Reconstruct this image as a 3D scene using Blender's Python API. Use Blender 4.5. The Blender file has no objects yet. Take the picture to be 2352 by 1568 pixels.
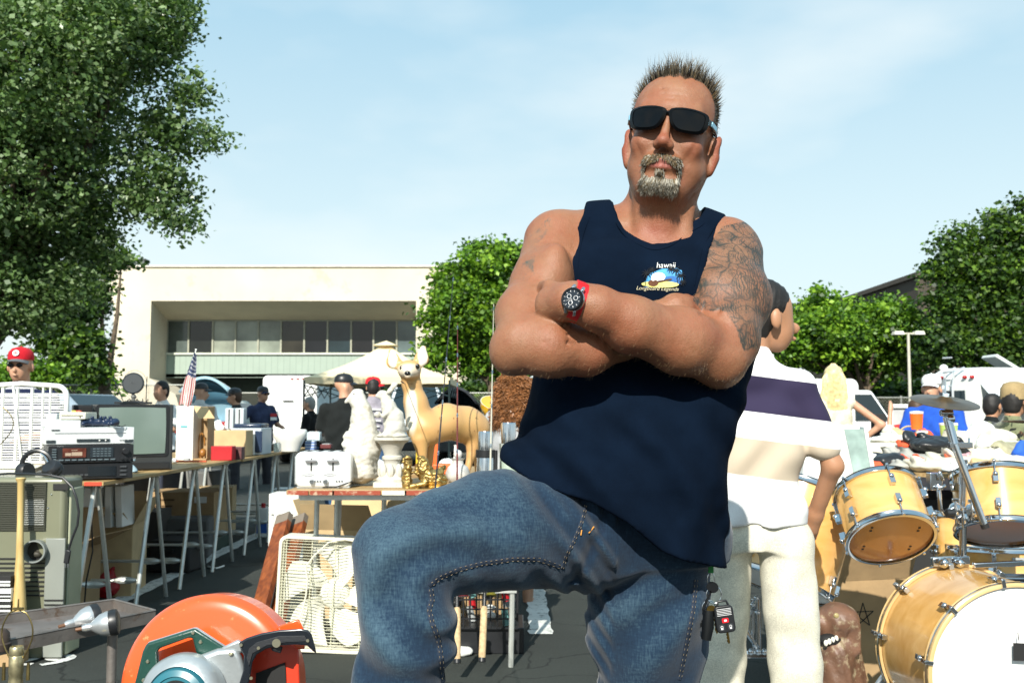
import bpy, bmesh, math, random
import numpy as np
from mathutils import Vector, Matrix, Euler, noise as mnoise
from mathutils.bvhtree import BVHTree
random.seed(7); np.random.seed(7)
R = math.radians
SC = bpy.context.scene
COL = SC.collection
# camera
FPX = 2287.0; PITCH = math.atan(164 / FPX); CAMH = 1.10
cam = bpy.data.cameras.new('camera'); cam.lens = 35.0; cam.sensor_width = 36.0
cam.clip_start = 0.05; cam.clip_end = 2000
cam.dof.use_dof = True; cam.dof.focus_distance = 1.9; cam.dof.aperture_fstop = 12.0
camo = bpy.data.objects.new('camera', cam); COL.objects.link(camo)
camo.location = (0, 0, CAMH); camo.rotation_euler = (R(90) + PITCH, 0, 0)
SC.camera = camo
_c, _s = math.cos(PITCH), math.sin(PITCH)
def P(u, v, D):
 """a point seen at photo position (u,v) (2352 px wide) that stands D metres away"""
 a = (u - 1176) / FPX; b = (784 - v) / FPX
 t = D / (_c - b * _s)
 return Vector((a * t, D, CAMH + t * (_s + b * _c)))
def G(u, v):
 b = (784 - v) / FPX; k = _s + b * _c
 t = -CAMH / k
 return Vector(((u - 1176) / FPX * t, t * (_c - b * _s), 0.0))
def PZ(u, v, z):
 b = (784 - v) / FPX; k = _s + b * _c
 t = (z - CAMH) / k
 return Vector(((u - 1176) / FPX * t, t * (_c - b * _s), z))
# world and sun
SUN_EL, SUN_AZ = R(36), R(191)       # azimuth clockwise from +Y: behind the camera, a little to the right
w = bpy.data.worlds.new('World'); SC.world = w; w.use_nodes = True
nt = w.node_tree; nt.nodes.clear()
def N(nt, t, **kw):
 n = nt.nodes.new(t)
 for k, v in kw.items(): setattr(n, k, v)
 return n
sky = N(nt, 'ShaderNodeTexSky', sky_type='NISHITA', sun_disc=False)
sky.sun_elevation = SUN_EL; sky.sun_rotation = SUN_AZ; sky.air_density = 1.0; sky.dust_density = 1.2; sky.ozone_density = 1.5
tc = N(nt, 'ShaderNodeTexCoord'); sep = N(nt, 'ShaderNodeSeparateXYZ'); nt.links.new(tc.outputs['Generated'], sep.inputs[0])
zr = N(nt, 'ShaderNodeValToRGB'); nt.links.new(sep.outputs['Z'], zr.inputs[0])
e = zr.color_ramp.elements
e[0].position = 0.0; e[0].color = (8.3, 9.2, 9.2, 1)
e[1].position = 0.42; e[1].color = (4.1, 6.8, 8.4, 1)
m1 = zr.color_ramp.elements.new(0.16); m1.color = (7.2, 8.9, 9.2, 1)
mx = N(nt, 'ShaderNodeMix', data_type='RGBA'); mx.inputs['Factor'].default_value = 0.8
nt.links.new(sky.outputs[0], mx.inputs['A']); nt.links.new(zr.outputs[0], mx.inputs['B'])
mp = N(nt, 'ShaderNodeMapping'); mp.inputs['Scale'].default_value = (1.0, 1.0, 2.6); mp.inputs['Location'].default_value = (0.35, 0.2, 0.55)
nz = N(nt, 'ShaderNodeTexNoise'); nz.inputs['Scale'].default_value = 1.9; nz.inputs['Detail'].default_value = 5; nz.inputs['Roughness'].default_value = .5
cr = N(nt, 'ShaderNodeValToRGB'); cr.color_ramp.elements[0].position = .52; cr.color_ramp.elements[1].position = .80
cr.color_ramp.elements[1].color = (.75, .75, .75, 1)
nt.links.new(tc.outputs['Generated'], mp.inputs[0]); nt.links.new(mp.outputs[0], nz.inputs['Vector']); nt.links.new(nz.outputs[0], cr.inputs[0])
mx2 = N(nt, 'ShaderNodeMix', data_type='RGBA'); mx2.inputs['B'].default_value = (9.2, 9.5, 9.3, 1)
nt.links.new(cr.outputs[0], mx2.inputs['Factor']); nt.links.new(mx.outputs['Result'], mx2.inputs['A'])
bg = N(nt, 'ShaderNodeBackground'); bg.inputs[1].default_value = 0.078
out = N(nt, 'ShaderNodeOutputWorld'); nt.links.new(mx2.outputs['Result'], bg.inputs[0]); nt.links.new(bg.outputs[0], out.inputs[0])
sl = bpy.data.lights.new('sun', 'SUN'); sl.energy = 5.0; sl.angle = R(0.53); sl.color = (1.0, .955, .86)
so = bpy.data.objects.new('sun', sl); COL.objects.link(so)
sdir = Vector((math.sin(SUN_AZ) * math.cos(SUN_EL), math.cos(SUN_AZ) * math.cos(SUN_EL), math.sin(SUN_EL)))
so.rotation_euler = sdir.to_track_quat('Z', 'Y').to_euler(); so.location = sdir * 50
SC.view_settings.view_transform = 'Standard'; SC.view_settings.look = 'None'
SC.view_settings.exposure = 0.57; SC.view_settings.gamma = 1.0; SC.view_settings.use_curve_mapping = False
# materials
MATS = {}
def rgb(h):
 h = h.lstrip('#'); c = [int(h[i:i + 2], 16) / 255 for i in (0, 2, 4)]
 return tuple(x / 12.92 if x <= .04045 else ((x + .055) / 1.055) ** 2.4 for x in c)
def mat(name, col, rough=.6, metal=0., var=.12, vs=6., bump=0., bs=60., spec=.5, coat=0., trans=0., sss=0., emit=None, wear=None, stripes=None, detail=4):
 """procedural principled material: base colour broken up by noise (var), fine bump"""
 if name in MATS: return MATS[name]
 if isinstance(col, str): col = rgb(col)
 m = bpy.data.materials.new(name); m.use_nodes = True; nt = m.node_tree
 b = nt.nodes['Principled BSDF']; L = nt.links.new
 b.inputs['Roughness'].default_value = rough; b.inputs['Metallic'].default_value = metal
 b.inputs['Specular IOR Level'].default_value = spec; b.inputs['Coat Weight'].default_value = coat
 b.inputs['Coat Roughness'].default_value = .08
 if trans: b.inputs['Transmission Weight'].default_value = trans
 if sss:
  b.inputs['Subsurface Weight'].default_value = sss; b.inputs['Subsurface Radius'].default_value = (.8, .3, .15); b.inputs['Subsurface Scale'].default_value = .01
 if emit: b.inputs['Emission Color'].default_value = (*emit, 1); b.inputs['Emission Strength'].default_value = 1
 tc = N(nt, 'ShaderNodeTexCoord')
 nz = N(nt, 'ShaderNodeTexNoise'); nz.inputs['Scale'].default_value = vs; nz.inputs['Detail'].default_value = detail
 L(tc.outputs['Object'], nz.inputs['Vector'])
 mr = N(nt, 'ShaderNodeMapRange'); mr.inputs[1].default_value = .3; mr.inputs[2].default_value = .7
 mr.inputs[3].default_value = 1 - var; mr.inputs[4].default_value = 1 + var
 L(nz.outputs[0], mr.inputs[0])
 mul = N(nt, 'ShaderNodeMix', data_type='RGBA', blend_type='MULTIPLY'); mul.inputs['Factor'].default_value = 1
 mul.inputs['A'].default_value = (*col, 1); L(mr.outputs[0], mul.inputs['B'])
 src = mul.outputs['Result']
 if stripes:      # list of (axis, scale, colour, width fraction)
  for ax, s, c, wd in stripes:
   sp = N(nt, 'ShaderNodeSeparateXYZ'); L(tc.outputs['Object'], sp.inputs[0])
   ml = N(nt, 'ShaderNodeMath', operation='MULTIPLY'); ml.inputs[1].default_value = s; L(sp.outputs[ax], ml.inputs[0])
   fr = N(nt, 'ShaderNodeMath', operation='FRACT'); L(ml.outputs[0], fr.inputs[0])
   lt = N(nt, 'ShaderNodeMath', operation='LESS_THAN'); lt.inputs[1].default_value = wd; L(fr.outputs[0], lt.inputs[0])
   q = N(nt, 'ShaderNodeMix', data_type='RGBA'); L(lt.outputs[0], q.inputs['Factor']); L(src, q.inputs['A'])
   q.inputs['B'].default_value = (*(rgb(c) if isinstance(c, str) else c), 1); src = q.outputs['Result']
 if wear:         # (colour, amount, scale)
  wc, wa, ws = wear
  n2 = N(nt, 'ShaderNodeTexNoise'); n2.inputs['Scale'].default_value = ws; n2.inputs['Detail'].default_value = 8; n2.inputs['Roughness'].default_value = .7
  L(tc.outputs['Object'], n2.inputs['Vector'])
  rp = N(nt, 'ShaderNodeMapRange'); rp.inputs[1].default_value = .62 - wa * .2; rp.inputs[2].default_value = .68 - wa * .1; L(n2.outputs[0], rp.inputs[0])
  q = N(nt, 'ShaderNodeMix', data_type='RGBA'); L(rp.outputs[0], q.inputs['Factor']); L(src, q.inputs['A'])
  q.inputs['B'].default_value = (*(rgb(wc) if isinstance(wc, str) else wc), 1); src = q.outputs['Result']
 L(src, b.inputs['Base Color'])
 if bump:
  n3 = N(nt, 'ShaderNodeTexNoise'); n3.inputs['Scale'].default_value = bs; n3.inputs['Detail'].default_value = 6
  L(tc.outputs['Object'], n3.inputs['Vector'])
  bp = N(nt, 'ShaderNodeBump'); bp.inputs['Strength'].default_value = min(1, bump); bp.inputs['Distance'].default_value = .4 / bs
  L(n3.outputs[0], bp.inputs['Height']); L(bp.outputs[0], b.inputs['Normal'])
 m['src'] = 1; MATS[name] = m
 return m
def wood(name, col, dark, axis=0, scale=1.0, rough=.5, coat=0.):
 if name in MATS: return MATS[name]
 col = rgb(col) if isinstance(col, str) else col; dark = rgb(dark) if isinstance(dark, str) else dark
 m = bpy.data.materials.new(name); m.use_nodes = True; nt = m.node_tree; b = nt.nodes['Principled BSDF']; L = nt.links.new
 tc = N(nt, 'ShaderNodeTexCoord'); mp = N(nt, 'ShaderNodeMapping'); s = [14 * scale] * 3; s[axis] = .9 * scale; mp.inputs['Scale'].default_value = s
 nz = N(nt, 'ShaderNodeTexNoise'); nz.inputs['Scale'].default_value = 3; nz.inputs['Detail'].default_value = 8; nz.inputs['Distortion'].default_value = .6
 cr = N(nt, 'ShaderNodeValToRGB'); cr.color_ramp.elements[0].position = .32; cr.color_ramp.elements[1].position = .68
 cr.color_ramp.elements[0].color = (*dark, 1); cr.color_ramp.elements[1].color = (*col, 1)
 L(tc.outputs['Object'], mp.inputs[0]); L(mp.outputs[0], nz.inputs['Vector']); L(nz.outputs[0], cr.inputs[0]); L(cr.outputs[0], b.inputs['Base Color'])
 b.inputs['Roughness'].default_value = rough; b.inputs['Coat Weight'].default_value = coat; b.inputs['Coat Roughness'].default_value = .1
 MATS[name] = m; return m
# mesh building
class MB:
 def __init__(s): s.v = []; s.f = []; s.m = []; s.cm = 0
 def add(s, vs, fs, M=None):
  o = len(s.v)
  if M is not None: vs = [M @ Vector(p) for p in vs]
  s.v.extend([tuple(p) for p in vs]); s.f.extend([tuple(i + o for i in f) for f in fs]); s.m.extend([s.cm] * len(fs))
  return s
 def box(s, c, d, rot=(0, 0, 0), M=None, taper=1.0):
  x, y, z = d[0] / 2, d[1] / 2, d[2] / 2; t = taper
  vs = [(-x, -y, -z), (x, -y, -z), (x, y, -z), (-x, y, -z), (-x * t, -y * t, z), (x * t, -y * t, z), (x * t, y * t, z), (-x * t, y * t, z)]
  T = Matrix.Translation(c) @ Euler(rot).to_matrix().to_4x4()
  if M is not None: T = M @ T
  return s.add(vs, [(0, 3, 2, 1), (4, 5, 6, 7), (0, 1, 5, 4), (1, 2, 6, 5), (2, 3, 7, 6), (3, 0, 4, 7)], T)
 def bar(s, a, b, w, h=None, up=(0, 0, 1)):
  a = Vector(a); b = Vector(b); h = h or w; d = (b - a); l = d.length; d.normalize(); up = Vector(up)
  if abs(d.dot(up)) > .99: up = Vector((1, 0, 0))
  x = d.cross(up).normalized(); y = x.cross(d)
  M = Matrix((x, y, d)).transposed().to_4x4(); M.translation = (a + b) / 2
  return s.box((0, 0, 0), (w, h, l), M=M)
 def tube(s, pts, r, seg=8, caps=True, closed=False):
  pts = [Vector(p) for p in pts]; n = len(pts); rs = r if isinstance(r, (list, tuple)) else [r] * n
  vs = []; prev = None
  for i, p in enumerate(pts):
   if closed: d = pts[(i + 1) % n] - pts[i - 1]
   else: d = pts[min(i + 1, n - 1)] - pts[max(i - 1, 0)]
   if d.length < 1e-9: d = Vector((0, 0, 1))
   d.normalize()
   if prev is None:
    u = Vector((0, 0, 1)) if abs(d.z) < .9 else Vector((1, 0, 0))
    x = d.cross(u).normalized()
   else:
    x = prev - d * prev.dot(d)
    x = x.normalized() if x.length > 1e-6 else d.orthogonal().normalized()
   prev = x; y = d.cross(x)
   for k in range(seg):
    a = 2 * math.pi * k / seg; vs.append(p + (x * math.cos(a) + y * math.sin(a)) * rs[i])
  fs = []
  for i in range(n if closed else n - 1):
   j = (i + 1) % n
   for k in range(seg):
    k2 = (k + 1) % seg; fs.append((i * seg + k, i * seg + k2, j * seg + k2, j * seg + k))
  if caps and not closed:
   fs.append(tuple(range(seg))[::-1]); fs.append(tuple((n - 1) * seg + k for k in range(seg)))
  return s.add(vs, fs)
 def cyl(s, a, b, r, r2=None, seg=16, caps=True): return s.tube([a, b], [r, r if r2 is None else r2], seg, caps)
 def lathe(s, prof, M=None, seg=32, cap=True):
  """profile [(r,z)...] round local z"""
  vs = []; fs = []
  for r, z in prof:
   for k in range(seg):
    a = 2 * math.pi * k / seg; vs.append((r * math.cos(a), r * math.sin(a), z))
  for i in range(len(prof) - 1):
   for k in range(seg):
    k2 = (k + 1) % seg; fs.append((i * seg + k, i * seg + k2, (i + 1) * seg + k2, (i + 1) * seg + k))
  if cap:
   if prof[0][0] > 1e-5: fs.append(tuple(range(seg))[::-1])
   if prof[-1][0] > 1e-5: fs.append(tuple((len(prof) - 1) * seg + k for k in range(seg)))
  return s.add(vs, fs, M)
 def prism(s, poly, h, M=None, z0=0.):
  """polygon in local xy pushed from z0 to z0+h"""
  n = len(poly); vs = [(x, y, z0) for x, y in poly] + [(x, y, z0 + h) for x, y in poly]
  fs = [tuple(range(n))[::-1], tuple(range(n, 2 * n))] + [(i, (i + 1) % n, n + (i + 1) % n, n + i) for i in range(n)]
  return s.add(vs, fs, M)
 def ball(s, c, r, seg=16, ring=10, M=None):
  r = (r, r, r) if isinstance(r, (int, float)) else r
  vs = []; fs = []
  for i in range(ring + 1):
   t = math.pi * i / ring
   for k in range(seg):
    a = 2 * math.pi * k / seg
    vs.append((c[0] + r[0] * math.sin(t) * math.cos(a), c[1] + r[1] * math.sin(t) * math.sin(a), c[2] - r[2] * math.cos(t)))
  for i in range(ring):
   for k in range(seg):
    k2 = (k + 1) % seg; fs.append((i * seg + k, i * seg + k2, (i + 1) * seg + k2, (i + 1) * seg + k))
  return s.add(vs, fs, M)
 def torus(s, c, R0, r, M=None, seg=32, sub=8):
  pts = [(c[0] + R0 * math.cos(2 * math.pi * i / seg), c[1] + R0 * math.sin(2 * math.pi * i / seg), c[2]) for i in range(seg)]
  if M is not None: pts = [M @ Vector(p) for p in pts]
  return s.tube(pts, r, sub, closed=True)
 def sheet(s, f, nu, nv):
  vs = [f(i / nu, j / nv) for j in range(nv + 1) for i in range(nu + 1)]
  fs = [(j * (nu + 1) + i, j * (nu + 1) + i + 1, (j + 1) * (nu + 1) + i + 1, (j + 1) * (nu + 1) + i) for j in range(nv) for i in range(nu)]
  return s.add(vs, fs)
def axM(p, d, up=(0, 0, 1)):
 """matrix at p whose local z points along d"""
 d = Vector(d).normalized(); up = Vector(up)
 if abs(d.dot(up)) > .99: up = Vector((0, 1, 0))
 x = up.cross(d).normalized(); y = d.cross(x)
 M = Matrix((x, y, d)).transposed().to_4x4(); M.translation = Vector(p); return M
def rrect(w, h, r, n=5):
 o = []
 for cx, cy, a0 in ((w / 2 - r, h / 2 - r, 0), (-w / 2 + r, h / 2 - r, 90), (-w / 2 + r, -h / 2 + r, 180), (w / 2 - r, -h / 2 + r, 270)):
  for i in range(n + 1):
   a = R(a0 + 90 * i / n); o.append((cx + r * math.cos(a), cy + r * math.sin(a)))
 return o
def finish(me, ang=38, smooth=True):
 bm = bmesh.new(); bm.from_mesh(me)
 bmesh.ops.recalc_face_normals(bm, faces=bm.faces)
 for f in bm.faces: f.smooth = smooth
 if smooth:
  for e in bm.edges: e.smooth = not (len(e.link_faces) != 2 or e.calc_face_angle(0) > R(ang))
 bm.to_mesh(me); bm.free()
def link(name, me, m=None, parent=None):
 o = bpy.data.objects.new(name, me); COL.objects.link(o)
 if m is not None:
  for x in (m if isinstance(m, (list, tuple)) else [m]): me.materials.append(x)
 if parent is not None: o.parent = parent
 return o
def wm(o):
 M = Matrix.Identity(4)
 while o is not None:
  M = o.matrix_basis @ M; o = o.parent
 return M
def obj(name, mb, m, parent=None, world=True, bevel=0, ang=38, smooth=True, label=None, seg=2, sub=0, thick=0, loc=None):
 """link the collected shapes as one mesh object; world=True: the coordinates are world ones"""
 me = bpy.data.meshes.new(name)
 vs = mb.v
 if world and parent is not None:
  I = wm(parent).inverted(); vs = [I @ Vector(p) for p in vs]
 if loc is not None and parent is None:
  L0 = Vector(loc); vs = [Vector(p) - L0 for p in vs]
 me.from_pydata([tuple(p) for p in vs], [], mb.f); me.update()
 if any(mb.m): me.polygons.foreach_set('material_index', mb.m)
 finish(me, ang, smooth)
 o = link(name, me, m, parent)
 if loc is not None and parent is None: o.location = loc
 if thick: q = o.modifiers.new('s', 'SOLIDIFY'); q.thickness = thick; q.offset = 0
 if bevel: q = o.modifiers.new('b', 'BEVEL'); q.width = bevel; q.segments = seg; q.limit_method = 'ANGLE'; q.angle_limit = R(40); q.harden_normals = False
 if sub: q = o.modifiers.new('u', 'SUBSURF'); q.levels = sub; q.render_levels = sub
 if label: o['label'] = label
 return o
def tag(o, label, cat, group=None):
 o['label'] = label; o['category'] = cat
 if group: o['group'] = group
 return o
def structure(o): o['kind'] = 'structure'; return o
def thing(name, loc, label, cat, rotz=0, group=None):
 o = bpy.data.objects.new(name, None); COL.objects.link(o); o.location = loc; o.rotation_euler = (0, 0, rotz); o.empty_display_size = .1
 return tag(o, label, cat, group)
def dup(o, loc, rotz=None, label=None):
 def cp(x, par):
  c = x.copy(); COL.objects.link(c)
  if par is not None: c.parent = par; c.matrix_parent_inverse = x.matrix_parent_inverse.copy()
  for ch in [k for k in bpy.data.objects if k.parent == x]: cp(ch, c)
  return c
 r = cp(o, None); r.location = loc
 if rotz is not None: r.rotation_euler = (0, 0, rotz)
 if label: r['label'] = label
 return r
def text_mesh(body, size, M, mb, depth=.0008, font_shear=0., bold=0., spacing=1.0, align='CENTER'):
 cu = bpy.data.curves.new('t', 'FONT'); cu.body = body; cu.size = size; cu.extrude = depth; cu.align_x = align; cu.align_y = 'CENTER'
 cu.shear = font_shear; cu.offset = bold; cu.space_character = spacing; cu.resolution_u = 3
 o = bpy.data.objects.new('t', cu); COL.objects.link(o)
 dg = bpy.context.evaluated_depsgraph_get(); me = o.evaluated_get(dg).to_mesh()
 mb.add([v.co.copy() for v in me.vertices], [tuple(p.vertices) for p in me.polygons], M)
 bpy.data.objects.remove(o); bpy.data.curves.remove(cu)
 return mb
def faceM(p, n=(0, -1, 0), roll=0.):
 """matrix for flat writing at p facing n, reading left to right, z up"""
 n = Vector(n).normalized(); x = Vector((0, 0, 1)).cross(n)
 x = x.normalized() if x.length > 1e-4 else Vector((1, 0, 0)); y = n.cross(x)
 M = Matrix((x, y, n)).transposed().to_4x4() @ Matrix.Rotation(roll, 4, 'Z'); M.translation = Vector(p); return M
# signed distance sculpting
class Field:
 def __init__(s, xs, ys, zs):
  s.xs, s.ys, s.zs = [np.asarray(a, np.float32) for a in (xs, ys, zs)]
  s.V = np.full((len(xs), len(ys), len(zs)), .2, np.float32)
 def like(s): return Field(s.xs, s.ys, s.zs)
 def _sl(s, lo, hi):
  o = []
  for a, l, h in zip((s.xs, s.ys, s.zs), lo, hi):
   i0 = max(0, int(np.searchsorted(a, l)) - 1); i1 = min(len(a), int(np.searchsorted(a, h)) + 1)
   if i1 <= i0: return None
   o.append(slice(i0, i1))
  return tuple(o)
 def _pts(s, sl): return s.xs[sl[0]][:, None, None], s.ys[sl[1]][None, :, None], s.zs[sl[2]][None, None, :]
 def _comb(s, sl, d, k, mode):
  V = s.V[sl]
  if mode == 'sub':
   d = -d; h = np.clip(k - np.abs(V - d), 0, None) / k; s.V[sl] = np.maximum(V, d) + h * h * k * .25
  else:
   h = np.clip(k - np.abs(V - d), 0, None) / k; s.V[sl] = np.minimum(V, d) - h * h * k * .25
 def cone(s, a, b, ra, rb, k=.01, mode='add', flat=None):
  """round cone; flat=(axis vector, factor): thinner along that axis"""
  a = np.array(a, np.float32); b = np.array(b, np.float32); pad = max(ra, rb) + k + .02
  sl = s._sl(np.minimum(a, b) - pad, np.maximum(a, b) + pad)
  if sl is None: return s
  X, Y, Z = s._pts(sl); ab = b - a; L = float((ab * ab).sum()) + 1e-12
  t = np.clip(((X - a[0]) * ab[0] + (Y - a[1]) * ab[1] + (Z - a[2]) * ab[2]) / L, 0, 1)
  dx = X - a[0] - t * ab[0]; dy = Y - a[1] - t * ab[1]; dz = Z - a[2] - t * ab[2]
  q = dx * dx + dy * dy + dz * dz
  if flat is not None:
   n = np.array(Vector(flat[0]).normalized()); f = flat[1]; pr = dx * n[0] + dy * n[1] + dz * n[2]
   q = q + pr * pr * (1 / f ** 2 - 1)
  d = np.sqrt(q) - (ra + (rb - ra) * t)
  s._comb(sl, d.astype(np.float32), k, mode); return s
 def chain(s, pts, rs, k=.02, flat=None):
  for i in range(len(pts) - 1): s.cone(pts[i], pts[i + 1], rs[i], rs[i + 1], k, flat=flat)
  return s
 def ell(s, c, r, Rm=None, k=.01, mode='add'):
  c = np.array(c, np.float32); r = np.array(r, np.float32); pad = float(r.max()) + k + .02
  sl = s._sl(c - pad, c + pad)
  if sl is None: return s
  X, Y, Z = s._pts(sl); X = X - c[0]; Y = Y - c[1]; Z = Z - c[2]
  if Rm is not None:
   m = np.array(Rm, np.float32)
   x = X * m[0, 0] + Y * m[1, 0] + Z * m[2, 0]; y = X * m[0, 1] + Y * m[1, 1] + Z * m[2, 1]; z = X * m[0, 2] + Y * m[1, 2] + Z * m[2, 2]
  else: x, y, z = X, Y, Z
  k0 = np.sqrt((x / r[0]) ** 2 + (y / r[1]) ** 2 + (z / r[2]) ** 2); k1 = np.sqrt((x / r[0] ** 2) ** 2 + (y / r[1] ** 2) ** 2 + (z / r[2] ** 2) ** 2)
  d = k0 * (k0 - 1) / (k1 + 1e-6)
  s._comb(sl, d.astype(np.float32), k, mode); return s
 def stack(s, rows, k=.01, mode='add', sup=2.4):
  """rows (z, cx, cy, a, b): superellipse sections stacked along z"""
  rows = sorted(rows); zz = [r[0] for r in rows]
  sl = s._sl((-9, -9, zz[0] - .05), (9, 9, zz[-1] + .05)); X, Y, Z = s._pts(sl)
  z1 = s.zs[sl[2]]
  cx, cy, a, b = [np.interp(z1, zz, [r[i] for r in rows]).astype(np.float32)[None, None, :] for i in (1, 2, 3, 4)]
  q = (np.abs((X - cx) / a) ** sup + np.abs((Y - cy) / b) ** sup) ** (1 / sup)
  d = (q - 1) * np.minimum(a, b)
  cap = np.maximum(zz[0] - Z, Z - zz[-1])
  d = np.where(cap > 0, np.sqrt(np.maximum(d, 0) ** 2 + cap ** 2), np.maximum(d, cap - 0 * d))
  s._comb(sl, d.astype(np.float32), k, mode); return s
 def merge(s, o, k=.006):
  s._comb((slice(None),) * 3, o.V, k, 'add'); return s
 def disp(s, f):
  m = np.abs(s.V) < .06; i = np.argwhere(m)
  s.V[m] += f(s.xs[i[:, 0]], s.ys[i[:, 1]], s.zs[i[:, 2]]).astype(np.float32); return s
 def mesh(s, name='m', relax=1):
  V = s.V; ax = (s.xs, s.ys, s.zs); n = V.shape; cn = (n[0] - 1, n[1] - 1, n[2] - 1)
  cnt = np.zeros(cn[0] * cn[1] * cn[2], np.float32); acc = np.zeros((3, cnt.size), np.float64); quads = []
  for a in range(3):
   b, c = (a + 1) % 3, (a + 2) % 3
   s0 = [slice(None)] * 3; s1 = [slice(None)] * 3; s0[a] = slice(0, -1); s1[a] = slice(1, None)
   V0, V1 = V[tuple(s0)], V[tuple(s1)]; cr = (V0 < 0) != (V1 < 0); idx = np.argwhere(cr)
   if not len(idx): continue
   v0, v1 = V0[cr], V1[cr]; t = v0 / (v0 - v1)
   pos = np.stack([ax[0][idx[:, 0]], ax[1][idx[:, 1]], ax[2][idx[:, 2]]]).astype(np.float64)
   pos[a] = ax[a][idx[:, a]] * (1 - t) + ax[a][idx[:, a] + 1] * t
   cells = []
   for ob, oc in ((0, 0), (-1, 0), (-1, -1), (0, -1)):
    j = idx.copy(); j[:, b] += ob; j[:, c] += oc
    ok = (j[:, b] >= 0) & (j[:, c] >= 0) & (j[:, b] < cn[b]) & (j[:, c] < cn[c])
    lin = (j[:, 0] * cn[1] + j[:, 1]) * cn[2] + j[:, 2]; lin = np.where(ok, lin, -1); cells.append(lin)
    L = lin[ok]; cnt += np.bincount(L, minlength=cnt.size)
    for q in range(3): acc[q] += np.bincount(L, weights=pos[q][ok], minlength=cnt.size)
   Q = np.stack(cells, 1); Q = np.where((v0 < 0)[:, None], Q, Q[:, ::-1]); quads.append(Q[(Q >= 0).all(1)])
  used = np.flatnonzero(cnt > 0); remap = np.full(cnt.size, -1, np.int64); remap[used] = np.arange(len(used))
  co = (acc[:, used] / cnt[used]).T; F = remap[np.concatenate(quads)]
  for _ in range(relax):      # light smoothing
   A = np.zeros_like(co); Cn = np.zeros(len(co))
   for e in ((0, 1), (1, 2), (2, 3), (3, 0)):
    for i, j in (e, e[::-1]):
     for q in range(3): A[:, q] += np.bincount(F[:, i], weights=co[F[:, j], q], minlength=len(co))
     Cn += np.bincount(F[:, i], minlength=len(co))
   co = co * .45 + .55 * A / Cn[:, None]
  me = bpy.data.meshes.new(name); me.vertices.add(len(co)); me.vertices.foreach_set('co', co.astype(np.float32).ravel())
  me.loops.add(F.size); me.loops.foreach_set('vertex_index', F.astype(np.int32).ravel())
  me.polygons.add(len(F)); me.polygons.foreach_set('loop_start', np.arange(0, F.size, 4, dtype=np.int32)); me.polygons.foreach_set('loop_total', np.full(len(F), 4, np.int32))
  me.polygons.foreach_set('use_smooth', np.ones(len(F), bool)); me.update(calc_edges=True); me.validate()
  return me
def fobj(name, fld, m, parent=None, relax=1, label=None, loc=None):
 me = fld.mesh(name, relax)
 if parent is not None: me.transform(wm(parent).inverted())
 if loc is not None and parent is None: me.transform(Matrix.Translation(-Vector(loc)))
 o = link(name, me, m, parent)
 if loc is not None and parent is None: o.location = loc
 if label: o['label'] = label
 return o
def axis(*segs):
 """non-uniform grid axis: (start, step), (start, step) ... end"""
 out = []
 for i in range(len(segs) - 1):
  a, st = segs[i]; b = segs[i + 1][0] if isinstance(segs[i + 1], tuple) else segs[i + 1]
  n = max(1, round((b - a) / st)); out.extend(list(np.linspace(a, b, n, endpoint=False)))
 out.append(segs[-1]); return np.array(out, np.float32)
def vattr(me, name, val):
 a = me.attributes.new(name, 'FLOAT', 'POINT'); a.data.foreach_set('value', np.asarray(val, np.float32)); return a
def vco(me):
 c = np.empty(len(me.vertices) * 3, np.float32); me.vertices.foreach_get('co', c); return c.reshape(-1, 3)
def fbm(x, y, z, s, seed=0., o=3):
 """cheap smooth pseudo-noise from warped sines"""
 v = 0; a = 1.
 for i in range(o):
  q = seed * 1.7 + i * 2.3
  v = v + a * (np.sin(x * s + q + 1.3 * np.sin(y * s * .7 + q)) * np.cos(y * s * .9 - q + 1.1 * np.sin(z * s * .8)) + np.sin(z * s * 1.1 + 2 * q + np.sin(x * s * .6))) * .5
  a *= .5; s *= 2.1
 return v
def smooth01(x, a, b):
 t = np.clip((x - a) / (b - a), 0, 1); return t * t * (3 - 2 * t)
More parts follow.
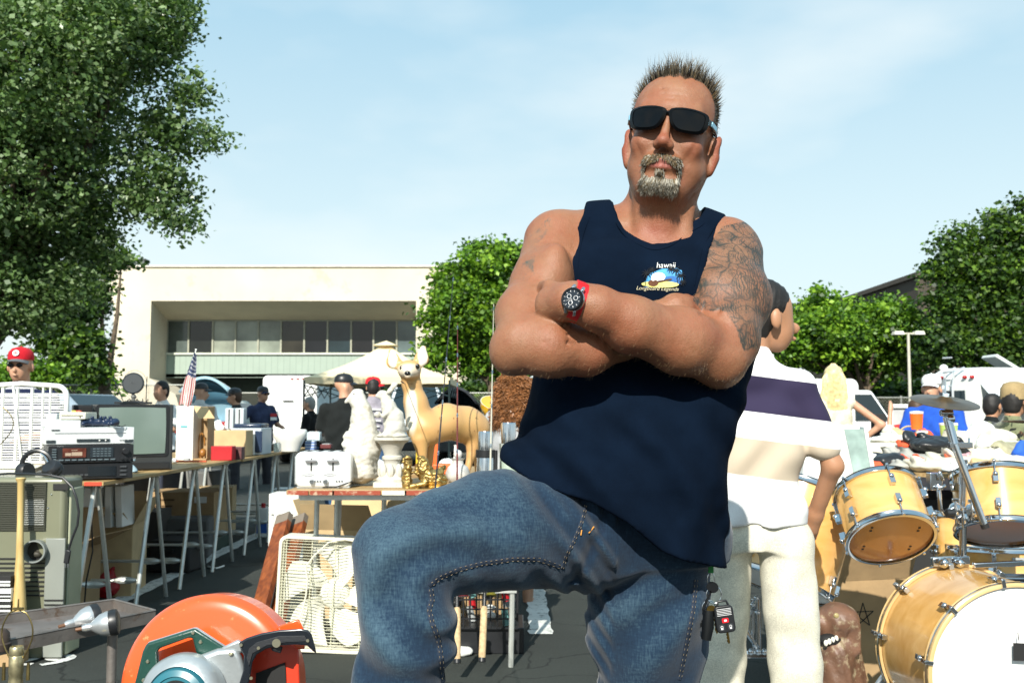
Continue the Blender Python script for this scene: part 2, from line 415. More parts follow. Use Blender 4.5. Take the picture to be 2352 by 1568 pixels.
# ground
def asphalt():
 m = bpy.data.materials.new('asphalt'); m.use_nodes = True; nt = m.node_tree; b = nt.nodes['Principled BSDF']; L = nt.links.new
 tc = N(nt, 'ShaderNodeTexCoord')
 def noise(s, d=4, r=.6, dist=0.):
  n = N(nt, 'ShaderNodeTexNoise'); n.inputs['Scale'].default_value = s; n.inputs['Detail'].default_value = d; n.inputs['Roughness'].default_value = r; n.inputs['Distortion'].default_value = dist
  L(tc.outputs['Object'], n.inputs['Vector']); return n.outputs[0]
 def rng(src, a, c, x=0., y=1.):
  n = N(nt, 'ShaderNodeMapRange'); n.inputs[1].default_value = a; n.inputs[2].default_value = c; n.inputs[3].default_value = x; n.inputs[4].default_value = y; L(src, n.inputs[0]); return n.outputs[0]
 def mixc(f, a, c):
  n = N(nt, 'ShaderNodeMix', data_type='RGBA'); L(f, n.inputs['Factor'])
  for k, x in (('A', a), ('B', c)):
   if isinstance(x, tuple): n.inputs[k].default_value = (*x, 1)
   else: L(x, n.inputs[k])
  return n.outputs['Result']
 c = mixc(rng(noise(1.1, 5), .35, .65), (.021, .024, .022), (.034, .039, .034))
 c = mixc(rng(noise(90., 3, .8), .4, .7, 0, .6), c, (.052, .058, .050))
 c = mixc(rng(noise(6., 9, .75, .5), .66, .74, 0, .5), c, (.095, .10, .085))
 vo = N(nt, 'ShaderNodeTexVoronoi', feature='DISTANCE_TO_EDGE'); vo.inputs['Scale'].default_value = 1.1; nn = N(nt, 'ShaderNodeTexNoise'); nn.inputs['Scale'].default_value = 2.2; nn.inputs['Detail'].default_value = 6
 L(tc.outputs['Object'], nn.inputs['Vector']); ad = N(nt, 'ShaderNodeMix', data_type='RGBA', blend_type='ADD'); ad.inputs['Factor'].default_value = .5; L(tc.outputs['Object'], ad.inputs['A']); L(nn.outputs[1], ad.inputs['B']); L(ad.outputs['Result'], vo.inputs['Vector'])
 crk = rng(vo.outputs[0], 0., .010, .85, 0.); c = mixc(crk, c, (.006, .007, .007))
 L(c, b.inputs['Base Color']); b.inputs['Roughness'].default_value = .88; b.inputs['Specular IOR Level'].default_value = .3
 bp = N(nt, 'ShaderNodeBump'); bp.inputs['Strength'].default_value = .5; bp.inputs['Distance'].default_value = .006; L(noise(160., 4, .8), bp.inputs['Height']); L(bp.outputs[0], b.inputs['Normal'])
 return m
q = MB(); q.add([(-400, -60, 0), (400, -60, 0), (400, 700, 0), (-400, 700, 0)], [(0, 1, 2, 3)]); structure(obj('ground', q, asphalt()))
m_line = mat('worn_line_paint', (.62, .63, .60), .8, var=.12, vs=9, wear=((.05, .055, .05), .35, 22.), bump=.4, bs=90)
q = MB()
for x, y0, y1 in ((-2.30, 4.9, 11), (.145, 5.05, 11), (2.6, 5.0, 11)):
 def f(u, v, x=x, y0=y0, y1=y1):
  y = y0 + (y1 - y0) * v; e = .006 * math.sin(y * 23 + x) + .004 * math.sin(y * 61); return (x + (u - .5) * .115 + (e if u < .5 else -e * .7), y, .004)
 q.sheet(f, 1, 90)
text_mesh('29', .30, Matrix.Translation((-2.10, 4.52, .004)) @ Matrix.Diagonal((.95, .9, 1, 1)), q, depth=.0, bold=.008)
structure(obj('parking_line_paint', q, m_line, smooth=False))
# office building
m_stucco = mat('cream_stucco', (.60, .54, .42), .9, var=.08, vs=.5, wear=((.52, .45, .34), .25, .9), bump=.2, bs=30)
m_soff = mat('soffit_stucco', (.80, .70, .52), .9, var=.06, vs=1., bump=.2, bs=30)
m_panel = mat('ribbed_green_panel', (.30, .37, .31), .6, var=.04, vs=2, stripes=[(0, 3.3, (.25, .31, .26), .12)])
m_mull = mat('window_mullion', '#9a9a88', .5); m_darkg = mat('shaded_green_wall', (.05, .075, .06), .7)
BL = thing('office_building', (-9.5, 49, 0), 'two storey cream office building with long strip of dark windows', 'building')
def zat(v, D): return P(1176, v, D).z
fx0, fx1 = P(241, 650, 47).x, -1.6
zt, zb = zat(613, 47), zat(691, 47)
q = MB()      # roof band, hollow front with sloping soffit
q.box(((fx0 + fx1) / 2, 48.2, (zt + zb) / 2), (fx1 - fx0, 2.4, zt - zb))
q.box(((fx0 + fx1) / 2, 56, (zt + zb) / 2 + .0), (fx1 - fx0 - .02, 13, zt - zb - .02))
obj('roof_band', q, m_stucco, BL)
q = MB(); q.box(((fx0 + fx1) / 2, 54.5, zt + .03), (fx1 - fx0 + .1, 15.2, .06)); obj('coping', q, mat('coping_metal', '#efe9d8', .6), BL)
xl, xr = P(347, 700, 47).x, -4.55
q = MB(); q.box(((P(258, 800, 47).x + xl) / 2, 51.5, zb / 2), (xl - P(258, 800, 47).x, 9, zb - .003)); obj('column', q, m_stucco, BL); q = MB()
q.box(((xr + fx1 - .4) / 2, 51.5, zb / 2), (fx1 - .4 - xr, 9, zb - .003))
obj('column', q, m_stucco, BL); q = MB()
zf = zat(868, 47); q.prism([(xl - .01, 0), (xl + 1.9, 0), (xl + 1.25, zat(905, 47)), (xl, zf), (xl - .01, zf)], 2.2, Matrix(((1, 0, 0, 0), (0, 0, -1, 49.2), (0, 1, 0, 0), (0, 0, 0, 1))), 0)
obj('buttress', q, m_stucco, BL)
zw1, zw0, zp0 = zat(735, 49.3), zat(811, 49.3), zat(867, 49.3)
q = MB(); q.add([(xl, 47.02, zb - .01), (xr, 47.02, zb - .01), (xr, 49.35, zw1), (xl, 49.35, zw1), (xl, 47.02, zb + .3), (xr, 47.02, zb + .3), (xr, 49.9, zw1 + .3), (xl, 49.9, zw1 + .3)], [(0, 1, 2, 3), (4, 7, 6, 5), (2, 6, 7, 3)]); obj('soffit', q, m_soff, BL)
q = MB(); q.box(((xl + xr) / 2, 49.5, (zw0 + zp0) / 2), (xr - xl - .01, .5, zw0 - zp0)); obj('spandrel_panel', q, m_panel, BL)
q = MB(); q.box(((xl + xr) / 2, 49.2, zw0 - .03), (xr - xl - .02, .12, .09)); obj('sill', q, mat('sill_metal', '#c9cdbd', .5), BL)
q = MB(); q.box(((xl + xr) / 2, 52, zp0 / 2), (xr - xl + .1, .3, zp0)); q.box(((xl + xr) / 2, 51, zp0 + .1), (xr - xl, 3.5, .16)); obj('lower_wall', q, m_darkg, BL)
ed = [385, 434, 489, 541, 593, 645, 698, 751, 805, 856, 909, 963]; tones = ['#4c5450', '#1c1f1c', '#8c9183', '#80877c', '#7c8377', '#2b2820', '#15161a', '#223034', '#1b1a1c', '#2a322a', '#5a6868']  # paler panes carry sky and tree reflections painted into their colour
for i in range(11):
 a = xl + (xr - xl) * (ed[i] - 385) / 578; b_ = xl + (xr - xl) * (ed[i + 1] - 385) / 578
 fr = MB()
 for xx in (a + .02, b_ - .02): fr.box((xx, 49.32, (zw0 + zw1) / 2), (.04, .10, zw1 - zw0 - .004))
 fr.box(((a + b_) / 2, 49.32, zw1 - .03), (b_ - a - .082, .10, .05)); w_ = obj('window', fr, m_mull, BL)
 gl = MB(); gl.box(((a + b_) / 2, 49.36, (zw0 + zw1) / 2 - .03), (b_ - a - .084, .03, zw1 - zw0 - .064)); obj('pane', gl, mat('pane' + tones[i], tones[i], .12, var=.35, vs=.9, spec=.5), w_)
q = MB(); q.box(P(324, 606, 47.6), (.56, .6, .28)); q.box(P(324, 597, 47.6), (.62, .66, .04)); obj('roof_vent', q, mat('dark_vent', '#4a5250', .6), BL)
q = MB(); q.box(P(717, 886, 51.7), (.65, .1, .55))
obj('louvre', q, mat('louvre', (.20, .30, .25), .5, stripes=[(2, 12, (.08, .12, .1), .4)]), BL)
WH = thing('warehouse', (30, 56, 0), 'dark brown flat roofed building behind trees beyond motorhome', 'building')
zc = zat(637, 48); q = MB(); q.box((35, 57, zc / 2), (30.6, 18, zc)); obj('wall', q, mat('brown_wall', (.060, .048, .036), .9, var=.15, vs=.6), WH)
q = MB(); q.box((35, 57, zc + .12), (30.9, 18.3, .24)); obj('parapet', q, mat('brown_cap', (.075, .06, .045), .8), WH)
for k in range(5): q = MB(); q.box((22.5 + k * 2.4, 47.97, 2.6), (1.5, .05, 1.6)); obj('wall_recess', q, mat('recess_dark', (.02, .02, .02), .6), WH)
# trees
def leaves(blobs, n, leaf, clump, seed, per=26, squash=.8):
 """leaf clumps spread through lumpy blobs; returns vertices and faces"""
 rs = np.random.RandomState(seed); vol = np.array([b[3] ** 2.2 for b in blobs]); vol /= vol.sum(); C = []
 nc = n // per; which = rs.choice(len(blobs), nc, p=vol)
 B = np.array([b[:3] for b in blobs]); Rr = np.array([b[3] for b in blobs])
 d = rs.normal(size=(nc, 3)); d /= np.linalg.norm(d, axis=1)[:, None]; rad = Rr[which] * (.45 + .62 * rs.rand(nc) ** .55)
 C = B[which] + d * rad[:, None] * np.array([1, 1, squash + .1])
 cs = clump * (.5 + .9 * rs.rand(nc)); tone = rs.rand(nc)
 ci = np.repeat(np.arange(nc), per); m = len(ci)
 o = (rs.normal(size=(m, 3)) * .5).clip(-1, 1); pos = C[ci] + o * cs[ci][:, None] * np.array([1.15, 1.15, .7])
 u = rs.normal(size=(m, 3)); u[:, 2] = u[:, 2] * .5 - .25; u /= np.linalg.norm(u, axis=1)[:, None]
 t = rs.normal(size=(m, 3)); w = np.cross(u, t); w /= np.linalg.norm(w, axis=1)[:, None]; nn = np.cross(u, w)
 L_ = leaf * (.6 + .8 * rs.rand(m))[:, None]
 a = pos; b = pos + u * L_ * .5 + w * L_ * .36 + nn * L_ * .08; c = pos + u * L_; e = pos + u * L_ * .5 - w * L_ * .36 + nn * L_ * .08
 V = np.stack([a, b, c, e], 1).reshape(-1, 3); mi = (tone[ci] * 1.6 + rs.rand(m) * 1.4).astype(int).clip(0, 2)
 return V, mi
def leaf_mesh(name, V, mi, mats, parent):
 n = len(V) // 4; me = bpy.data.meshes.new(name); V = V - np.array(wm(parent).translation)
 me.vertices.add(len(V)); me.vertices.foreach_set('co', V.astype(np.float32).ravel()); me.loops.add(len(V)); me.loops.foreach_set('vertex_index', np.arange(len(V), dtype=np.int32))
 me.polygons.add(n); me.polygons.foreach_set('loop_start', np.arange(0, len(V), 4, dtype=np.int32)); me.polygons.foreach_set('loop_total', np.full(n, 4, np.int32)); me.polygons.foreach_set('material_index', mi.astype(np.int32))
 me.update(calc_edges=True); return link(name, me, mats, parent)
def leafmat(name, col, rough=.5, tr=.25):
 m = bpy.data.materials.new(name); m.use_nodes = True; nt = m.node_tree; b = nt.nodes['Principled BSDF']; L = nt.links.new
 tc = N(nt, 'ShaderNodeTexCoord'); nz = N(nt, 'ShaderNodeTexNoise'); nz.inputs['Scale'].default_value = 1.3; L(tc.outputs['Object'], nz.inputs['Vector'])
 mr = N(nt, 'ShaderNodeMapRange'); mr.inputs[1].default_value = .3; mr.inputs[2].default_value = .7; mr.inputs[3].default_value = .6; mr.inputs[4].default_value = 1.35; L(nz.outputs[0], mr.inputs[0])
 mu = N(nt, 'ShaderNodeMix', data_type='RGBA', blend_type='MULTIPLY'); mu.inputs['Factor'].default_value = 1; mu.inputs['A'].default_value = (*col, 1); L(mr.outputs[0], mu.inputs['B']); L(mu.outputs['Result'], b.inputs['Base Color'])
 b.inputs['Roughness'].default_value = rough; b.inputs['Specular IOR Level'].default_value = .45
 t = N(nt, 'ShaderNodeBsdfTranslucent'); t.inputs[0].default_value = (col[0] * 1.6, col[1] * 1.7, col[2] * .8, 1); ms = N(nt, 'ShaderNodeMixShader'); ms.inputs[0].default_value = tr
 o = nt.nodes['Material Output']; L(b.outputs[0], ms.inputs[1]); L(t.outputs[0], ms.inputs[2]); L(ms.outputs[0], o.inputs['Surface']); return m
m_bark = mat('bark', (.10, .075, .05), .95, var=.4, vs=8, bump=.8, bs=12)
def tree(name, label, D, px, n, leaf, clump, mats, base, seed, group=None, limbs=8, tr=.16, dd=.35, cat='tree', per=26):
 rs = random.Random(seed); s = D / FPX; bl = []
 for u, v, r in px:
  p = P(u, v, D + rs.uniform(-dd, dd) * 3 * r * s); bl.append((p.x, p.y, p.z, r * s))
 bx = P(base, 948, D).x; T_ = thing(name, (bx, D, 0), label, cat, group=group)
 V, mi = leaves(bl, n, leaf, clump, seed, per); leaf_mesh('crown', V, mi, mats, T_)
 q = MB(); top = sum(b[2] for b in bl) / len(bl); fork = max(.8, top * .45)
 q.tube([(bx, D, 0), (bx + .05, D, fork * .5), (bx, D + .05, fork)], [tr * 1.3, tr, tr * .8], 10)
 for b in sorted(bl, key=lambda b: -b[3])[:limbs]:
  a = Vector((bx, D + .05, fork - .1)); e = Vector(b[:3]); m = a.lerp(e, .5) + Vector((rs.uniform(-.2, .2), rs.uniform(-.2, .2), .15)) * (e - a).length * .4
  q.tube([a, a.lerp(m, .5), m, e], [tr * .6, tr * .45, tr * .3, tr * .08], 7)
 obj('trunk', q, m_bark, T_); return T_
lm1 = [leafmat('leaf_olive', (.050, .100, .030)), leafmat('leaf_mid', (.095, .165, .050)), leafmat('leaf_pale', (.22, .30, .15), .3)]
lm2 = [leafmat('leaf_deep', (.030, .075, .010)), leafmat('leaf_green', (.095, .20, .014)), leafmat('leaf_lime', (.21, .36, .025))]
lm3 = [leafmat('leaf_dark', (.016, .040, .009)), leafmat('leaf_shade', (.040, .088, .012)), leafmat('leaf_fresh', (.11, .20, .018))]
tree('poplar_tree', 'tall leafy tree filling the upper left corner', 10.5,
     [(350, 50, 95), (290, 120, 110), (400, 60, 34), (360, 115, 40), (440, 215, 34), (462, 182, 20), (385, 245, 45), (478, 322, 36), (515, 335, 16), (400, 325, 58), (330, 300, 60), (340, 420, 80), (400, 490, 50), (430, 500, 20), (425, 432, 30),
      (200, 80, 140), (170, 260, 130), (230, 430, 110), (90, 560, 140), (205, 560, 66), (30, 400, 160), (60, 180, 170), (60, 10, 160), (160, 660, 55), (80, 700, 70), (10, 680, 100), (262, 585, 20), (-90, 300, 200), (-80, 600, 170), (300, 10, 60), (120, -80, 160), (350, -60, 100)],
     105000, .058, .18, lm1, -60, 11, limbs=14, tr=.22, per=30)
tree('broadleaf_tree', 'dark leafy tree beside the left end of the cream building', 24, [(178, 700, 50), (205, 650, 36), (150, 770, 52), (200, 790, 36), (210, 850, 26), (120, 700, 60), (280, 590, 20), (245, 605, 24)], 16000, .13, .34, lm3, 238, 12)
tree('hedge_bush', 'light green bush behind the chain link fence at far left', 30, [(110, 860, 45), (170, 880, 40), (60, 880, 45), (210, 890, 30), (0, 880, 50), (225, 870, 25)], 9000, .15, .4, lm2, 120, 13, cat='bush')
tree('round_tree', 'bright green rounded tree between cream building and man\'s elbow', 30,
     [(1110, 610, 52), (1165, 605, 50), (1045, 645, 48), (1005, 730, 36), (1080, 700, 75), (1150, 720, 80), (1015, 800, 44), (1095, 800, 70), (1180, 810, 60), (1230, 640, 60), (1090, 570, 18), (1145, 570, 20), (1020, 690, 26), (990, 830, 26), (1240, 760, 60)],
     30000, .15, .36, lm2, 1130, 14, limbs=10)
tree('leafy_tree', 'bright green tree with layered clumps behind box truck and lamp post', 33,
     [(1870, 720, 42), (1930, 770, 60), (1995, 760, 62), (2055, 745, 50), (1893, 690, 22), (1875, 672, 12), (1980, 830, 60), (2075, 820, 50), (1880, 800, 55), (2040, 700, 22), (1840, 760, 45), (1790, 800, 60), (2090, 760, 30), (1950, 705, 18), (2000, 712, 22)],
     27000, .16, .38, lm2, 1985, 15, limbs=9)
tree('tall_tree', 'tall dark green tree at right edge above the motorhome', 30,
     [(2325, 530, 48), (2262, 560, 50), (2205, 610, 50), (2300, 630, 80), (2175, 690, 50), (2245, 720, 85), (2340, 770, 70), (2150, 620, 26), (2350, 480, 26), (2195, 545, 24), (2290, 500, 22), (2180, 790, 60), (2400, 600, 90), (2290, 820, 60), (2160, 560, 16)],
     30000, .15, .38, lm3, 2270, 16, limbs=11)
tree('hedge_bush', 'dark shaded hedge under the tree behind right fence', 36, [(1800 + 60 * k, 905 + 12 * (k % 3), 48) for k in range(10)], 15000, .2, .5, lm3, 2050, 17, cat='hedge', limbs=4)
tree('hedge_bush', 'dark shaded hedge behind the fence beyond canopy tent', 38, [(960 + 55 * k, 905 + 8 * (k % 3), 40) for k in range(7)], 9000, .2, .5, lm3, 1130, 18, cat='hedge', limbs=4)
# chain link fence
def fence(u0, u1, D, h, label, lift=0.):
 x0, x1 = P(u0, 948, D).x, P(u1, 948, D).x; T_ = thing('chain_link_fence', ((x0 + x1) / 2, D, 0), label, 'fence')
 q = MB(); p = .075; nn = int((x1 - x0 + h) / p)
 for s in (1, -1):
  for i in range(nn):
   xa = x0 + i * p - (h if s > 0 else 0); a, b = Vector((xa, D, 0)), Vector((xa + s * h, D, h))
   if s < 0: a.x += 0
   for e, o in ((a, b), (b, a)):
    pass
   t0 = max(0, (x0 - a.x) / (b.x - a.x) if s > 0 else (x1 - a.x) / (b.x - a.x)) if b.x != a.x else 0; t1 = min(1, (x1 - a.x) / (b.x - a.x) if s > 0 else (x0 - a.x) / (b.x - a.x))
   if t1 - t0 < .02: continue
   q.tube([a.lerp(b, t0) + Vector((0, s * .003, 0)), a.lerp(b, t1) + Vector((0, s * .003, 0))], .0035, 3, caps=False)
 obj('mesh_wire', q, mat('galvanised_wire', '#8d8a7c', .5, .4), T_)
 k = max(2, int((x1 - x0) / 2.4))
 for i in range(k + 1):
  q = MB(); x = x0 + (x1 - x0) * i / k; q.cyl((x, D + .05, 0), (x, D + .05, h + .05), .03, seg=8); obj('post', q, mat('fence_post', '#8d8f88', .5, .5), T_)
 q = MB(); q.cyl((x0, D + .04, h), (x1, D + .04, h), .018, seg=8); obj('top_rail', q, MATS['fence_post'], T_)
fence(-30, 440, 25, 1.80, 'chain link fence behind grey van and television on the left')
fence(440, 1240, 26, 1.62, 'chain link fence behind canopy tent and white car')
fence(1975, 2170, 26, 1.50, 'chain link fence between box truck and motorhome')
# lamp post, canopy
LP = thing('street_lamp', (P(2090, 900, 29).x, 29, 0), 'thin pale car park lamp post with two flat heads in front of trees', 'street lamp')
zl = P(2090, 764, 29).z; x = LP.location.x; q = MB(); q.cyl((x, 29, 0), (x, 29, zl), .055, .04, seg=10); obj('pole', q, mat('pole_grey', '#b9b5a6', .6), LP)
q = MB(); q.bar((x - .35, 29, zl - .02), (x + .35, 29, zl - .02), .04); obj('arm', q, MATS['pole_grey'], LP)
for s in (-1, 1): q = MB(); q.box((x + s * .30, 29, zl - .01), (.30, .30, .11), taper=.8); obj('lamp_head', q, mat('lamp_head', '#c9c6b8', .5), LP, bevel=.01)
TN = thing('canopy_tent', (P(865, 900, 18).x, 18, 0), 'cream pop-up canopy tent with pointed top in front of building', 'canopy')
xa, xb = P(698, 900, 17).x, P(1032, 900, 17).x; w_ = xb - xa; zv, ze, zp = P(865, 881, 17).z, P(865, 867, 17).z, P(865, 787, 18.2).z
cs_ = [(xa, 17), (xb, 17), (xb, 17 + w_), (xa, 17 + w_)]; apx = Vector(((xa + xb) / 2, 17 + w_ / 2, P(865, 789, 17 + w_ / 2).z))
q = MB(); N_ = 14
for i in range(4):
 a = Vector((*cs_[i], ze)); b_ = Vector((*cs_[(i + 1) % 4], ze))
 def f(u, v, a=a, b_=b_):
  e = a.lerp(b_, u); p = e.lerp(apx, v); p.z -= .10 * math.sin(v * math.pi) * (1 - .2 * math.cos(u * 2 * math.pi)); return p
 q.sheet(f, N_, 10)
 q.sheet(lambda u, v, a=a, b_=b_: a.lerp(b_, u) + Vector((0, 0, -(ze - zv) * v + .006 * math.sin(u * 30) * v)), N_, 1)
tent_m = mat('tent_fabric', (.72, .60, .38), .8, var=.05, vs=2)
obj('roof', q, tent_m, TN, thick=.012)
q = MB(); v0 = apx + Vector((0, 0, .05))
for i in range(4):
 a = apx.lerp(Vector((*cs_[i], ze)), .17) + Vector((0, 0, .07)); b_ = apx.lerp(Vector((*cs_[(i + 1) % 4], ze)), .17) + Vector((0, 0, .07)); q.add([v0, a, b_], [(0, 1, 2)])
obj('vent_cap', q, tent_m, TN, thick=.01)
for cx, cy in cs_: q = MB(); q.cyl((cx, cy, 0), (cx, cy, zv + .06), .018, seg=8); obj('leg', q, mat('tent_leg', '#2b3a3c', .4, .6), TN)
q = MB()
for i in range(4):
 a, b_ = Vector((*cs_[i], 0)), Vector((*cs_[(i + 1) % 4], 0))
 for k in range(4):
  p0, p1 = a.lerp(b_, k / 4), a.lerp(b_, (k + 1) / 4); z0, z1 = (zv - .02, zv - .22) if k % 2 else (zv - .22, zv - .02)
  q.tube([p0 + Vector((0, 0, z0)), p1 + Vector((0, 0, z1))], .010, 5); q.tube([p0 + Vector((0, 0, z1)), p1 + Vector((0, 0, z0))], .010, 5)
obj('scissor_truss', q, MATS['tent_leg'], TN)
# vehicles
m_glass = mat('car_glass', '#1c2a30', .08, spec=.6, var=.1); m_tyre = mat('tyre', '#111111', .9); m_rim = mat('rim', '#9a9c9e', .35, .8); m_red = mat('tail_red', '#a01418', .3); m_chr = mat('chrome', '#c8ccd0', .12, 1., var=.03)
def wheel(p, par, r=.32):
 q = MB(); M_ = axM(p, (1, 0, 0)); q.lathe([(r * .62, -.1), (r * .95, -.1), (r, -.07), (r, .07), (r * .95, .1), (r * .62, .1)], M_, 24); w_ = obj('wheel', q, m_tyre, par, world=False)
 q = MB(); q.lathe([(.02, .085), (r * .25, .09), (r * .6, .07), (r * .62, -.09)], M_, 20); q.lathe([(.02, -.085), (r * .25, -.09), (r * .6, -.07)], M_, 20); obj('rim', q, m_rim, w_, world=False)
def car(name, label, u, D, face, colr, h=1.45, L_=4.2, W_=1.72, cat='car', hatch=False, van=False):
 """nose along local -Y; body lofted from cross-sections"""
 x = P(u, 948, D).x; T_ = thing(name, (x, D, 0), label, cat, rotz=face); m = mat('paint_' + colr, colr, .25, .3, var=.03, coat=.6)
 if van: prof = [(-.5, .42, .80), (-.47, .85, .84), (-.36, 1.0, .86), (-.20, h, .78), (.44, h, .80), (.5, h * .93, .82), (.5, .42, .84)]
 else: prof = [(-.5, .36, .78), (-.495, .62, .84), (-.46, .76, .86), (-.24, .92, .88), (-.07, h, .66), (.22, h + .01, .67), (.40, .98, .84), (.49, .90, .84), (.5, .36, .82)]
 q = MB(); n = 9
 top = {}
 ys = [L_ * p[0] for p in prof]; N2 = len(prof)
 vs = []
 for (t, z, wf) in prof:
  for s in (-1, 1): vs.append((s * W_ / 2 * wf * (1.0 if z > 1.1 else 1.08), L_ * t, z))
 fs = []
 for i in range(N2 - 1): fs.append((2 * i, 2 * i + 1, 2 * i + 3, 2 * i + 2))
 fs.append((2 * N2 - 2, 2 * N2 - 1, 1, 0)); fs.append(tuple(2 * i for i in range(N2))[::-1]); fs.append(tuple(2 * i + 1 for i in range(N2)))
 q.add(vs, fs); obj('body', q, m, T_, world=False, bevel=.07, seg=3)
 def quad(pts, lift, nm='window'):
  g = MB(); c = sum((Vector(p) for p in pts), Vector()) / 4; nrm = (Vector(pts[1]) - Vector(pts[0])).cross(Vector(pts[3]) - Vector(pts[0])).normalized()
  if nrm.dot(c - Vector((0, 0, .8))) < 0: nrm = -nrm
  P4 = [c + (Vector(p) - c) * .88 for p in pts]; g.add([p + nrm * lift for p in P4] + [p - nrm * .01 for p in P4], [(0, 1, 2, 3), (4, 7, 6, 5), (0, 4, 5, 1), (1, 5, 6, 2), (2, 6, 7, 3), (3, 7, 4, 0)]); obj(nm, g, m_glass, T_, world=False)
 W3, W4 = 3, 4
 def pt(i, s): return vs[2 * i + (0 if s < 0 else 1)]
 if van:
  quad([pt(2, -1), pt(2, 1), pt(3, 1), pt(3, -1)], .012, 'windscreen')
  for s in (-1, 1):
   for y0, y1 in ((-.26, -.08), (-.04, .16), (.20, .40)): quad([(s * W_ * .435, L_ * y0 - .1, 1.02), (s * W_ * .435, L_ * y1, 1.02), (s * W_ * .40, L_ * y1, h - .18), (s * W_ * .40, L_ * y0 + .1, h - .18)], .06)
  quad([(-.6, L_ * .5, .95), (.6, L_ * .5, .95), (.55, L_ * .485, h - .2), (-.55, L_ * .485, h - .2)], .05, 'rear_window')
 else:
  quad([pt(3, -1), pt(3, 1), pt(4, 1), pt(4, -1)], .012, 'windscreen')
  if not hatch: quad([pt(5, -1), pt(5, 1), pt(6, 1), pt(6, -1)], .012, 'rear_window')
  for s in (-1, 1): quad([(s * W_ * .455, -L_ * .19, .95), (s * W_ * .455, L_ * .33, .97), (s * W_ * .345, L_ * .20, h - .05), (s * W_ * .345, -L_ * .07, h - .05)], .03)
 for sx in (-1, 1):
  for sy in (-.31, .31): wheel((sx * (W_ / 2 - .10), L_ * sy, .32), T_)
  g = MB(); g.box((sx * W_ * .36, -L_ * .5 + .0, .64), (.32, .08, .14)); obj('headlight', g, mat('lamp_glass', '#d9dde0', .1), T_, world=False, bevel=.02)
  g = MB(); g.box((sx * W_ * .38, L_ * .5, .80), (.16, .06, .24)); obj('tail_light', g, m_red, T_, world=False, bevel=.015)
  g = MB(); g.box((sx * (W_ / 2 + .05), -L_ * .17, .98), (.18, .08, .12)); obj('mirror', g, m, T_, world=False, bevel=.03)
 g = MB(); g.box((0, -L_ * .5 - .01, .44), (W_ * .86, .1, .18)); obj('bumper', g, mat('bumper_grey', '#3a3d40', .6), T_, world=False, bevel=.03); g = MB(); g.box((0, L_ * .5 + .01, .44), (W_ * .86, .1, .2)); obj('bumper', g, MATS['bumper_grey'], T_, world=False, bevel=.03)
 if hatch:      # raised tailgate: curved shell hinged at the roof's rear edge
  g = MB(); y0 = L_ * .22
  def f(u, v):
   a = -1 + 2 * u; r = .95; return Vector((a * W_ * .44, y0 + v * r * .95, h + .02 + .55 * v * (1 - v * .2) - .30 * a * a * (.25 + v * .8) + .08 * math.sin(v * 3)))
  g.sheet(f, 16, 8); hh = obj('tailgate', g, m, T_, world=False, thick=.05)
  g = MB(); g.sheet(lambda u, v: f(.12 + u * .76, .28 + v * .55) + Vector((0, .03, -.045)), 12, 6); obj('glass', g, m_glass, hh, world=False, thick=.01)
  g = MB(); g.box((0, L_ * .36, .88), (W_ * .7, .7, .03)); obj('boot_opening', g, mat('boot_dark', '#1b2428', .8), T_, world=False)
 return T_
car('van', 'pale grey van with dark side windows behind fence at left', 128, 19, R(72), '#9aa8b2', h=1.45, L_=4.0, cat='van', van=True)
car('hatchback', 'pale blue car with raised arched tailgate behind men in black caps', 524, 23, R(180), '#9fc3d2', h=1.38, hatch=True, W_=1.22)
car('white_car', 'white car facing camera behind rabbit statue under the canopy', 957, 22, R(4), '#e8ecee', h=1.70, W_=1.4)
car('dark_hatchback', 'dark grey car with raised tailgate right of deer statue', 1072, 21.5, R(176), '#2c3036', h=1.12, hatch=True, W_=.95)
TRL = thing('cargo_trailer', (P(680, 900, 21).x, 21, 0), 'white box trailer with rounded corners behind man in black jacket', 'trailer')
x0, x1 = P(603, 900, 21).x, P(728, 900, 21).x; z1 = P(660, 862, 21).z
q = MB(); q.prism(rrect(x1 - x0, z1 - .45, .10, 5), 3.2, Matrix(((1, 0, 0, (x0 + x1) / 2), (0, 0, 1, 21), (0, 1, 0, (z1 + .45) / 2), (0, 0, 0, 1)))); obj('body', q, mat('trailer_white', (.80, .80, .77), .4, var=.04), TRL, bevel=.02)
q = MB(); q.prism(rrect(x1 - x0 - .16, z1 - .75, .07, 5), .02, Matrix(((1, 0, 0, (x0 + x1) / 2), (0, 0, 1, 20.985), (0, 1, 0, (z1 + .40) / 2), (0, 0, 0, 1)))); obj('door', q, mat('trailer_door', (.76, .77, .74), .45), TRL, bevel=.006)
q = MB(); q.box((x0 + .55, 20.97, 1.35), (.22, .03, .02)); obj('handle', q, m_tyre, TRL); q = MB(); q.box((x0 + .3, 20.97, 1.08), (.09, .03, .12)); obj('hinge', q, m_chr, TRL)
q = MB(); q.add([(x1, 21.2, .6), (x1 + .30, 22.8, .6), (x1 + .30, 22.8, z1 - .12), (x1, 21.2, z1 - .12), (x1, 21.25, .6), (x1 + .30, 22.85, .6), (x1 + .3, 22.85, z1 - .12), (x1, 21.25, z1 - .12)], [(0, 1, 2, 3), (4, 7, 6, 5), (0, 4, 5, 1), (1, 5, 6, 2), (2, 6, 7, 3), (3, 7, 4, 0)]); obj('side_door', q, mat('trailer_side', (.50, .58, .60), .5), TRL)
for k in range(3): q = MB(); q.box((x0 + .62 + k * .12, 20.985, z1 - .07), (.06, .02, .02)); obj('marker_lamp', q, m_red, TRL)
for s in (x0 + .15, x1 - .15): wheel((s - TRL.location.x, 1.6, .28), TRL, .28)
BT = thing('box_truck', (P(1925, 900, 15).x, 15, 0), 'white box truck with sloping cab windscreen behind blonde woman', 'truck')
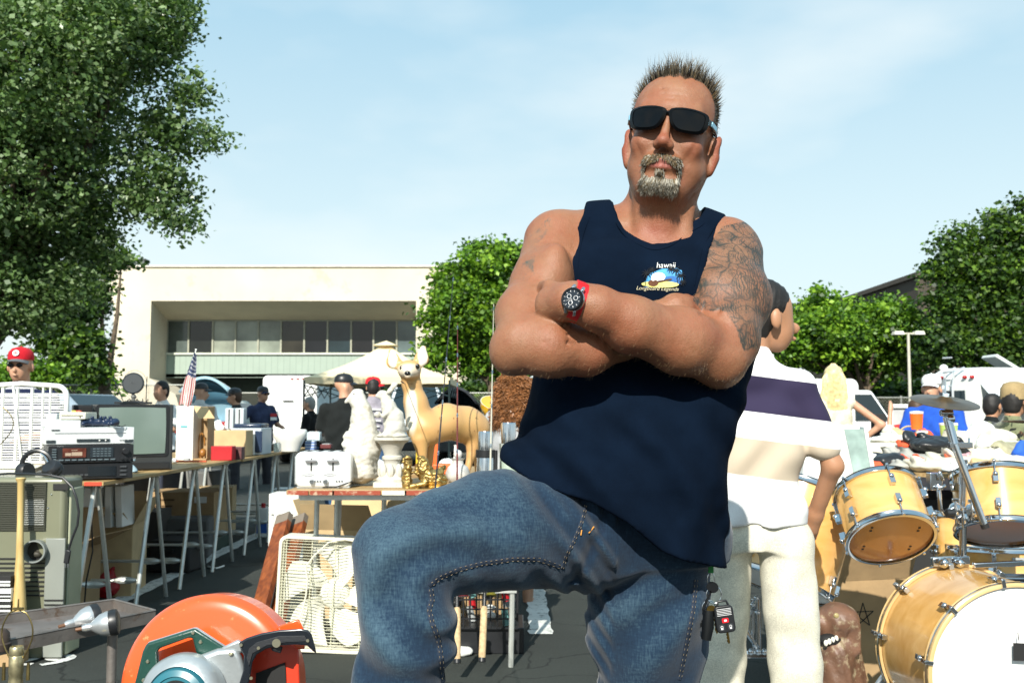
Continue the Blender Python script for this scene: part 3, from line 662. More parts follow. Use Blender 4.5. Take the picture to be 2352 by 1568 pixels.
def at(u, v, D): return P(u, v, D)
x0, x1 = P(1862, 900, 15).x, P(1989, 900, 15).x; z1, z0 = P(1900, 868, 15).z, P(1900, 965, 15).z
q = MB(); q.prism(rrect(x1 - x0, z1 - .55, .12, 6), 2.2, Matrix(((1, 0, 0, (x0 + x1) / 2), (0, 0, 1, 15.3), (0, 1, 0, (z1 + .55) / 2), (0, 0, 0, 1)))); obj('cargo_box', q, mat('truck_white', (.82, .82, .80), .4, var=.04), BT, bevel=.02)
q = MB(); q.prism([(x0 + .1, .35), (x1 + .36, .35), (x1 + .36, .86), (x1 + .02, 1.0), (x1 - .25, 1.42), (x0 + .1, 1.42)], 1.2, Matrix(((1, 0, 0, 0), (0, 0, -1, 15.25), (0, 1, 0, 0), (0, 0, 0, 1)))); obj('cab', q, MATS['truck_white'], BT, bevel=.05, seg=3)
q = MB(); q.prism([(x1 - .50, 1.0), (x1 - .03, 1.0), (x1 - .27, 1.36), (x1 - .50, 1.36)], .03, Matrix(((1, 0, 0, 0), (0, 0, -1, 14.05), (0, 1, 0, 0), (0, 0, 0, 1)))); obj('window', q, m_glass, BT)
q = MB(); q.add([(x1 - .22, 14.1, 1.38), (x1 - .22, 15.1, 1.38), (x1 + .04, 15.1, 1.02), (x1 + .04, 14.1, 1.02)], [(0, 1, 2, 3)]); obj('windscreen', q, m_glass, BT, thick=.01)
for xx in (x0 + .4, x1 + .05): wheel((xx - BT.location.x, -.7, .3), BT, .3)
MH = thing('motorhome', (P(2260, 900, 13.5).x, 13.5, 0), 'white motorhome with rear ladder and red marker lamps at right', 'motorhome')
m_mh = mat('motorhome_white', (.62, .64, .62), .4, var=.04); D = 13.5
xa, xb = P(2150, 900, D).x, P(2430, 900, D).x; zt_ = P(2250, 862, D).z; zr_ = P(2250, 848, D).z
ca, cb = Vector((xa, D + .3, 0)), Vector((P(2237, 900, D - .3).x, D - .3, 0)); dv = (cb - ca).normalized(); sd = Vector((-dv.y, dv.x, 0)); ce = cb + Vector((1.0, .22, 0)).normalized() * 5; cf = ca + (ce - cb)
q = MB()
B8 = [ca, cb, ce, cf]; q.add([Vector((p.x, p.y, .35)) for p in B8] + [Vector((p.x, p.y, zt_ - .02)) for p in B8] + [Vector((p.x, p.y, zt_ + .10)).lerp(Vector(((ca.x + ce.x) / 2, (ca.y + ce.y) / 2, zt_ + .13)), .08) for p in B8],
      [(0, 1, 5, 4), (1, 2, 6, 5), (2, 3, 7, 6), (3, 0, 4, 7), (4, 5, 9, 8), (5, 6, 10, 9), (6, 7, 11, 10), (7, 4, 8, 11), (8, 9, 10, 11), (0, 3, 2, 1)]); obj('body', q, m_mh, MH, bevel=.05, seg=3)
def onr(t, z, o=.012): p = ca.lerp(cb, t); n = Vector((dv.y, -dv.x, 0)); return Vector((p.x, p.y, z)) + n * o
def ons(t, z, o=.012): p = cb.lerp(ce, t); d2 = (ce - cb).normalized(); n = Vector((d2.y, -d2.x, 0)); return Vector((p.x, p.y, z)) + n * o
def slab(fn, t0, t1, z0, z1, nm, m, par, o=.012): g = MB(); g.add([fn(t0, z0, o), fn(t1, z0, o), fn(t1, z1, o), fn(t0, z1, o), fn(t0, z0, -.01), fn(t1, z0, -.01), fn(t1, z1, -.01), fn(t0, z1, -.01)], [(0, 1, 2, 3), (4, 7, 6, 5), (0, 4, 5, 1), (1, 5, 6, 2), (2, 6, 7, 3), (3, 7, 4, 0)]); return obj(nm, g, m, par, bevel=.006)
slab(onr, .10, .82, P(2200, 940, D).z, P(2200, 897, D).z, 'rear_window', m_glass, MH)
slab(ons, .06, .28, P(2300, 948, D).z, P(2300, 918, D).z, 'side_window', m_glass, MH); slab(ons, .36, .60, P(2300, 948, D).z, P(2300, 918, D).z, 'side_window', m_glass, MH)
slab(ons, .0, .9, P(2300, 992, D).z, P(2300, 985, D).z, 'stripe', mat('tan_stripe', '#b98a3c', .5), MH, .006); slab(onr, .0, .98, P(2300, 990, D).z, P(2300, 983, D).z, 'stripe', MATS['tan_stripe'], MH, .006)
q = MB(); p0 = ons(.02, zt_ - .12, .01); p1 = ons(.85, zt_ - .12, .01); o_ = Vector((0, -.55, -.22)); q.sheet(lambda u, v: p0.lerp(p1, u) + o_ * v + Vector((0, 0, -.05 * math.sin(v * 3.1))), 8, 6); q.sheet(lambda u, v: p0.lerp(p1, u) + o_ + Vector((0, 0, -.12 * v)), 8, 1); obj('awning', q, mat('awning_cloth', (.66, .70, .72), .7), MH, thick=.01)
for k, t in enumerate((.18, .35, .84, 1.03)): q = MB(); q.ball(onr(min(t, .99), zt_ - .03 + .0, .02), (.035, .02, .025), 10, 6); obj('marker_lamp', q, m_red, MH)
lad = MB()
for t in (.47, .66): lad.tube([onr(t, .55, .10), onr(t, zt_ - .15, .10), onr(t + .03, zt_ + .03, .09), onr(t + .06, zt_ + .10, -.1)], .016, 8)
for k in range(7): z = .7 + k * .19; lad.tube([onr(.47, z, .10), onr(.66, z, .10)], .012, 6)
obj('ladder', lad, mat('ladder_alu', '#d5d8da', .35, .6), MH)
q = MB(); rp = P(2318, 846, D + 1.2); q.box(rp + Vector((-.08, 0, .05)), (.50, .45, .05), rot=(0, R(32), 0)); obj('roof_hatch', q, m_mh, MH, bevel=.01)
q = MB(); rp = P(2165, 858, D + .3); q.tube([rp, rp + Vector((0, 0, .10))], .01, 6); q.ball(rp + Vector((.02, 0, .08)), (.06, .03, .05), 8, 6); obj('antenna', q, m_mh, MH)
for t in (.35, .75): wheel(tuple(ons(t, .36, -.1) - MH.location), MH, .36)
# the man in front
MAN = thing('person', (.26, 2.05, 0), 'man in navy tank top, jeans and black sunglasses, tattooed arms crossed, one knee raised', 'person')
def T3(u, v, D): return tuple(P(u, v, D))
H = Matrix.Translation(P(1545, 307, 2.0)) @ (Matrix.Rotation(R(-15), 4, 'Z') @ Matrix.Rotation(R(9), 4, 'Y') @ Matrix.Rotation(R(-1), 4, 'X'))
H3 = H.to_3x3(); XS = 1.055; HS = H @ Matrix.Diagonal((XS, 1, 1, 1))
XA = axis((-.36, .02), (-.09, .0045), (.22, .0028), (.44, .0045), .58)
YA = axis((1.66, .0045), (1.84, .0032), (2.12, .006), (2.3, .02), 2.4)
ZA = axis((.3, .02), (1.0, .008), (1.12, .0045), (1.5, .0028), 1.82)
F = Field(XA, YA, ZA)
def hl(p): return tuple(HS @ Vector(p))
ZM = [(-.3, -.3), (-.15, -.147), (-.112, -.124), (-.075, -.094), (-.05, -.063), (-.02, -.025), (0, 0), (1, 1)]
def zmap(z): return float(np.interp(z, [a for a, b in ZM], [b for a, b in ZM]))
def hell(c, r, rot=(0, 0, 0), k=.01, mode='add', mir=False, fld=None):
 c = (c[0], c[1], zmap(c[2]))
 for s in ((1, -1) if mir else (1,)):
  Rm = H3 @ Euler((R(rot[0]), R(rot[1]) * s, R(rot[2]) * s)).to_matrix()
  (fld or F).ell(hl((c[0] * s, c[1], c[2])), (r[0] * XS, r[1], r[2]), Rm, k, mode)
def hcone(a, b, ra, rb, k=.01, mode='add', mir=False, flat=None):
 a = (a[0], a[1], zmap(a[2])); b = (b[0], b[1], zmap(b[2]))
 for s in ((1, -1) if mir else (1,)):
  fl = None if flat is None else (H3 @ Vector((flat[0][0] * s, flat[0][1], flat[0][2])), flat[1])
  F.cone(hl((a[0] * s, a[1], a[2])), hl((b[0] * s, b[1], b[2])), ra, rb, k, mode, fl)
hell((0, .012, .035), (.079, .098, .088), k=.02)
hell((0, -.025, .02), (.070, .068, .078), k=.03)
hell((0, -.026, -.045), (.064, .058, .082), k=.025)
hcone((.049, .012, -.055), (.026, -.055, -.108), .022, .019, k=.03, mir=True)
hell((.046, -.022, -.066), (.024, .038, .036), k=.02, mir=True)          # jowls
hell((0, -.070, -.112), (.026, .020, .022), k=.02)                        # chin
hell((0, -.03, -.118), (.045, .045, .026), k=.03)                         # under chin
hcone((.012, -.092, .022), (.045, -.076, .022), .012, .012, k=.02, mir=True)
hell((.033, -.098, -.004), (.018, .014, .012), k=.015, mode='sub', mir=True)
hell((.031, -.078, -.004), (.015, .014, .013), k=.006, mir=True)          # eyes under lids
hell((.044, -.058, -.034), (.022, .024, .022), k=.02, mir=True)           # cheeks
hcone((0, -.092, .010), (0, -.109, -.034), .0075, .0098, k=.012)
hell((0, -.113, -.038), (.0115, .012, .0105), k=.008)
hell((.012, -.103, -.042), (.0075, .012, .009), k=.005, mir=True)
hell((.007, -.110, -.051), (.0035, .006, .004), k=.003, mode='sub', mir=True)
hell((0, -.082, -.066), (.036, .018, .020), k=.012)                       # muzzle
hcone((.001, -.0985, -.0655), (.022, -.089, -.0685), .0050, .0028, k=.004, mir=True)
hcone((.001, -.0975, -.0765), (.020, -.089, -.0735), .0062, .0030, k=.004, mir=True)
hcone((0, -.1035, -.0708), (.026, -.093, -.0712), .0012, .0008, k=.003, mode='sub', mir=True)
hell((.048, -.086, -.050), (.003, .010, .022), rot=(0, 28, 0), k=.010, mode='sub', mir=True)   # nasolabial folds
for z, y, a in ((.052, -.100, .032), (.064, -.0975, .03), (.041, -.101, .012)):     # brow creases
 for s in (1, -1): F.cone(hl((0.002 * s, y, z)), hl((a * s, y + .022, z - .002)), .0006, .0003, .005, 'sub')
hell((.083, .018, -.016), (.0095, .019, .028), rot=(8, 10, 26), k=.006, mir=True); hell((.084, .014, -.036), (.009, .014, .022), rot=(-8, 8, 24), k=.012, mir=True)
hell((.080, .008, -.012), (.012, .010, .016), k=.008, mir=True)
hell((.0955, .010, -.016), (.0045, .009, .016), rot=(12, 14, 28), k=.006, mode='sub', mir=True)
hell((.082, .010, -.052), (.006, .010, .013), rot=(0, 8, 20), k=.006, mir=True)
F.cone(hl((0, .025, -.06)), (.305, 2.085, 1.49), .066, .078, .03)
F.cone(hl((0, -.03, -.10)), (.30, 2.00, 1.455), .030, .040, .04)
F.cone(hl((.05, .02, -.08)), (.345, 1.985, 1.45), .016, .013, .02)
F.cone(hl((-.05, .0, -.08)), (.265, 1.985, 1.45), .016, .013, .02)
TR = [(1.48, .285, 2.085, .15, .075), (1.44, .285, 2.075, .185, .10), (1.36, .285, 2.06, .205, .125), (1.25, .28, 2.055, .208, .135),
      (1.18, .262, 2.05, .20, .14), (1.12, .25, 2.03, .20, .15), (1.0, .235, 2.02, .185, .145), (.9, .24, 2.045, .165, .12), (.8, .255, 2.06, .14, .10)]
T = F.like(); T.stack(TR, .02)
T.cone((.30, 2.09, 1.485), (.10, 2.05, 1.462), .062, .052, .04); T.cone((.31, 2.09, 1.48), (.44, 2.07, 1.445), .062, .055, .04)
T.ell((.20, 1.985, 1.365), (.10, .055, .075), None, .04); T.ell((.37, 1.985, 1.36), (.10, .055, .075), None, .04)
F.merge(T, .03)
HIPL, HIPR = (.30, 2.06, .80), (.16, 2.04, .86)
F.cone(HIPL, (.280, 2.09, .50), .085, .055, .03)
F.cone(HIPR, T3(918, 1276, 1.74), .085, .05, .03); F.cone(T3(918, 1276, 1.74), (-.19, 1.77, .42), .06, .045, .02)
F.cone((.285, 2.09, .50), (.285, 2.12, .33), .06, .05, .02)
A = F.like()
pl = [(.447, 2.05, 1.425), T3(1684, 690, 1.96), T3(1664, 775, 1.90), T3(1650, 822, 1.87)]
A.chain(pl, [.070, .0685, .062, .050], .03)
A.ell(T3(1640, 700, 1.93), (.045, .045, .075), None, .03)
fp = [T3(1650, 820, 1.87), T3(1565, 788, 1.825), T3(1450, 746, 1.775), T3(1370, 710, 1.748), T3(1318, 691, 1.742)]
A.chain(fp, [.051, .0565, .048, .0375, .0315], .02)
A.ell(T3(1655, 843, 1.885), (.034, .034, .036), None, .02)
A.ell(T3(1590, 752, 1.83), (.05, .036, .026), Euler((0, R(22), 0)).to_matrix(), .03)
A.cone(T3(1315, 692, 1.742), T3(1275, 700, 1.785), .031, .037, .02, flat=((.4, -1, .1), .8))
for i, (du, dv) in enumerate(((0, -34), (-6, -12), (-6, 10), (0, 30))):
 A.chain([T3(1268 + du, 703 + dv, 1.80), T3(1240 + du, 704 + dv, 1.85), T3(1225 + du, 700 + dv * .9, 1.895)], [.0125, .0105, .0085], .006)
A.chain([T3(1290, 668, 1.76), T3(1262, 655, 1.79), T3(1246, 655, 1.83)], [.013, .011, .009], .008)
B = F.like()
B.chain([(.085, 2.035, 1.448), T3(1246, 650, 1.95), T3(1207, 730, 1.87), T3(1197, 790, 1.81)], [.060, .056, .053, .050], .03)
B.ell(T3(1262, 640, 1.91), (.035, .04, .07), Euler((0, R(15), 0)).to_matrix(), .03)
B.chain([T3(1197, 790, 1.81), T3(1262, 800, 1.795), T3(1345, 805, 1.82), T3(1430, 778, 1.862), T3(1505, 738, 1.868)], [.0505, .052, .044, .036, .031], .02)
B.ell(T3(1170, 815, 1.815), (.032, .034, .034), None, .025)
B.ell(T3(1240, 762, 1.80), (.045, .032, .022), Euler((0, R(-8), 0)).to_matrix(), .02)
B.cone(T3(1505, 738, 1.868), T3(1556, 712, 1.868), .029, .032, .02, flat=((0, -1, .2), .8))
for i, (du, dv) in enumerate(((-14, -30), (6, -20), (14, -4), (18, 16))):
 B.chain([T3(1556 + du, 714 + dv * .7, 1.865), T3(1590 + du, 710 + dv * .7, 1.89), T3(1612 + du, 708 + dv * .6, 1.94)], [.0125, .0105, .0085], .006)
B.chain([T3(1535, 710, 1.86), T3(1555, 697, 1.857), T3(1578, 690, 1.875)], [.012, .011, .009], .008)
F.merge(T, .01)
F2 = F.like(); F2.V[:] = F.V
def mrg(dst, src):
 Z = dst.zs[None, None, :]; k = (.0035 + .0325 * smooth01(Z, 1.33, 1.44)).astype(np.float32)
 h = np.clip(k - np.abs(dst.V - src.V), 0, None) / k; dst.V = np.minimum(dst.V, src.V) - h * h * k * .25
mrg(F2, A)
mrg(F2, B)
F2.disp(lambda x, y, z: (.0012 * fbm(x, y, z, 38., 2) + .0022 * fbm(x, y, z, 17., 5, 2) * (z < 1.45) * (y < 1.95)) * (z > 1.0))
for a, b in ((T3(1250, 738, 1.79), T3(1300, 752, 1.76)), (T3(1262, 775, 1.755), T3(1350, 768, 1.765)), (T3(1255, 790, 1.748), T3(1340, 788, 1.76)), (T3(1610, 722, 1.80), T3(1655, 716, 1.86))):
 F2.cone(a, b, .0035, .0015, .009, 'sub')
bme = F2.mesh('body', 1)
co = vco(bme).astype(np.float64)
Hi = np.array(HS.inverted()); loc = co @ Hi[:3, :3].T + Hi[:3, 3]
loc[:, 2] = np.interp(loc[:, 2], [b for a, b in ZM], [a for a, b in ZM]); hx, hy, hz = loc.T; head = (np.abs(hx) < .11) & (np.abs(hy) < .14) & (hz > -.14)
lips = head * (1 - smooth01(np.sqrt(((hx) / .026) ** 2 + ((hz + .071) / .0095) ** 2 + (np.clip(hy + .088, 0, 1) / .02) ** 2), .75, 1.1))
red = head * np.clip(1 - np.sqrt((hx / .022) ** 2 + ((hy + .112) / .03) ** 2 + ((hz + .036) / .02) ** 2), 0, 1) * 1.2
red += head * .9 * np.clip(1 - np.sqrt(((np.abs(hx) - .05) / .03) ** 2 + ((hz + .035) / .03) ** 2 + ((hy + .05) / .06) ** 2), 0, 1)
red += head * .8 * (np.abs(hx) > .083);
red += .9 * np.clip(1 - np.sqrt(((co[:, 0] - .285) / .07) ** 2 + ((co[:, 2] - 1.46) / .045) ** 2), 0, 1)
def hairmask(x, y, z):
 ax0 = np.abs(x); top = (z > .078) & (y > -.062 + .9 * np.clip(ax0 - .018, 0, .05) + .004 * np.sin(x * 300))
 side = (np.abs(x) > .055) & (y > -.030 + .25 * np.clip(.02 - z, 0, 1)) & (z > .004 - .02 * (y > .03)) & ~((np.abs(x) > .078) & (z < .014) & (y < .045))
 back = (y > .045) & (z > -.06) & (np.abs(x) < .082)
 return (top | side | back)
hm = head & hairmask(hx, hy, hz)
stub = head & (hz < -.035) & (np.abs(hx) < .07) & (hy < -.01)
vattr(bme, 'lips', lips); vattr(bme, 'red', np.clip(red, 0, 1)); vattr(bme, 'hairy', hm * 1. + stub * .12)
pu = np.array([(v - 784) for v in ()])
def uvimg(c):
 y, z = c[:, 1], c[:, 2] - CAMH; dep = y * _c + z * _s; up = -y * _s + z * _c
 return 1176 + FPX * c[:, 0] / dep, 784 - FPX * up / dep
iu, iv = uvimg(co)
def zone(u, v, poly):
 ins = np.zeros(len(u), bool); n = len(poly)
 for i in range(n):
  (x1, y1), (x2, y2) = poly[i], poly[(i + 1) % n]
  c = ((y1 > v) != (y2 > v)) & (u < (x2 - x1) * (v - y1) / ((y2 - y1) + 1e-9) + x1); ins ^= c
 return ins
tz = zone(iu, iv, [(1660, 520), (1730, 505), (1790, 570), (1790, 720), (1740, 800), (1708, 805), (1690, 750), (1668, 715), (1610, 712), (1592, 690), (1600, 620), (1622, 570)]) & (co[:, 2] > 1.15)
tz2 = zone(iu, iv, [(1262, 498), (1272, 512), (1236, 560), (1224, 610), (1228, 630), (1212, 645), (1190, 640), (1205, 590), (1218, 540)])
vattr(bme, 'ink', tz * 1.); vattr(bme, 'ink2', tz2 * 1.)
# skin material
def skin_mat(name, base, dark=False):
 m = bpy.data.materials.new(name); m.use_nodes = True; nt = m.node_tree; b = nt.nodes['Principled BSDF']; L = nt.links.new
 tc = N(nt, 'ShaderNodeTexCoord')
 def noise(s, d=5, r=.6, dist=0.):
  n = N(nt, 'ShaderNodeTexNoise'); n.inputs['Scale'].default_value = s; n.inputs['Detail'].default_value = d; n.inputs['Roughness'].default_value = r; n.inputs['Distortion'].default_value = dist
  L(tc.outputs['Object'], n.inputs['Vector']); return n.outputs[0]
 def rng(src, a, b_, c=0., d=1.):
  n = N(nt, 'ShaderNodeMapRange'); n.inputs[1].default_value = a; n.inputs[2].default_value = b_; n.inputs[3].default_value = c; n.inputs[4].default_value = d; L(src, n.inputs[0]); return n.outputs[0]
 def mixc(f, a, bcol, blend='MIX'):
  n = N(nt, 'ShaderNodeMix', data_type='RGBA', blend_type=blend)
  if isinstance(f, float): n.inputs['Factor'].default_value = f
  else: L(f, n.inputs['Factor'])
  if isinstance(a, tuple): n.inputs['A'].default_value = (*a, 1)
  else: L(a, n.inputs['A'])
  if isinstance(bcol, tuple): n.inputs['B'].default_value = (*bcol, 1)
  else: L(bcol, n.inputs['B'])
  return n.outputs['Result']
 def attr(n):
  q = N(nt, 'ShaderNodeAttribute'); q.attribute_name = n; return q.outputs['Fac']
 def mth(op, a, b_):
  n = N(nt, 'ShaderNodeMath', operation=op)
  for i, x in enumerate((a, b_)):
   if isinstance(x, float): n.inputs[i].default_value = x
   else: L(x, n.inputs[i])
  return n.outputs[0]
 red_c = (base[0] * .95, base[1] * .55, base[2] * .5)
 c = mixc(rng(noise(9.), .4, .65, 0, .55), base, red_c)
 c = mixc(rng(noise(70., 4, .7), .4, .7, 0, .30), c, (base[0] * .72, base[1] * .6, base[2] * .5))
 c = mixc(rng(noise(260., 2, .5), .64, .72, 0, .35), c, (base[0] * .45, base[1] * .33, base[2] * .28))      # freckles and pores
 c = mixc(mth('MULTIPLY', attr('red'), .75), c, (base[0] * .95, base[1] * .42, base[2] * .42))
 c = mixc(mth('MULTIPLY', attr('lips'), .8), c, (.30, .085, .07))
 c = mixc(mth('MULTIPLY', attr('hairy'), .75), c, (.06, .045, .03))
 ln = N(nt, 'ShaderNodeTexNoise'); ln.inputs['Scale'].default_value = 17; ln.inputs['Detail'].default_value = 2.5; ln.inputs['Distortion'].default_value = 2.4; L(tc.outputs['Object'], ln.inputs['Vector'])
 fr = mth('FRACT', mth('MULTIPLY', ln.outputs[0], 9.), 0.)
 line = rng(mth('ABSOLUTE', mth('SUBTRACT', fr, .5), 0.), .0, .11, 1., 0.)
 vo = N(nt, 'ShaderNodeTexVoronoi', feature='DISTANCE_TO_EDGE'); vo.inputs['Scale'].default_value = 26;
 wp = N(nt, 'ShaderNodeMix', data_type='RGBA', blend_type='ADD'); wp.inputs['Factor'].default_value = .12; L(tc.outputs['Object'], wp.inputs['A'])
 n5 = N(nt, 'ShaderNodeTexNoise'); n5.inputs['Scale'].default_value = 14; L(tc.outputs['Object'], n5.inputs['Vector']); L(n5.outputs[1], wp.inputs['B']); L(wp.outputs['Result'], vo.inputs['Vector'])
 line2 = rng(vo.outputs[0], .0, .09, 1., 0.)
 patch = rng(noise(15., 3, .6, 1.), .50, .62, 0., .75)
 stroke = N(nt, 'ShaderNodeTexWave'); stroke.inputs['Scale'].default_value = 55; stroke.inputs['Distortion'].default_value = 9; stroke.inputs['Detail'].default_value = 2; L(tc.outputs['Object'], stroke.inputs[0])
 hat = mth('MULTIPLY', rng(stroke.outputs[1], .5, .75, 0, .8), rng(noise(11., 2), .46, .55))
 ink = mth('MINIMUM', mth('ADD', mth('MAXIMUM', mth('MAXIMUM', line, mth('MULTIPLY', line2, .8)), hat), mth('MULTIPLY', patch, .65)), 1.)
 c = mixc(mth('MULTIPLY', attr('ink'), .30), c, (.07, .07, .05))
 c = mixc(mth('MULTIPLY', mth('MULTIPLY', ink, attr('ink')), .92), c, (.022, .028, .024))
 c = mixc(mth('MULTIPLY', attr('ink2'), mth('MINIMUM', mth('ADD', mth('MULTIPLY', line, .7), mth('MULTIPLY', patch, .75)), 1.)), c, (.05, .07, .06))
 L(c, b.inputs['Base Color'])
 b.inputs['Subsurface Weight'].default_value = .12; b.inputs['Subsurface Radius'].default_value = (.7, .25, .12); b.inputs['Subsurface Scale'].default_value = .008
 b.inputs['Specular IOR Level'].default_value = .42
 L(rng(noise(30.), .3, .7, .38, .56), b.inputs['Roughness'])
 bp = N(nt, 'ShaderNodeBump'); bp.inputs['Strength'].default_value = .6; bp.inputs['Distance'].default_value = .0016
 L(mth('ADD', noise(420., 3, .7), mth('MULTIPLY', noise(60., 4), 1.5)), bp.inputs['Height']); L(bp.outputs[0], b.inputs['Normal'])
 MATS[name] = m; return m
m_skin = skin_mat('tanned_skin', (.265, .122, .064))
bme.transform(wm(MAN).inverted())
body = link('body', bme, m_skin, MAN)
BV = BVHTree.FromPolygons([MAN.location + v.co for v in bme.vertices], [tuple(p.vertices) for p in bme.polygons])
# tank top
def interp(x, pts): return np.interp(x, [p[0] for p in pts], [p[1] for p in pts])
S = Field(axis((-.12, .0045), .62), axis((1.74, .0045), (2.02, .008), 2.28), axis((.76, .0045), 1.58))
off = .0145
S.stack([(z, cx, cy, a + off, b + off) for z, cx, cy, a, b in
         [(1.48, .285, 2.085, .15, .075), (1.44, .285, 2.075, .185, .10), (1.36, .285, 2.06, .208, .128), (1.25, .285, 2.057, .212, .142),
          (1.18, .268, 2.05, .205, .148), (1.12, .248, 2.03, .206, .158), (1.04, .220, 2.02, .204, .168), (.96, .217, 2.02, .198, .172), (.88, .218, 2.03, .191, .166), (.78, .219, 2.04, .186, .160)]], .02)
S.cone((.30, 2.09, 1.485), (.10, 2.05, 1.462), .062 + off, .052 + off, .04); S.cone((.31, 2.09, 1.48), (.44, 2.07, 1.445), .062 + off, .055 + off, .04)
S.ell((.20, 1.985, 1.365), (.10 + off, .055 + off, .075), None, .04); S.ell((.37, 1.985, 1.36), (.10 + off, .055 + off, .075), None, .04)
S.cone((.17, 2.0, .95), (.045, 1.94, .955), .112, .082, .05)       # cloth carried by the raised thigh
def folds(x, y, z):
 d = np.zeros_like(x)
 fr = 1 - smooth01(y, 2.0, 2.1)
 t = (x * .80 + z * .62); q = (z - x * .55)
 d += .0090 * np.sin(t * 46 + 1.6 * np.sin(q * 9) + 1.0) * smooth01(z, 1.32, 1.10) * smooth01(x, .42, .2) * fr
 d += .0035 * np.sin(t * 95 + 2 * np.sin(q * 13)) * smooth01(z, 1.25, 1.02) * fr
 d += .006 * np.sin((x * .9 - z * .3) * 60 + 3) * smooth01(z, 1.05, .85) * smooth01(x, .15, .35)
 d += .0035 * np.sin((x * .5 + z * .2) * 70 + 2 * np.sin(z * 14)) * smooth01(z, 1.28, 1.4) * smooth01(x, .2, .26) * fr
 d += .0025 * fbm(x, y, z, 26., 1)
 return d
S.disp(folds)
X, Y, Z = S.xs[:, None, None], S.ys[None, :, None], S.zs[None, None, :]
nk = interp(S.xs, [(.19, 1.66), (.205, 1.56), (.212, 1.525), (.216, 1.495), (.228, 1.469), (.258, 1.443), (.28, 1.434), (.314, 1.445), (.348, 1.476), (.385, 1.499), (.402, 1.53), (.415, 1.6), (.43, 1.7)])[:, None, None]
nk = nk + .055 * smooth01(Y, 2.05, 2.14) * (nk < 1.52)
cut = (nk - Z) * .6          # negative where the cloth is removed
La = interp(S.zs, [(1.26, -.3), (1.285, .06), (1.32, .109), (1.365, .111), (1.417, .117), (1.47, .130), (1.505, .146), (1.56, .16)])[None, None, :]
Ra = interp(S.zs, [(1.24, .8), (1.27, .40), (1.325, .362), (1.37, .374), (1.42, .388), (1.457, .413), (1.494, .44), (1.55, .46)])[None, None, :]
S.V = np.maximum(S.V, -cut); S.V = np.maximum(S.V, (La - X) * .8); S.V = np.maximum(S.V, (X - Ra) * .8)
hem = interp(S.xs, [(-.1, 1.02), (-.02, 1.008), (.055, .962), (.148, .935), (.21, .90), (.276, .845), (.33, .822), (.41, .80), (.6, .79)])[:, None, None]
S.V = np.maximum(S.V, (hem - Z) * .85)
def cloth_mat(name, col, weave=900., bump=.25, var=.15, rough=.85, sheen=.3, fade=None, vs=14., spec=.2):
 m = bpy.data.materials.new(name); m.use_nodes = True; nt = m.node_tree; b = nt.nodes['Principled BSDF']; L = nt.links.new
 tc = N(nt, 'ShaderNodeTexCoord')
 n1 = N(nt, 'ShaderNodeTexNoise'); n1.inputs['Scale'].default_value = vs; n1.inputs['Detail'].default_value = 6; L(tc.outputs['Object'], n1.inputs['Vector'])
 n2 = N(nt, 'ShaderNodeTexNoise'); n2.inputs['Scale'].default_value = weave; n2.inputs['Detail'].default_value = 3; L(tc.outputs['Object'], n2.inputs['Vector'])
 ad = N(nt, 'ShaderNodeMath', operation='ADD'); L(n1.outputs[0], ad.inputs[0]); L(n2.outputs[0], ad.inputs[1])
 r = N(nt, 'ShaderNodeMapRange'); r.inputs[1].default_value = .7; r.inputs[2].default_value = 1.3; r.inputs[3].default_value = 1 - var * 2; r.inputs[4].default_value = 1 + var * 2; L(ad.outputs[0], r.inputs[0])
 mu = N(nt, 'ShaderNodeMix', data_type='RGBA', blend_type='MULTIPLY'); mu.inputs['Factor'].default_value = 1; mu.inputs['A'].default_value = (*col, 1); L(r.outputs[0], mu.inputs['B'])
 L(mu.outputs['Result'], b.inputs['Base Color']); b.inputs['Roughness'].default_value = rough; b.inputs['Sheen Weight'].default_value = sheen; b.inputs['Sheen Roughness'].default_value = .5
 b.inputs['Specular IOR Level'].default_value = spec
 bp = N(nt, 'ShaderNodeBump'); bp.inputs['Strength'].default_value = bump; bp.inputs['Distance'].default_value = .0006; L(ad.outputs[0], bp.inputs['Height']); L(bp.outputs[0], b.inputs['Normal'])
 MATS[name] = m; return m
m_navy = cloth_mat('navy_cotton', (.0024, .0064, .0155), sheen=.0, rough=.95, spec=.05)
shirt = fobj('tank_top', S, m_navy, MAN, relax=2)
def bvh_of(o):
 M = wm(o); return BVHTree.FromPolygons([M @ v.co for v in o.data.vertices], [tuple(p.vertices) for p in o.data.polygons])
SB = bvh_of(shirt)
CP = camo.location.copy()
def snap(u, v, bv, lift=.002):
 d = (P(u, v, 2.0) - CP).normalized(); h = bv.ray_cast(CP, d)
 return (h[0] + h[1] * lift) if h[0] is not None else P(u, v, 1.95)
nb = MB()
def sray(x, z):
 h = SB.ray_cast(Vector((x, 1.5, z)), Vector((0, 1, 0))); return h[0]
def smb(b):
 ys = sorted(p.y for p in b); b = [p for i, p in enumerate(b) if i == 0 or abs(p.y - b[i - 1].y) < .02]
 return [sum((b[max(0, min(len(b) - 1, i + j))] for j in (-2, -1, 0, 1, 2)), Vector()) / 5 + Vector((0, -.0005, 0)) for i in range(len(b))]
band = []
for x in np.linspace(.2135, .407, 34):
 z = float(interp(x, [(.19, 1.66), (.205, 1.56), (.212, 1.525), (.216, 1.495), (.228, 1.469), (.258, 1.443), (.28, 1.434), (.314, 1.445), (.348, 1.476), (.385, 1.499), (.402, 1.53), (.415, 1.6)]))
 if z < 1.525:
  h = sray(x + .08 * (x - .295), z - .017)
  if h is not None and h.y < 2.12: band.append(h)
band = smb(band); nb.tube(band, .0014, 6)
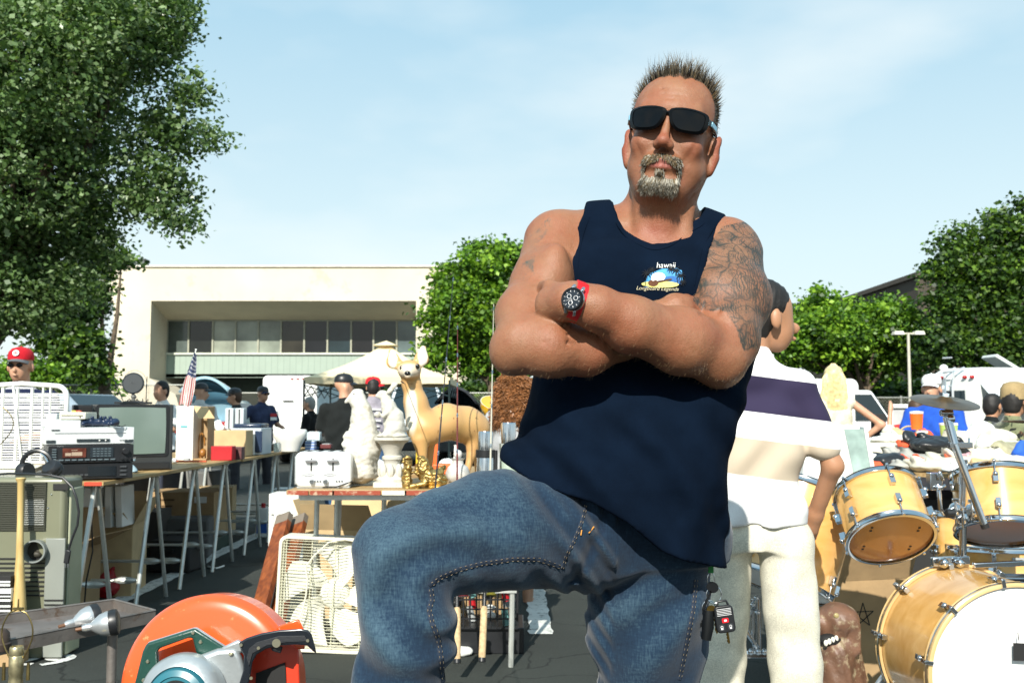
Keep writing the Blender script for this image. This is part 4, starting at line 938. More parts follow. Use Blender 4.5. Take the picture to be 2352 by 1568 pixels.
for fn, sg_ in ((lambda z: interp(z, [(1.285, .06), (1.32, .109), (1.365, .111), (1.417, .117), (1.47, .130), (1.505, .146)]), 1), (lambda z: interp(z, [(1.27, .40), (1.325, .362), (1.37, .374), (1.42, .388), (1.457, .413), (1.494, .44)]), -1)):
 band = []
 for z in np.linspace(1.34, 1.50, 22):
  h = sray(float(fn(z)) + .016 * sg_, z)
  if h is not None and h.y < 2.12: band.append(h)
 nb.tube(smb(band), .0012, 6)
obj('neckband', nb, m_navy, shirt)
def patch(poly, col, name, lift, mb=None, n=10):
 """fill a photo-space polygon with small faces resting on the cloth"""
 bm = bmesh.new(); vs = [bm.verts.new((x, y, 0)) for x, y in poly]; bm.faces.new(vs)
 bmesh.ops.triangulate(bm, faces=bm.faces)
 for _ in range(2): bmesh.ops.subdivide_edges(bm, edges=bm.edges, cuts=1, use_grid_fill=True)
 q = MB(); q.add([snap(v.co.x, v.co.y, SB, lift) for v in bm.verts], [tuple(v.index for v in f.verts) for f in bm.faces]) if not bm.verts.index_update() else None
 bm.free(); return q
def ellp(cx, cy, a, b, n=20, rot=0.):
 return [(cx + a * math.cos(t) * math.cos(rot) - b * math.sin(t) * math.sin(rot), cy + a * math.cos(t) * math.sin(rot) + b * math.sin(t) * math.cos(rot)) for t in [2 * math.pi * i / n for i in range(n)]]
PR = [('sky_print', [(1492, 628), (1520, 618), (1555, 616), (1566, 622), (1568, 648), (1540, 652), (1500, 656), (1478, 654), (1484, 640)], '#3f8fc4', .0012),
      ('sea_print', [(1480, 652), (1500, 640), (1545, 634), (1562, 640), (1566, 652), (1520, 658), (1480, 660)], '#1d5fa0', .0016),
      ('cloud_print', ellp(1512, 636, 16, 10), '#e9f4f8', .0020), ('board_print', ellp(1516, 653, 43, 7.5, 28, R(1)), '#e6e07e', .0024),
      ('guitar_print', ellp(1500, 650, 12, 8), '#5b3418', .0028), ('neck_print', [(1510, 645), (1542, 640), (1543, 643), (1511, 650)], '#4a2a14', .0028), ('moon_print', ellp(1500, 640, 5, 5), '#ffffff', .0030)]
for nme, poly, c, lf in PR: obj('chest_print', patch(poly, c, nme, lf), mat('print' + c, c, .7, var=.2, vs=90), shirt)
pal = MB()       # black palms over the print
for cx, cy, rr in ((1485, 628, 13), (1497, 621, 11), (1553, 622, 14), (1563, 634, 12), (1540, 619, 10), (1568, 648, 9)):
 for k in range(9):
  a = k * .7 + cx; p0 = snap(cx, cy, SB, .0032); p1 = snap(cx + rr * .6 * math.cos(a), cy + rr * .5 * math.sin(a), SB, .0034); p2 = snap(cx + rr * math.cos(a), cy + rr * .9 * math.sin(a) + 2, SB, .0032)
  pal.tube([p0, p1, p2], [.0009, .0008, .0002], 4)
for a, b in (((1485, 630), (1481, 658)), ((1564, 636), (1566, 656)), ((1553, 624), (1556, 650))): pal.tube([snap(*a, SB, .0032), snap(*b, SB, .0032)], .0007, 4)
obj('chest_print', pal, mat('print_black', (.004, .006, .010), .8), shirt)
def shirt_text(body, u, v, size, shear, col, slope=0., bold=.0):
 mb = MB(); text_mesh(body, size, Matrix.Identity(4), mb, depth=.0, font_shear=shear, bold=bold)
 q = MB(); q.add([snap(u + x * 1180, v - y * 1180 + slope * x * 1180, SB, .0025 + z) for x, y, z in mb.v], mb.f)
 obj('chest_lettering', q, mat('print' + col, col, .7), shirt)
shirt_text('hawaii', 1529, 611, .0150, .1, '#f2f2ee', bold=-.0001)
shirt_text('Longboard Legends', 1509, 663, .0105, .35, '#d9cfae', slope=.03, bold=-.0001)
# jeans
J = Field(axis((-.34, .005), .46), axis((1.58, .005), (2.12, .01), 2.28), axis((.20, .01), (.60, .0048), 1.06))
knee = P(918, 1276, 1.735)
J.stack([(1.05, .225, 2.03, .18, .13), (.95, .23, 2.045, .195, .145), (.86, .25, 2.06, .195, .145), (.80, .262, 2.065, .178, .13)], .03)
L1 = J.like()
L1.cone((.155, 2.02, .865), tuple(P(1130, 1218, 1.86)), .125, .100, .05); L1.cone(tuple(P(1130, 1218, 1.86)), tuple(P(1000, 1252, 1.79)), .100, .082, .05)
L1.cone(tuple(P(1000, 1252, 1.79)), tuple(knee), .082, .068, .05)
L1.ell(tuple(P(908, 1278, 1.735)), (.066, .07, .074), None, .04)
L1.cone(tuple(knee), tuple(P(930, 1440, 1.725)), .071, .077, .03); L1.cone(tuple(P(930, 1440, 1.725)), (-.20, 1.76, .40), .077, .090, .03)
J.merge(L1, .05)
L2 = J.like(); L2.cone((.285, 2.07, .80), (.278, 2.085, .66), .125, .113, .05); L2.cone((.278, 2.085, .66), (.275, 2.10, .45), .113, .088, .05); L2.cone((.275, 2.10, .45), (.28, 2.12, .15), .088, .095, .03)
J.merge(L2, .02)
tv = (Vector(knee) - Vector((.155, 2.02, .885))); tl = tv.length; tn = tv.normalized()
def jf(x, y, z):
 px, py, pz = x - .155, y - 2.02, z - .885
 t = (px * tn.x + py * tn.y + pz * tn.z) / tl
 d = np.zeros_like(x)
 rl = (x < .17) & (z > .70)
 s = px * .62 + pz * 1.0
 d += .0060 * np.sin((pz * .55 + px * 1.0) * 95 + 2.2 * np.sin(pz * 17)) * smooth01(t, .75, .15) * smooth01(z, .72, .80) * (x < .2)
 d += .0034 * np.sin((pz * .8 + px) * 160 + 2 * np.sin(px * 20)) * smooth01(t, .55, .2) * (x < .2)
 kx, kz = x - knee.x, z - knee.z
 r = np.sqrt((kx - .08) ** 2 + (kz + .06) ** 2)
 d += .0055 * np.sin(r * 92 + 1.1 * np.sin(kx * 20)) * smooth01(t, .5, .8) * smooth01(r, .02, .06) * smooth01(r, .26, .12) * (x < .0)
 d += .0065 * np.sin((kz * .8 + kx * .9) * 62 + 1.5 * np.sin(kz * 19)) * (x < -.02) * smooth01(z, .80, .72)
 d += .0065 * np.sin((z * .85 - x * .75) * 55 + 1.2 * np.sin(z * 16)) * smooth01(x, .15, .2) * smooth01(z, .80, .72)
 d += .0025 * np.sin((x + z * .35) * 75) * smooth01(x, .12, .2) * smooth01(z, .78, .86)
 d += .008 * np.exp(-((x - (.125 + (z - .80) * .45)) / .012) ** 2) * smooth01(z, .97, .88) * (z > .78) * (y < 2.0)
 d += .0022 * fbm(x, y, z, 30., 4)
 return d
J.disp(jf)
def denim():
 m = bpy.data.materials.new('blue_denim'); m.use_nodes = True; nt = m.node_tree; b = nt.nodes['Principled BSDF']; L = nt.links.new
 tc = N(nt, 'ShaderNodeTexCoord')
 def noise(s, d=4, sc=(1, 1, 1), rot=(0, 0, 0), r=.6):
  mp = N(nt, 'ShaderNodeMapping'); mp.inputs['Scale'].default_value = sc; mp.inputs['Rotation'].default_value = rot
  n = N(nt, 'ShaderNodeTexNoise'); n.inputs['Scale'].default_value = s; n.inputs['Detail'].default_value = d; n.inputs['Roughness'].default_value = r
  L(tc.outputs['Object'], mp.inputs[0]); L(mp.outputs[0], n.inputs['Vector']); return n.outputs[0]
 cr = N(nt, 'ShaderNodeValToRGB'); els = cr.color_ramp.elements
 els[0].position = .33; els[0].color = (.005, .014, .032, 1); els[1].position = .72; els[1].color = (.056, .104, .140, 1)
 mid = els.new(.5); mid.color = (.010, .028, .056, 1)
 a = N(nt, 'ShaderNodeMath', operation='MULTIPLY_ADD'); a.inputs[1].default_value = .45
 L(noise(3.2, 3), a.inputs[0])
 warp = noise(330, 3, (1, 1, .16)); slub = noise(300, 3, (.2, .2, 1));
 s1 = N(nt, 'ShaderNodeMath', operation='MULTIPLY_ADD'); s1.inputs[1].default_value = .34; L(warp, s1.inputs[0]);
 s2 = N(nt, 'ShaderNodeMath', operation='MULTIPLY'); s2.inputs[1].default_value = .22; L(slub, s2.inputs[0]); L(s2.outputs[0], s1.inputs[2]); L(s1.outputs[0], a.inputs[2])
 wh = N(nt, 'ShaderNodeAttribute'); wh.attribute_name = 'fade'
 a2 = N(nt, 'ShaderNodeMath', operation='ADD'); L(a.outputs[0], a2.inputs[0]); L(wh.outputs['Fac'], a2.inputs[1])
 L(a2.outputs[0], cr.inputs[0]); L(cr.outputs[0], b.inputs['Base Color']); b.inputs['Roughness'].default_value = .85; b.inputs['Specular IOR Level'].default_value = .2
 b.inputs['Sheen Weight'].default_value = .15
 bp = N(nt, 'ShaderNodeBump'); bp.inputs['Strength'].default_value = .5; bp.inputs['Distance'].default_value = .0008; L(warp, bp.inputs['Height']); L(bp.outputs[0], b.inputs['Normal'])
 return m
m_den = denim(); MATS['denim'] = m_den
jme = J.mesh('jeans', 2)
jc = vco(jme); ju, jv = uvimg(jc.astype(np.float64))
fade = .07 * np.exp(-(((ju - 1000) / 190) ** 2 + ((jv - 1180) / 85) ** 2)) + .03 * np.exp(-(((ju - 880) / 70) ** 2 + ((jv - 1400) / 180) ** 2)) - .035 * smooth01(ju, 1250, 1420) + .02 * np.exp(-(((ju - 1480) / 60) ** 2 + ((jv - 1480) / 90) ** 2))
cur = np.zeros(len(jc))
fade = fade - np.clip(jf(*jc.T.astype(np.float64)) * 7.0, -.06, .07)
vattr(jme, 'fade', fade)
jme.transform(wm(MAN).inverted())
jeans = link('jeans', jme, m_den, MAN)
JB = bvh_of(jeans)
m_stitch = mat('seam_denim', (.012, .022, .042), .85, var=.5, vs=400, bump=.4, bs=500); m_thr = mat('seam_thread', (.25, .20, .13), .8)
def seam(pts, w=7.0):
 sm = MB(); th = MB(); n = 40
 ps = []
 P2 = [Vector(p) for p in pts]
 L_ = [0]
 for i in range(1, len(P2)): L_.append(L_[-1] + (P2[i] - P2[i - 1]).length)
 m = int(L_[-1] / 6)
 for k in range(m + 1):
  s_ = L_[-1] * k / m; i = max(j for j in range(len(L_)) if L_[j] <= s_ + 1e-6); i = min(i, len(P2) - 2)
  q = P2[i].lerp(P2[i + 1], (s_ - L_[i]) / (L_[i + 1] - L_[i])); ps.append(q)
 for k, q in enumerate(ps):
  d = (ps[min(k + 1, m)] - ps[max(k - 1, 0)]).normalized(); nrm = Vector((-d.y, d.x))
  bulge = .0016 + .0012 * math.sin(k * 1.9)
  rowv = [snap(q.x + nrm.x * o, q.y + nrm.y * o, JB, l) for o, l in ((-w, .0003), (-w * .55, bulge), (0, bulge * .8), (w * .55, bulge), (w, .0003))]
  sm.v.extend([tuple(r) for r in rowv])
  if k:
   b0 = (k - 1) * 5
   for j in range(4): sm.f.append((b0 + j, b0 + j + 1, b0 + j + 6, b0 + j + 5)); sm.m.append(0)
  if k % 2 == 0 and k < m:
   for o in (-w * .62, w * .62):
    th.tube([snap(q.x + nrm.x * o, q.y + nrm.y * o, JB, .0022), snap(q.x + nrm.x * o + d.x * 4.2, q.y + nrm.y * o + d.y * 4.2, JB, .0022)], .00045, 4)
 obj('seam', sm, m_stitch, jeans); obj('stitching', th, m_thr, jeans)
seam([(1285, 1300), (1235, 1283), (1180, 1283), (1110, 1292), (1050, 1308), (1010, 1325), (985, 1345)], 6)
seam([(988, 1352), (992, 1375), (985, 1400), (992, 1430), (1003, 1455), (1010, 1490), (1014, 1530), (1018, 1566)], 6)
seam([(1345, 1160), (1335, 1200), (1318, 1240), (1300, 1275), (1290, 1305)], 4)
seam([(1598, 1330), (1592, 1400), (1580, 1460), (1568, 1520), (1560, 1560)], 5)
bt = MB()
for a, b in (((1352, 1222), (1362, 1210)), ((1333, 1228), (1335, 1216))): bt.tube([snap(*a, JB, .002), snap(*b, JB, .002)], .0013, 5)
obj('bar_tack', bt, mat('tack_thread', '#c88a3a', .7), jeans)
# hair, beard
def strands(pts, dirs, lens, rad, mb, curl=.2, grav=0.):
 for p, d, l in zip(pts, dirs, lens):
  p = Vector(p); d = Vector(d).normalized(); b = (d + Vector((random.gauss(0, curl), random.gauss(0, curl), random.gauss(0, curl) - grav))).normalized()
  m = p + d * l * .5; e = m + b * l * .5; x = d.orthogonal().normalized(); y = d.cross(x); o = len(mb.v)
  for c, r in ((p, rad), (m, rad * .8)):
   for k in range(3):
    a = k * 2.094; mb.v.append(tuple(c + (x * math.cos(a) + y * math.sin(a)) * r))
  mb.v.append(tuple(e))
  for k in range(3):
   k2 = (k + 1) % 3; mb.f.append((o + k, o + k2, o + 3 + k2, o + 3 + k)); mb.f.append((o + 3 + k, o + 3 + k2, o + 6)); mb.m += [mb.cm] * 2
LMe = bme
def sample(cond, n, seed):
 rs = np.random.RandomState(seed); res = []
 tri = [p for p in body.data.polygons]
 return res
pc = np.array([p.center[:] for p in bme.polygons]); pn = np.array([p.normal[:] for p in bme.polygons]); pa = np.array([p.area for p in bme.polygons])
pw = pc + np.array(MAN.location); ploc = pw @ Hi[:3, :3].T + Hi[:3, 3]; ploc[:, 2] = np.interp(ploc[:, 2], [b for a, b in ZM], [a for a, b in ZM]); Hn = np.array(H3.inverted()); pnl = pn @ Hn.T
def pick(mask, n, seed):
 idx = np.flatnonzero(mask); rs = np.random.RandomState(seed); pr = pa[idx] / pa[idx].sum()
 s = rs.choice(idx, n, p=pr); j = rs.normal(0, .0012, (n, 3)); return pw[s] + j, ploc[s], pnl[s]
ph = (np.abs(ploc[:, 0]) < .12) & (np.abs(ploc[:, 1]) < .14) & (ploc[:, 2] > -.14) & (pw[:, 2] > 1.5)
hmask = ph & hairmask(ploc[:, 0], ploc[:, 1], ploc[:, 2])
hm_dark = mat('hair_dark', (.018, .013, .009), .45, var=.5, vs=50, spec=.4); hm_grey = mat('hair_grey', (.13, .11, .075), .45, var=.4, vs=60, spec=.4); hm_blond = mat('hair_tan', (.17, .115, .05), .45, var=.4, vs=60)
hm_white = mat('hair_white', (.40, .38, .32), .45, var=.3, vs=60)
hb = MB()
p_, l_, n_ = pick(hmask & (ploc[:, 2] + .006 * np.sin(ploc[:, 0] * 400) > -.05), 6000, 3)
for q, l, n in zip(p_, l_, n_):
 top = smooth01(np.array(l[2]), .05, .10); d = Vector(n) * .7 + Vector((l[0] * 2.5, -.15 - .35 * top, .85 * top + .25))
 if l[2] < .05: d = Vector(n) * .55 + Vector((0, .75, -.25 + 4 * l[2]))
 hb.cm = 1 if (random.random() < (.45 if l[1] < 0 else .25)) else (2 if random.random() < .15 else 0)
 strands([q], [H3 @ d], [(.008 + .023 * top) * random.uniform(.4, 1.25) * (1 + .45 * math.sin(l[0] * 170 + 5 * math.sin(l[1] * 90)))], .0006, hb, .36)
obj('hair', hb, [hm_dark, hm_grey, hm_blond], MAN, ang=180)
bd = MB(); lx, ly, lz = ploc.T; ax_ = np.abs(lx)
chin = ph & (lz < -.100 + .4 * np.clip(ax_ - .02, 0, 1)) & (ax_ < .033 - .25 * np.clip(-.115 - lz, 0, 1)) & (ly < -.035) & (lz > -.135)
sides = ph & (ax_ > .029) & (ax_ < .035) & (lz < -.062) & (lz > -.105) & (ly < -.06)
soul = ph & (ax_ < .007) & (lz < -.082) & (lz > -.10) & (ly < -.06)
for msk, n, L0, cols in ((chin, 2600, .020, (3, 3, 1, 3, 2)), (sides, 300, .012, (3, 2, 3)), (soul, 200, .012, (3, 2))):
 p_, l_, n_ = pick(msk, n, 5)
 for q, l, nn in zip(p_, l_, n_):
  bd.cm = random.choice(cols); d = Vector(nn) * .45 + Vector((l[0] * 4, -.12, -1.0))
  strands([q], [H3 @ d], [L0 * random.uniform(.6, 1.2)], .0006, bd, .22)
obj('beard', bd, [hm_dark, hm_grey, hm_blond, hm_white], MAN, ang=180)
ms = MB(); msk = ph & (ax_ < .033) & (lz < -.0535 - ax_ * .15) & (lz > -.0625 - ax_ * .40) & (ly < -.075)
p_, l_, n_ = pick(msk, 1300, 8)
for q, l, nn in zip(p_, l_, n_):
 ms.cm = random.choice((2, 2, 1, 0, 2, 3)); strands([q], [H3 @ (Vector(nn) * .5 + Vector((l[0] * 16, 0, -1.0)))], [.0075 * random.uniform(.6, 1.2)], .0006, ms, .2)
obj('moustache', ms, [hm_dark, hm_grey, hm_blond, hm_white], MAN, ang=180)
ah = MB(); am = (pw[:, 2] > 1.13) & (pw[:, 2] < 1.36) & (pw[:, 1] < 1.95) & ~ph & (pw[:, 1] < 1.93)
idx = np.flatnonzero(am); rs = np.random.RandomState(4); sel = rs.choice(idx, 1300, p=pa[idx] / pa[idx].sum())
for i in sel:
 d = Vector(pn[i]) * .5 + Vector((-.6, 0, -.5)); strands([pw[i]], [d], [random.uniform(.006, .013)], .00012, ah, .5)
obj('arm_hair', ah, mat('arm_hair', (.30, .20, .10), .4), MAN, ang=180)
# sunglasses
sg = bpy.data.objects.new('sunglasses', None); COL.objects.link(sg); sg.parent = MAN
def gy(x): return -.112 + 5.2 * x * x * (1 + 18 * x * x)
def gslab(poly, y0, th, mb, n=1):
 """outline in head x,z pushed back by th along y and bent round the face"""
 k = len(poly); vs = []
 for d in (0, th):
  for x, z in poly: vs.append(HS @ Vector((x, gy(x) + y0 + d, z)))
 c0 = sum((Vector(p) for p in poly), Vector((0, 0))) / k
 vs.append(HS @ Vector((c0.x, gy(c0.x) + y0 - .002, c0.y)))
 fs = [(i, (i + 1) % k, 2 * k) for i in range(k)] + [(i, (i + 1) % k, k + (i + 1) % k, k + i) for i in range(k)]
 mb.add(vs, fs)
def lens_poly(s, g=0.):
 base = [(.0065, .009), (.020, .0150), (.040, .0165), (.058, .0150), (.069, .010), (.0685, -.009), (.061, -.0225), (.042, -.0265), (.022, -.0245), (.011, -.012)]
 c = Vector((.038, -.003)); out = []
 pts = [Vector(p) for p in base]
 n = len(pts)
 for i in range(n):       # Catmull-Rom rounding
  p0, p1, p2, p3 = pts[i - 1], pts[i], pts[(i + 1) % n], pts[(i + 2) % n]
  for t in (0, .33, .66):
   q = .5 * ((2 * p1) + (p2 - p0) * t + (2 * p0 - 5 * p1 + 4 * p2 - p3) * t * t + (3 * p1 - p0 - 3 * p2 + p3) * t ** 3); out.append(q)
 out = [(c + (q - c) * (1 + g)) for q in out]
 return [(q.x * s, q.y + .004) for q in out]
m_gl = mat('black_frame', (.001, .001, .0015), .22, spec=.22, var=0); m_ln = mat('dark_lens', (.001, .001, .0015), .08, spec=.28, var=0)
fm = MB()
for s in (1, -1):
 o_, i_ = lens_poly(s, .13), lens_poly(s, -.06); k = len(o_); vs = []
 for poly, dy in ((o_, .002), (i_, -.0005), (i_, .006), (o_, .008)):
  for x, z in poly: vs.append(HS @ Vector((x, gy(x) + dy, z)))
 fm.add(vs, [(a * k + i, a * k + (i + 1) % k, ((a + 1) % 4) * k + (i + 1) % k, ((a + 1) % 4) * k + i) for a in range(4) for i in range(k)])
br = []
for i in range(9):
 x = -.014 + .028 * i / 8; br.append(HS @ Vector((x, gy(x) + .009, .011 - abs(x) * .1)))
fm.tube(br, .0050, 8)
obj('frame', fm, m_gl, sg)
for s in (1, -1):
 lm = MB(); gslab(lens_poly(s, -.03), .001, .003, lm); obj('lens', lm, m_ln, sg)
for s in (1, -1):
 tm = MB(); tb = MB()
 pts = [(.068, gy(.068) + .002, .008), (.077, -.055, .008), (.0815, -.030, .007), (.0835, .0, .006), (.082, .018, .004)]
 for a, b in zip(pts[:-1], pts[1:]):
  A_ = HS @ Vector((a[0] * s, a[1], a[2])); B_ = HS @ Vector((b[0] * s, b[1], b[2])); tm.bar(A_, B_, .0035, .0125 if a[1] < -.04 else .009, up=H3 @ Vector((0, 0, 1)))
 A_ = HS @ Vector((.0775 * s, -.060, .008)); B_ = HS @ Vector((.0838 * s, -.026, .0072)); tb.bar(A_, B_, .0042, .0105, up=H3 @ Vector((0, 0, 1)))
 obj('temple', tm, m_gl, sg, bevel=.001); obj('temple_inlay', tb, mat('blue_grey_metal', '#7fb0c4', .25, .7), sg, bevel=.001)
# watch on the left wrist
wt = bpy.data.objects.new('watch', None); COL.objects.link(wt); wt.parent = MAN
wa = Vector(T3(1318, 691, 1.742)); wd = (Vector(T3(1370, 710, 1.748)) - wa).normalized()
st = MB(); ctr = wa + wd * .004; face_n = (Vector((-.50, -1.0, .10)))
face_n = (face_n - wd * face_n.dot(wd)).normalized(); up_n = wd.cross(face_n).normalized()
ring = []
for i in range(40):
 a = 2 * math.pi * i / 40; ring.append((ctr + (face_n * math.cos(a) + up_n * math.sin(a)) * .0355, a))
vs = []; fs = []
for p, a in ring:
 nrm = (p - ctr).normalized()
 for o, l in ((-.011, 0), (-.010, .0025), (.010, .0025), (.011, 0)): vs.append(p + wd * o + nrm * (l - .001 + (.0006 if int(a * 8) % 2 else 0)))
for i in range(40):
 j = (i + 1) % 40
 for q in range(3): fs.append((i * 4 + q, i * 4 + q + 1, j * 4 + q + 1, j * 4 + q))
st.add(vs, fs); obj('strap', st, mat('red_rubber', '#b81018', .45, var=.1), wt)
fn2 = (Vector((-.62, -.95, .16))).normalized()
WM_ = axM(ctr + (face_n * .93 - wd * .28) * .036, (face_n * .8 - wd * .55).normalized(), up=up_n) @ Matrix.Scale(.92, 4)
cs = MB(); cs.lathe([(.0215, -.003), (.0228, .0), (.0228, .005), (.0205, .0085)], WM_, 40); obj('case', cs, mat('watch_steel', '#b9bcc0', .25, 1., var=.05), wt)
bz = MB(); bz.lathe([(.0222, .005), (.0222, .009), (.0205, .0108), (.0178, .0105), (.0178, .009)], WM_, 48, cap=False); obj('bezel', bz, mat('watch_black', '#1b1d20', .35, .6), wt)
dl = MB(); dl.lathe([(.0, .0092), (.0180, .0092)], WM_, 32, cap=False); obj('dial', dl, mat('watch_dial', '#10131c', .15, coat=1.), wt)
mk = MB()
for i in range(12):
 a = R(30 * i); mk.bar(WM_ @ Vector((.0135 * math.cos(a), .0135 * math.sin(a), .0096)), WM_ @ Vector((.0168 * math.cos(a), .0168 * math.sin(a), .0096)), .0009, .0005)
for cx, cy in ((0, .0075), (-.007, -.004), (.007, -.003)): mk.torus((cx, cy, .0096), .0040, .00045, WM_, 20, 4)
mk.bar(WM_ @ Vector((0, 0, .0098)), WM_ @ Vector((.009, .006, .0098)), .0008, .0004); mk.bar(WM_ @ Vector((0, 0, .0098)), WM_ @ Vector((-.004, .009, .0098)), .0009, .0004)
obj('dial_marks', mk, mat('dial_white', '#e8e8e8', .4), wt)
for s in (1, -1):
 for t in (1, -1): lg = MB(); lg.bar(WM_ @ Vector((s * .010, t * .019, .002)), WM_ @ Vector((s * .0095, t * .028, -.004)), .005, .005); obj('lug', lg, MATS['watch_steel'], wt, bevel=.001)
# keys at the hip
ky = thing('key_bunch', P(1635, 1330, 1.98), 'bunch of dark keys with black car remote hanging from green strap at jeans hip', 'keys')
def K(u, v, d=0.): return P(u, v, 1.98 + d)
q = MB(); q.bar(K(1633, 1270), K(1633, 1315), .010, .003, up=(0, 1, 0)); obj('strap', q, mat('green_strap', '#1f7a3a', .7), ky)
q = MB()
q.tube([K(1633 + 8 * math.cos(t), 1330 + 16 * math.sin(t)) for t in [2 * math.pi * i / 20 for i in range(20)]], .0009, 6, closed=True)
q.tube([K(1640 + 17 * math.cos(t), 1365 + 20 * math.sin(t), .003) for t in [2 * math.pi * i / 24 for i in range(24)]], .0011, 6, closed=True)
q.tube([K(1628 + 15 * math.cos(t), 1395 + 17 * math.sin(t), .003) for t in [2 * math.pi * i / 24 for i in range(24)]], .0010, 6, closed=True)
obj('ring', q, mat('steel_ring', '#c9c9c9', .2, 1., var=.1), ky)
q = MB(); Mf = faceM(K(1664, 1420, -.006), (0, -1, 0), R(8)); q.prism(rrect(.037, .052, .008), .011, Mf, -.005); fb = obj('remote', q, mat('black_plastic_remote', '#17191c', .4), ky, bevel=.002)
q = MB(); q.prism(rrect(.013, .009, .002), .002, Mf @ Matrix.Translation((0, -.002, .005))); obj('button', q, mat('red_button', '#c01522', .4), fb)
q = MB();
for sx in (-1, 1): q.prism(rrect(.011, .012, .003), .002, Mf @ Matrix.Translation((sx * .0085, -.015, .005)))
obj('button', q, mat('dark_button', '#2a2d32', .45), fb)
q = MB(); q.add(*[[], []])
for sx in (-1, 1): q.torus((sx * .0085, -.014, .0075), .0022, .0005, Mf, 12, 4); q.box((0, 0, 0), (.004, .0035, .0006), M=Mf @ Matrix.Translation((sx * .0085, -.017, .0075)))
q.box((0, 0, 0), (.005, .0035, .0006), M=Mf @ Matrix.Translation((0, -.002, .0075)))
for i in range(5): q.box((0, 0, 0), (.028, .0008, .0006), M=Mf @ Matrix.Translation((0, .008 + i * .003, .0062)))
obj('button_mark', q, mat('mark_white', '#d8d8d8', .5), fb)
q = MB(); q.tube([Mf @ Vector((-.010, .024, 0)), Mf @ Vector((-.008, .034, 0)), Mf @ Vector((.008, .034, 0)), Mf @ Vector((.012, .024, 0))], .0025, 8); obj('loop', q, MATS['black_plastic_remote'], fb)
mk_ = mat('key_brass', '#7c6636', .3, 1.); mk2 = mat('key_dark', '#2a2c2e', .35, .8)
def key(u0, v0, u1, v1, m, w=.010, d=0.):
 a, b = K(u0, v0, d), K(u1, v1, d); L_ = (b - a).length; M_ = Matrix.Translation(a) @ axM((0, 0, 0), (b - a), up=(0, 1, 0)); q = MB()
 x = (b - a).normalized(); yv = Vector((0, -1, 0)).cross(x).normalized(); MM = Matrix((x, yv, Vector((0, -1, 0)))).transposed().to_4x4(); MM.translation = a
 bow = [(w * .9 * math.cos(t) + w * .6, w * math.sin(t)) for t in [2 * math.pi * i / 14 for i in range(14)]]; q.prism(bow, .0018, MM)
 bl = [(w * 1.3, -.0028)] + [(w * 1.3 + (L_ - w * 1.3) * i / 8, -.0028 + (.0016 if i % 2 else 0)) for i in range(1, 8)] + [(L_, 0), (L_ - .003, .0028), (w * 1.3, .0028)]; q.prism(bl, .0018, MM)
 obj('key', q, m, ky)
key(1640, 1340, 1612, 1402, mk2, .012); key(1634, 1392, 1632, 1448, mk_, .009, -.004); key(1625, 1400, 1608, 1440, mk2, .008, .004); key(1640, 1400, 1646, 1455, mk_, .008, .006); key(1668, 1440, 1674, 1478, mk_, .006, .002)
q = MB(); q.tube([K(1628, 1400, -.004), K(1626, 1440, -.004), K(1622, 1468, -.004)], [.010, .012, .010], 12); obj('fob', q, mat('fob_black', '#101214', .3), ky)
# left: long trestle table and what is on it
m_galv = mat('galvanised_tube', (.62, .64, .60), .35, .55, var=.12, vs=20); m_ply = wood('plywood', '#b79a68', '#7d6238', 1, 1.0, .6)
m_card = mat('cardboard', (.36, .24, .12), .85, var=.12, vs=10, bump=.15, bs=40); m_card2 = mat('pale_cardboard', (.50, .36, .19), .85, var=.12, vs=9)
m_blk = mat('black_plastic', (.012, .013, .015), .38, var=.2, vs=20); m_wht = mat('white_plastic', (.74, .75, .72), .4, var=.05, vs=8); m_gry = mat('grey_plastic', (.32, .34, .34), .45, var=.08)
m_dark = mat('dark_rubber', (.01, .01, .01), .7, var=.1); m_red2 = mat('red_paint', '#a8121c', .45)
TX0, TX1, TZ = -2.90, -2.0, .765
tb = thing('trestle_table', (-2.6, 7.3, 0), 'long plywood market table running away from camera on the left', 'table')
q = MB(); q.box(((TX0 + TX1) / 2, 6.15, TZ - .011), (TX1 - TX0, 2.48, .020)); obj('tabletop', q, m_ply, tb, bevel=.002)
q = MB(); q.box(((TX0 + TX1) / 2, 8.65, TZ - .013), (TX1 - TX0 + .02, 2.48, .020)); obj('tabletop', q, m_ply, tb, bevel=.002)
for k in range(5): q = MB(); q.box((TX1 - .05 - k * .17, 4.909, TZ - .011), (.085, .006, .018)); obj('edge_tape', q, mat('orange_tape', '#c8432a', .6) if k % 2 == 0 else m_wht, tb)
def trestle(y, x0=-2.88, x1=-2.08, rz=0.):
 t = thing('trestle', ((x0 + x1) / 2, y, 0), '', 'trestle', group='folding trestles under the long table'); w = (x1 - x0) / 2
 for sx in (-1, 1):
  for sy in (-1, 1):
   q = MB(); q.tube([(sx * w, sy * .02, .735), (sx * w, sy * .25, .0)], .0125, 8); obj('leg', q, m_galv, t, world=False)
 q = MB(); q.bar((-w - .03, 0, .735), (w + .03, 0, .735), .035, .02); obj('top_bar', q, m_galv, t, world=False, bevel=.003)
 for sy in (-1, 1):
  q = MB(); zz = .17 + .05 * (sy > 0); yy = sy * (.25 - .23 * zz / .735); q.tube([(-w, yy, zz), (w, yy, zz)], .009, 8); q.tube([(w - .14, yy, zz), (w - .11, yy, zz), (w - .05, yy, zz), (w - .02, yy, zz)], [.009, .019, .019, .010], 8); obj('stretcher', q, m_galv, t, world=False)
 return t
t0 = trestle(5.02); t0['label'] = 'nearest metal trestle under the long table beside olive heater'
